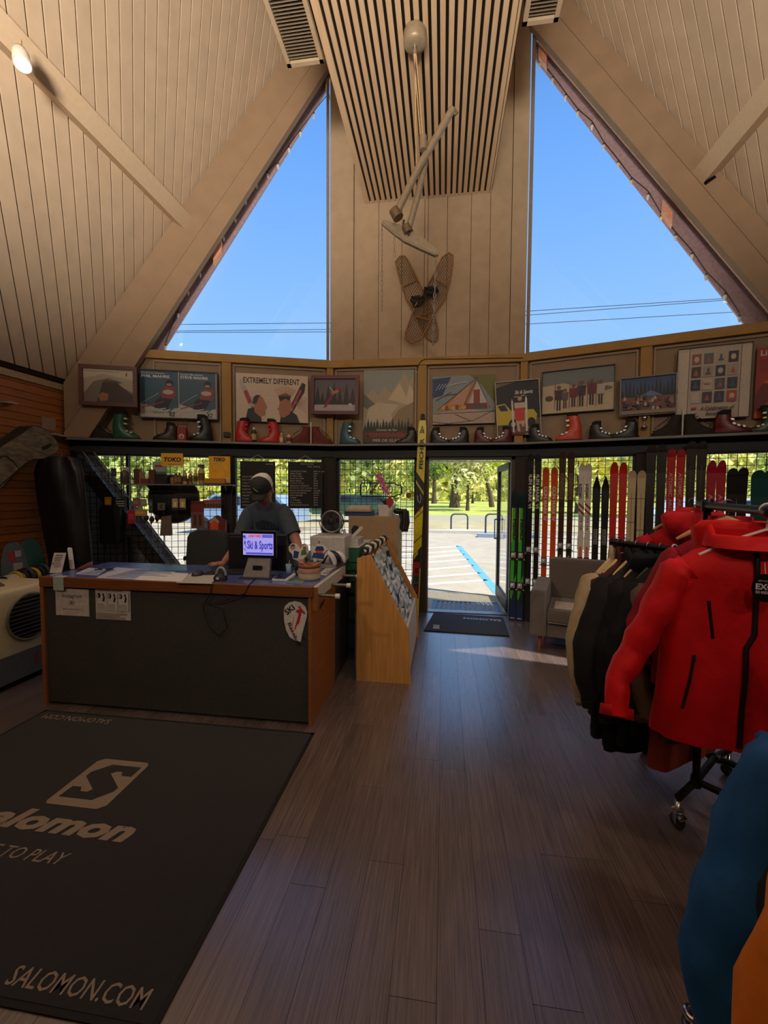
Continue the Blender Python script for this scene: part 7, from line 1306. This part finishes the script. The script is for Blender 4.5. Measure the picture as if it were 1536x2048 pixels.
hang(.56, .96, .54, .060, (16, 16, 21), 'black hooded jacket hanging right of the long black coat', hlab='dark hanger holding the black hooded jacket', hcol=(50, 44, 40), seed=7, hood=.6)
hang(.70, .86, .54, .050, (104, 84, 70), 'brown-grey jacket with dark lower half hanging near the post', hlab='white plastic hanger holding the brown-grey jacket', hcol=(226, 206, 200), plastic=True, seed=8, lower=(32, 30, 34), sleeve=.62, arm=.06)
hang(.86, 1.0, .46, .050, (30, 52, 92), 'navy jacket with olive and orange hem hanging against the post', hlab='dark wire hanger holding the navy jacket', hcol=(60, 50, 44), seed=9, lower=(150, 56, 32), sleeve=.70, arm=.04, cuffc=(70, 66, 40))
# red jackets on the upper bar
def rx(rt, o, X, n, P_, C_, L):
    zp = K((26, 22, 24), .5); 
    def onf(x, z): # point on the front surface at lateral x
        best = min((P_(-t if False else t, z) for t in [math.pi*(i+.5)/80 for i in range(80)]), key=lambda p: abs((p-o).dot(X)-x)); return best+n*.004
    def strip_(pts, w, mat, nm, lift=.002):
        m = MB(); Q = [onf(*p) for p in pts]; rr = []
        for i, p in enumerate(Q):
            d = (Q[min(i+1, len(Q)-1)]-Q[max(i-1, 0)]).normalized(); s_ = d.cross(n).normalized(); rr.append([p-s_*w/2, p+n*lift*2, p+s_*w/2, p-n*.004])
        m.loft(rr, mat); return m.build(nm, rt)
    strip_([(.0, -.02-L*.95*i/14) for i in range(15)], .017, zp, 'zip')
    for pts in (((-.115, -.23), (-.100, -.36)), ((.115, -.23), (.10, -.36)), ((-.15, -.43), (-.165, -.52), (-.185, -.62)), ((.15, -.43), (.165, -.52), (.185, -.62))): strip_(pts, .010, zp, 'pocket_zip')
    m = MB(); q = onf(-.15, -.425)+n*.006; m.obox(q-X*.004, X*.008, -Z*.022, n*.003, CHROME); m.build('zip_pull', rt)
ZU = PT.z
XR = V((.955, -.296, 0)); o = V((1.062, 1.655, 1.455)); hanger(V((1.160, 1.655, ZU+.024)) if False else V((1.088, 1.600, ZU+.022)), XR, (240, 222, 220), 'white plastic hanger holding the near red ski jacket', True)
RED = (214, 10, 18)
jacket(o, XR, .755, .50, .085, RED, 'bright red ski jacket with black zips, nearest to the viewer', extras=rx, seed=21, sleeve=.57, arm=.10, aout=.07, collar=.04, bend=.07, hood=.5, rough=.65, sr=1.08, cw=1.45)
rt = root('hang_tag', 'black oval swing tag with white lettering on the near red jacket', 'tag', V((1.03, 1.49, 1.24))); q = V((1.062, 1.655, 1.30))+XR*.012+XR.cross(Z).normalized()*.148; m = MB(); m.ext([q+XR*(.034*math.cos(t))+Z*(.046*math.sin(t)) for t in [2*math.pi*i/24 for i in range(24)]], V((-.0006, -.0015, 0)), K((14, 12, 14), .35)); m.build('card', rt)
nq = XR.cross(Z).normalized(); m = MB(); text(m, 'EXO', q-XR*.024-Z*.006+nq*.002, XR, Z, .048, .020, K((226, 222, 220), .4), .04); text(m, 'SHIELD', q-XR*.024-Z*.019+nq*.002, XR, Z, .048, .009, K((226, 222, 220), .4), .02); text(m, 'SPYDER', q-XR*.018+Z*.020+nq*.002, XR, Z, .036, .005, K((226, 222, 220), .4), .0); m.build('lettering', rt); m = MB(); m.tube([q+Z*.046, q+Z*.08+nq*-.01], .001, WHITE, 4); m.build('string', rt)
hanger(V((1.40, 2.62, ZU+.03)), V((.93, -.36, 0)), (206, 160, 104), 'wooden hanger holding the farther hooded red jacket')
jacket(V((1.40, 2.62, 1.455)), V((.93, -.36, 0)), .80, .54, .09, (190, 14, 26), 'red hooded jacket hanging behind the rack post', seed=22, hood=-1.2, collar=.07, arm=.14)
hanger(V((1.255, 2.08, ZU+.03)), V((.93, -.36, 0)), (206, 160, 104), 'wooden hanger between the two red jackets')
jacket(V((1.255, 2.06, 1.445)), V((.93, -.36, 0)), .74, .52, .07, (150, 12, 34), 'crimson jacket with black collar lining between the two red jackets', seed=23, collar=.06, cuffc=(110, 14, 30), arm=.10, sleeve=.52)
# second rack at the lower right, only its garments reach into the view
rt = root('second_rack', 'black pipe rack at the lower right edge carrying the blue and orange jackets', 'rack', (1.12, .7, 0)); C0, C1 = V((.95, 1.25, 1.26)), V((.95, -.2, 1.26)); pipe(C0, C1, parent=rt, nm='hanging_bar')
for y in (1.28, -.2): pipe(V((.95, y, .06)), V((.95, y, 1.27)), parent=rt, nm='post'); pipe(V((.72, y, .08)), V((1.2, y, .08)), parent=rt, nm='base_bar'); caster(V((.74, y, .09)), rt); caster(V((1.18, y, .09)), rt)
XB = V((.97, .24, 0))
for y, L, Wd, col, lab, hl, kw in ((1.08, .80, .56, (24, 82, 140), 'blue jacket at the lower right behind the orange one', 'wooden hanger holding the blue jacket', dict(seed=31, arm=.12, aout=.03, sr=1.35, sleeve=.60, cuffc=(16, 20, 40))), (.96, .98, .50, (30, 32, 44), 'very dark navy jacket between the blue and orange jackets', 'wooden hanger holding the dark navy jacket', dict(seed=32, arm=.07, sr=1.2, sleeve=.60)), (.80, 1.02, .54, (214, 118, 30), 'orange jacket at the bottom right corner', 'wooden hanger holding the orange jacket', dict(seed=33, arm=.10, aout=.04, sr=1.3, sleeve=.66))):
    hanger(V((.95, y, 1.284)), XB, (206, 160, 104), hl); jacket(V((1.0 if y > 1 else .885 if y < .9 else .96, y, 1.13 if y > 1 else 1.17)), XB, L, Wd, .08, col, lab, **kw)
# ================================================================ CEILING HANGINGS
yl = onz(830, 78, 5.3).y; CW = K((150, 134, 112), .45, .2, var=.12)
def lp(u, v, dy=0): return ony(u, v, yl+dy)
c = lp(830, 70); c.z = 5.36; rt = root('chairlift_arm', 'white metal ski lift T-bar hung by ropes from the slatted soffit', 'lift bar', lp(815, 465))
m = MB(); m.lathe([(0, 0), (.088, 0), (.093, -.012), (.093, -.09), (.085, -.108), (.04, -.122), (.0, -.122)][::-1], c-Z*.001, CW, 28); m.build('ceiling_canopy', rt)
m = MB(); m.lathe([(.02, -.12), (.02, -.16), (.012, -.18)], c, CHROME, 10); m.build('canopy_hook', rt)
for k, (u, v) in enumerate(((843, 300), (833, 350), (846, 275))): m = MB(); m.tube([c+V((.008*(k-1), 0, -.17)), lp(u, v)], .006, K((190, 160, 120), .8), 6); m.build('rope', rt)
def fl(pts, w, dy, mat=CW, nm='tube', n=12, flat=1.0): m = MB(); m.tube([lp(u, v, dy) for u, v in pts], w, mat, n, flat=flat); return m.build(nm, rt)
fl([(905, 218), (880, 262), (840, 330), (792, 428)], .030, 0, nm='upper_arm'); fl([(852, 285), (849, 330), (836, 390), (816, 462)], .028, .06, nm='lower_arm')
fl([(846, 272), (847, 300)], .03, -.03, nm='clamp'); fl([(788, 420), (797, 436)], .046, 0, K((120, 100, 80), .5, .5), nm='end_fitting'); fl([(812, 452), (818, 466)], .04, .06, K((120, 100, 80), .5, .5), nm='end_fitting')
fl([(905, 214), (910, 219), (915, 226), (911, 231), (907, 226)], .008, 0, K((120, 100, 80), .5, .5), nm='end_hook', n=6)
m = MB(); pts = [(765, 441), (770, 440), (800, 449), (822, 460), (850, 478), (874, 499), (877, 508), (871, 512), (840, 498), (808, 483), (785, 466), (763, 447)]
P = [lp(u, v, .06) for u, v in pts]; m.ext(P, (0, .03, 0), CW); m.build('t_bar', rt, bevel=.006); m = MB(); m.tube([lp(u, v, .055) for u, v in ((764, 446), (785, 464), (810, 482), (842, 497), (872, 510))], .011, CW, 8); m.build('t_bar_edge', rt)
m = MB(); m.tube([lp(u, v, .05) for u, v in ((808, 440), (806, 455), (818, 470), (822, 458))], .008, K((60, 50, 44), .6), 6); m.build('clevis', rt)
def chain(u, v0, v1, r, label, dy=.06, d2=0):
    a, b = lp(u, v0, dy), lp(u+d2, v1, dy); L = (a-b).length; n_ = int(L/.042); r_ = root('chain', label, 'chain', b); mt = K((170, 165, 158), .4, .7)
    me = None
    for k in range(n_):
        p = a.lerp(b, (k+.5)/n_)
        if me is None or True:
            m = MB(); xx = V((1, 0, 0)) if k % 2 else V((0, 1, 0)); m.tube([p+xx*(.009*math.cos(t))+Z*(.026*math.sin(t)) for t in [2*math.pi*i/8 for i in range(8)]], r, mt, 4, closed=True); m.build('link', r_)
chain(764, 450, 622, .0022, 'thin chain hanging from the left tip of the T-bar'); chain(789, 465, 515, .0022, 'short thin chain hanging from the middle of the T-bar'); chain(872, 512, 690, .0042, 'longer heavier chain hanging from the right tip of the T-bar in front of the snowshoes', d2=-6)
# crossed snowshoes on the pier
SN = K((150, 104, 60), .6, var=.15); WB = K((112, 84, 54), .7)
def snowshoe(pts_px, off, label, tops, mids):
    rt = root('snowshoe', label, 'snowshoe', F1.W(*F1.px(*pts_px[0], off), off)); P = [F1.W(*F1.px(u, v, off), off) for u, v in pts_px]; m = MB(); m.tube(P, .010, SN, 8, closed=True); m.build('frame', rt)
    def ins(poly, x, z):
        c = False; j = len(poly)-1
        for i in range(len(poly)):
            if (poly[i][1] > z) != (poly[j][1] > z) and x < (poly[j][0]-poly[i][0])*(z-poly[i][1])/(poly[j][1]-poly[i][1])+poly[i][0]: c = not c
            j = i
        return c
    pl2 = [F1.px(u, v, off) for u, v in pts_px]; xs = [p[0] for p in pl2]; zs_ = [p[1] for p in pl2]; m = MB(); st = .026
    for sx in (1, -1):
        c = min(xs)-2
        while c < max(xs)+2:
            seg = []
            for i in range(170):
                z = min(zs_)+(max(zs_)-min(zs_))*i/169; x = c+sx*(z-min(zs_))*.62
                if ins(pl2, x, z): seg.append((x, z))
                else:
                    if len(seg) > 2: m.tube([F1.W(*seg[0], off), F1.W(*seg[-1], off)], .0026, WB, 4, cap=False)
                    seg = []
            if len(seg) > 2: m.tube([F1.W(*seg[0], off), F1.W(*seg[-1], off)], .0026, WB, 4, cap=False)
            c += st*1.25
    m.build('webbing', rt, kind='stuff')
    for a, b in mids: m = MB(); m.tube([F1.W(*F1.px(*a, off), off), F1.W(*F1.px(*b, off), off)], .009, SN, 8); m.build('crossbar', rt)
    return rt
sA = snowshoe([(800, 512), (809, 512), (816, 521), (832, 553), (846, 582), (868, 626), (876, 660), (874, 680), (866, 684), (854, 676), (838, 644), (812, 598), (800, 560), (791, 524)], .035, 'snowshoe leaning from upper left to lower right on the pier', 0, [((804, 574), (836, 559)), ((834, 638), (862, 624))])
sB = snowshoe([(898, 505), (906, 511), (905, 530), (899, 565), (888, 600), (868, 628), (842, 680), (822, 687), (810, 678), (812, 664), (830, 612), (850, 580), (866, 552), (884, 515)], .075, 'snowshoe leaning from upper right to lower left on the pier', 0, [((866, 557), (895, 571)), ((828, 632), (858, 640))])
for rt, uv, lab in ((sA, (836, 600), 0), (sB, (862, 582), 1)):
    q = F1.W(*F1.px(*uv, .06+.04*lab), .06+.04*lab); m = MB(); m.sph(q, (.10, .03, .06), K((26, 22, 22), .7), 12, 7); m.tube([q+V((-.08, -.02, .04)), q+V((0, -.04, .0)), q+V((.08, -.02, .04)), q+V((.04, -.03, -.08)), q+V((-.05, -.03, -.1)), q+V((-.08, -.02, .04))], .010, K((30, 26, 26), .7), 6); m.build('binding_strap', rt)
# spotlights clamped to the beams
def spot(p, aim, label, en, size=.05, vis=True, cone=75):
    p, aim = V(p), V(aim); d = (aim-p).normalized(); rt = root('spotlight', label, 'spotlight', p); m = MB(); m.lathe([(.0, -.14), (.035, -.14), (.05, -.10), (.055, 0), (.050, 0), (.045, -.02), (.0, -.021)], p, K((214, 206, 192), .4), 18, d); m.build('lamp_shade', rt)
    m = MB(); m.lathe([(.0, -.012), (.044, -.012), (.044, -.016)], p, K((255, 236, 206), .4, var=0, emit=14), 16, d, cap=True); m.build('bulb', rt); m = MB(); m.tube([p-d*.10, p-d*.10+Z*.09], .010, CREAM_T, 8); m.build('bracket', rt)
    lamp('spotlight_beam', 'SPOT', p+d*.02, aim, en, WARM, size, cone)
spot(onpl(45, 130, (-3.95, 0, 2.88), (1.7, 0, -1)), (-1.6, 2.0, .2), 'lit white spotlight clamped to the left ceiling beam', 26)
spot((2.60, 1.6, 4.85), (.95, 2.2, .9), 'white spotlight on the right ceiling beam outside the view', 70, cone=60)
spot((2.60, -.6, 4.85), (.9, 1.2, 1.0), 'second white spotlight on the right ceiling beam outside the view', 25, cone=60)
spot((-3.1, .6, 4.85), (1.2, 4.5, .4), 'white spotlight on the left ceiling beam aimed at the armchair', 260, cone=20)
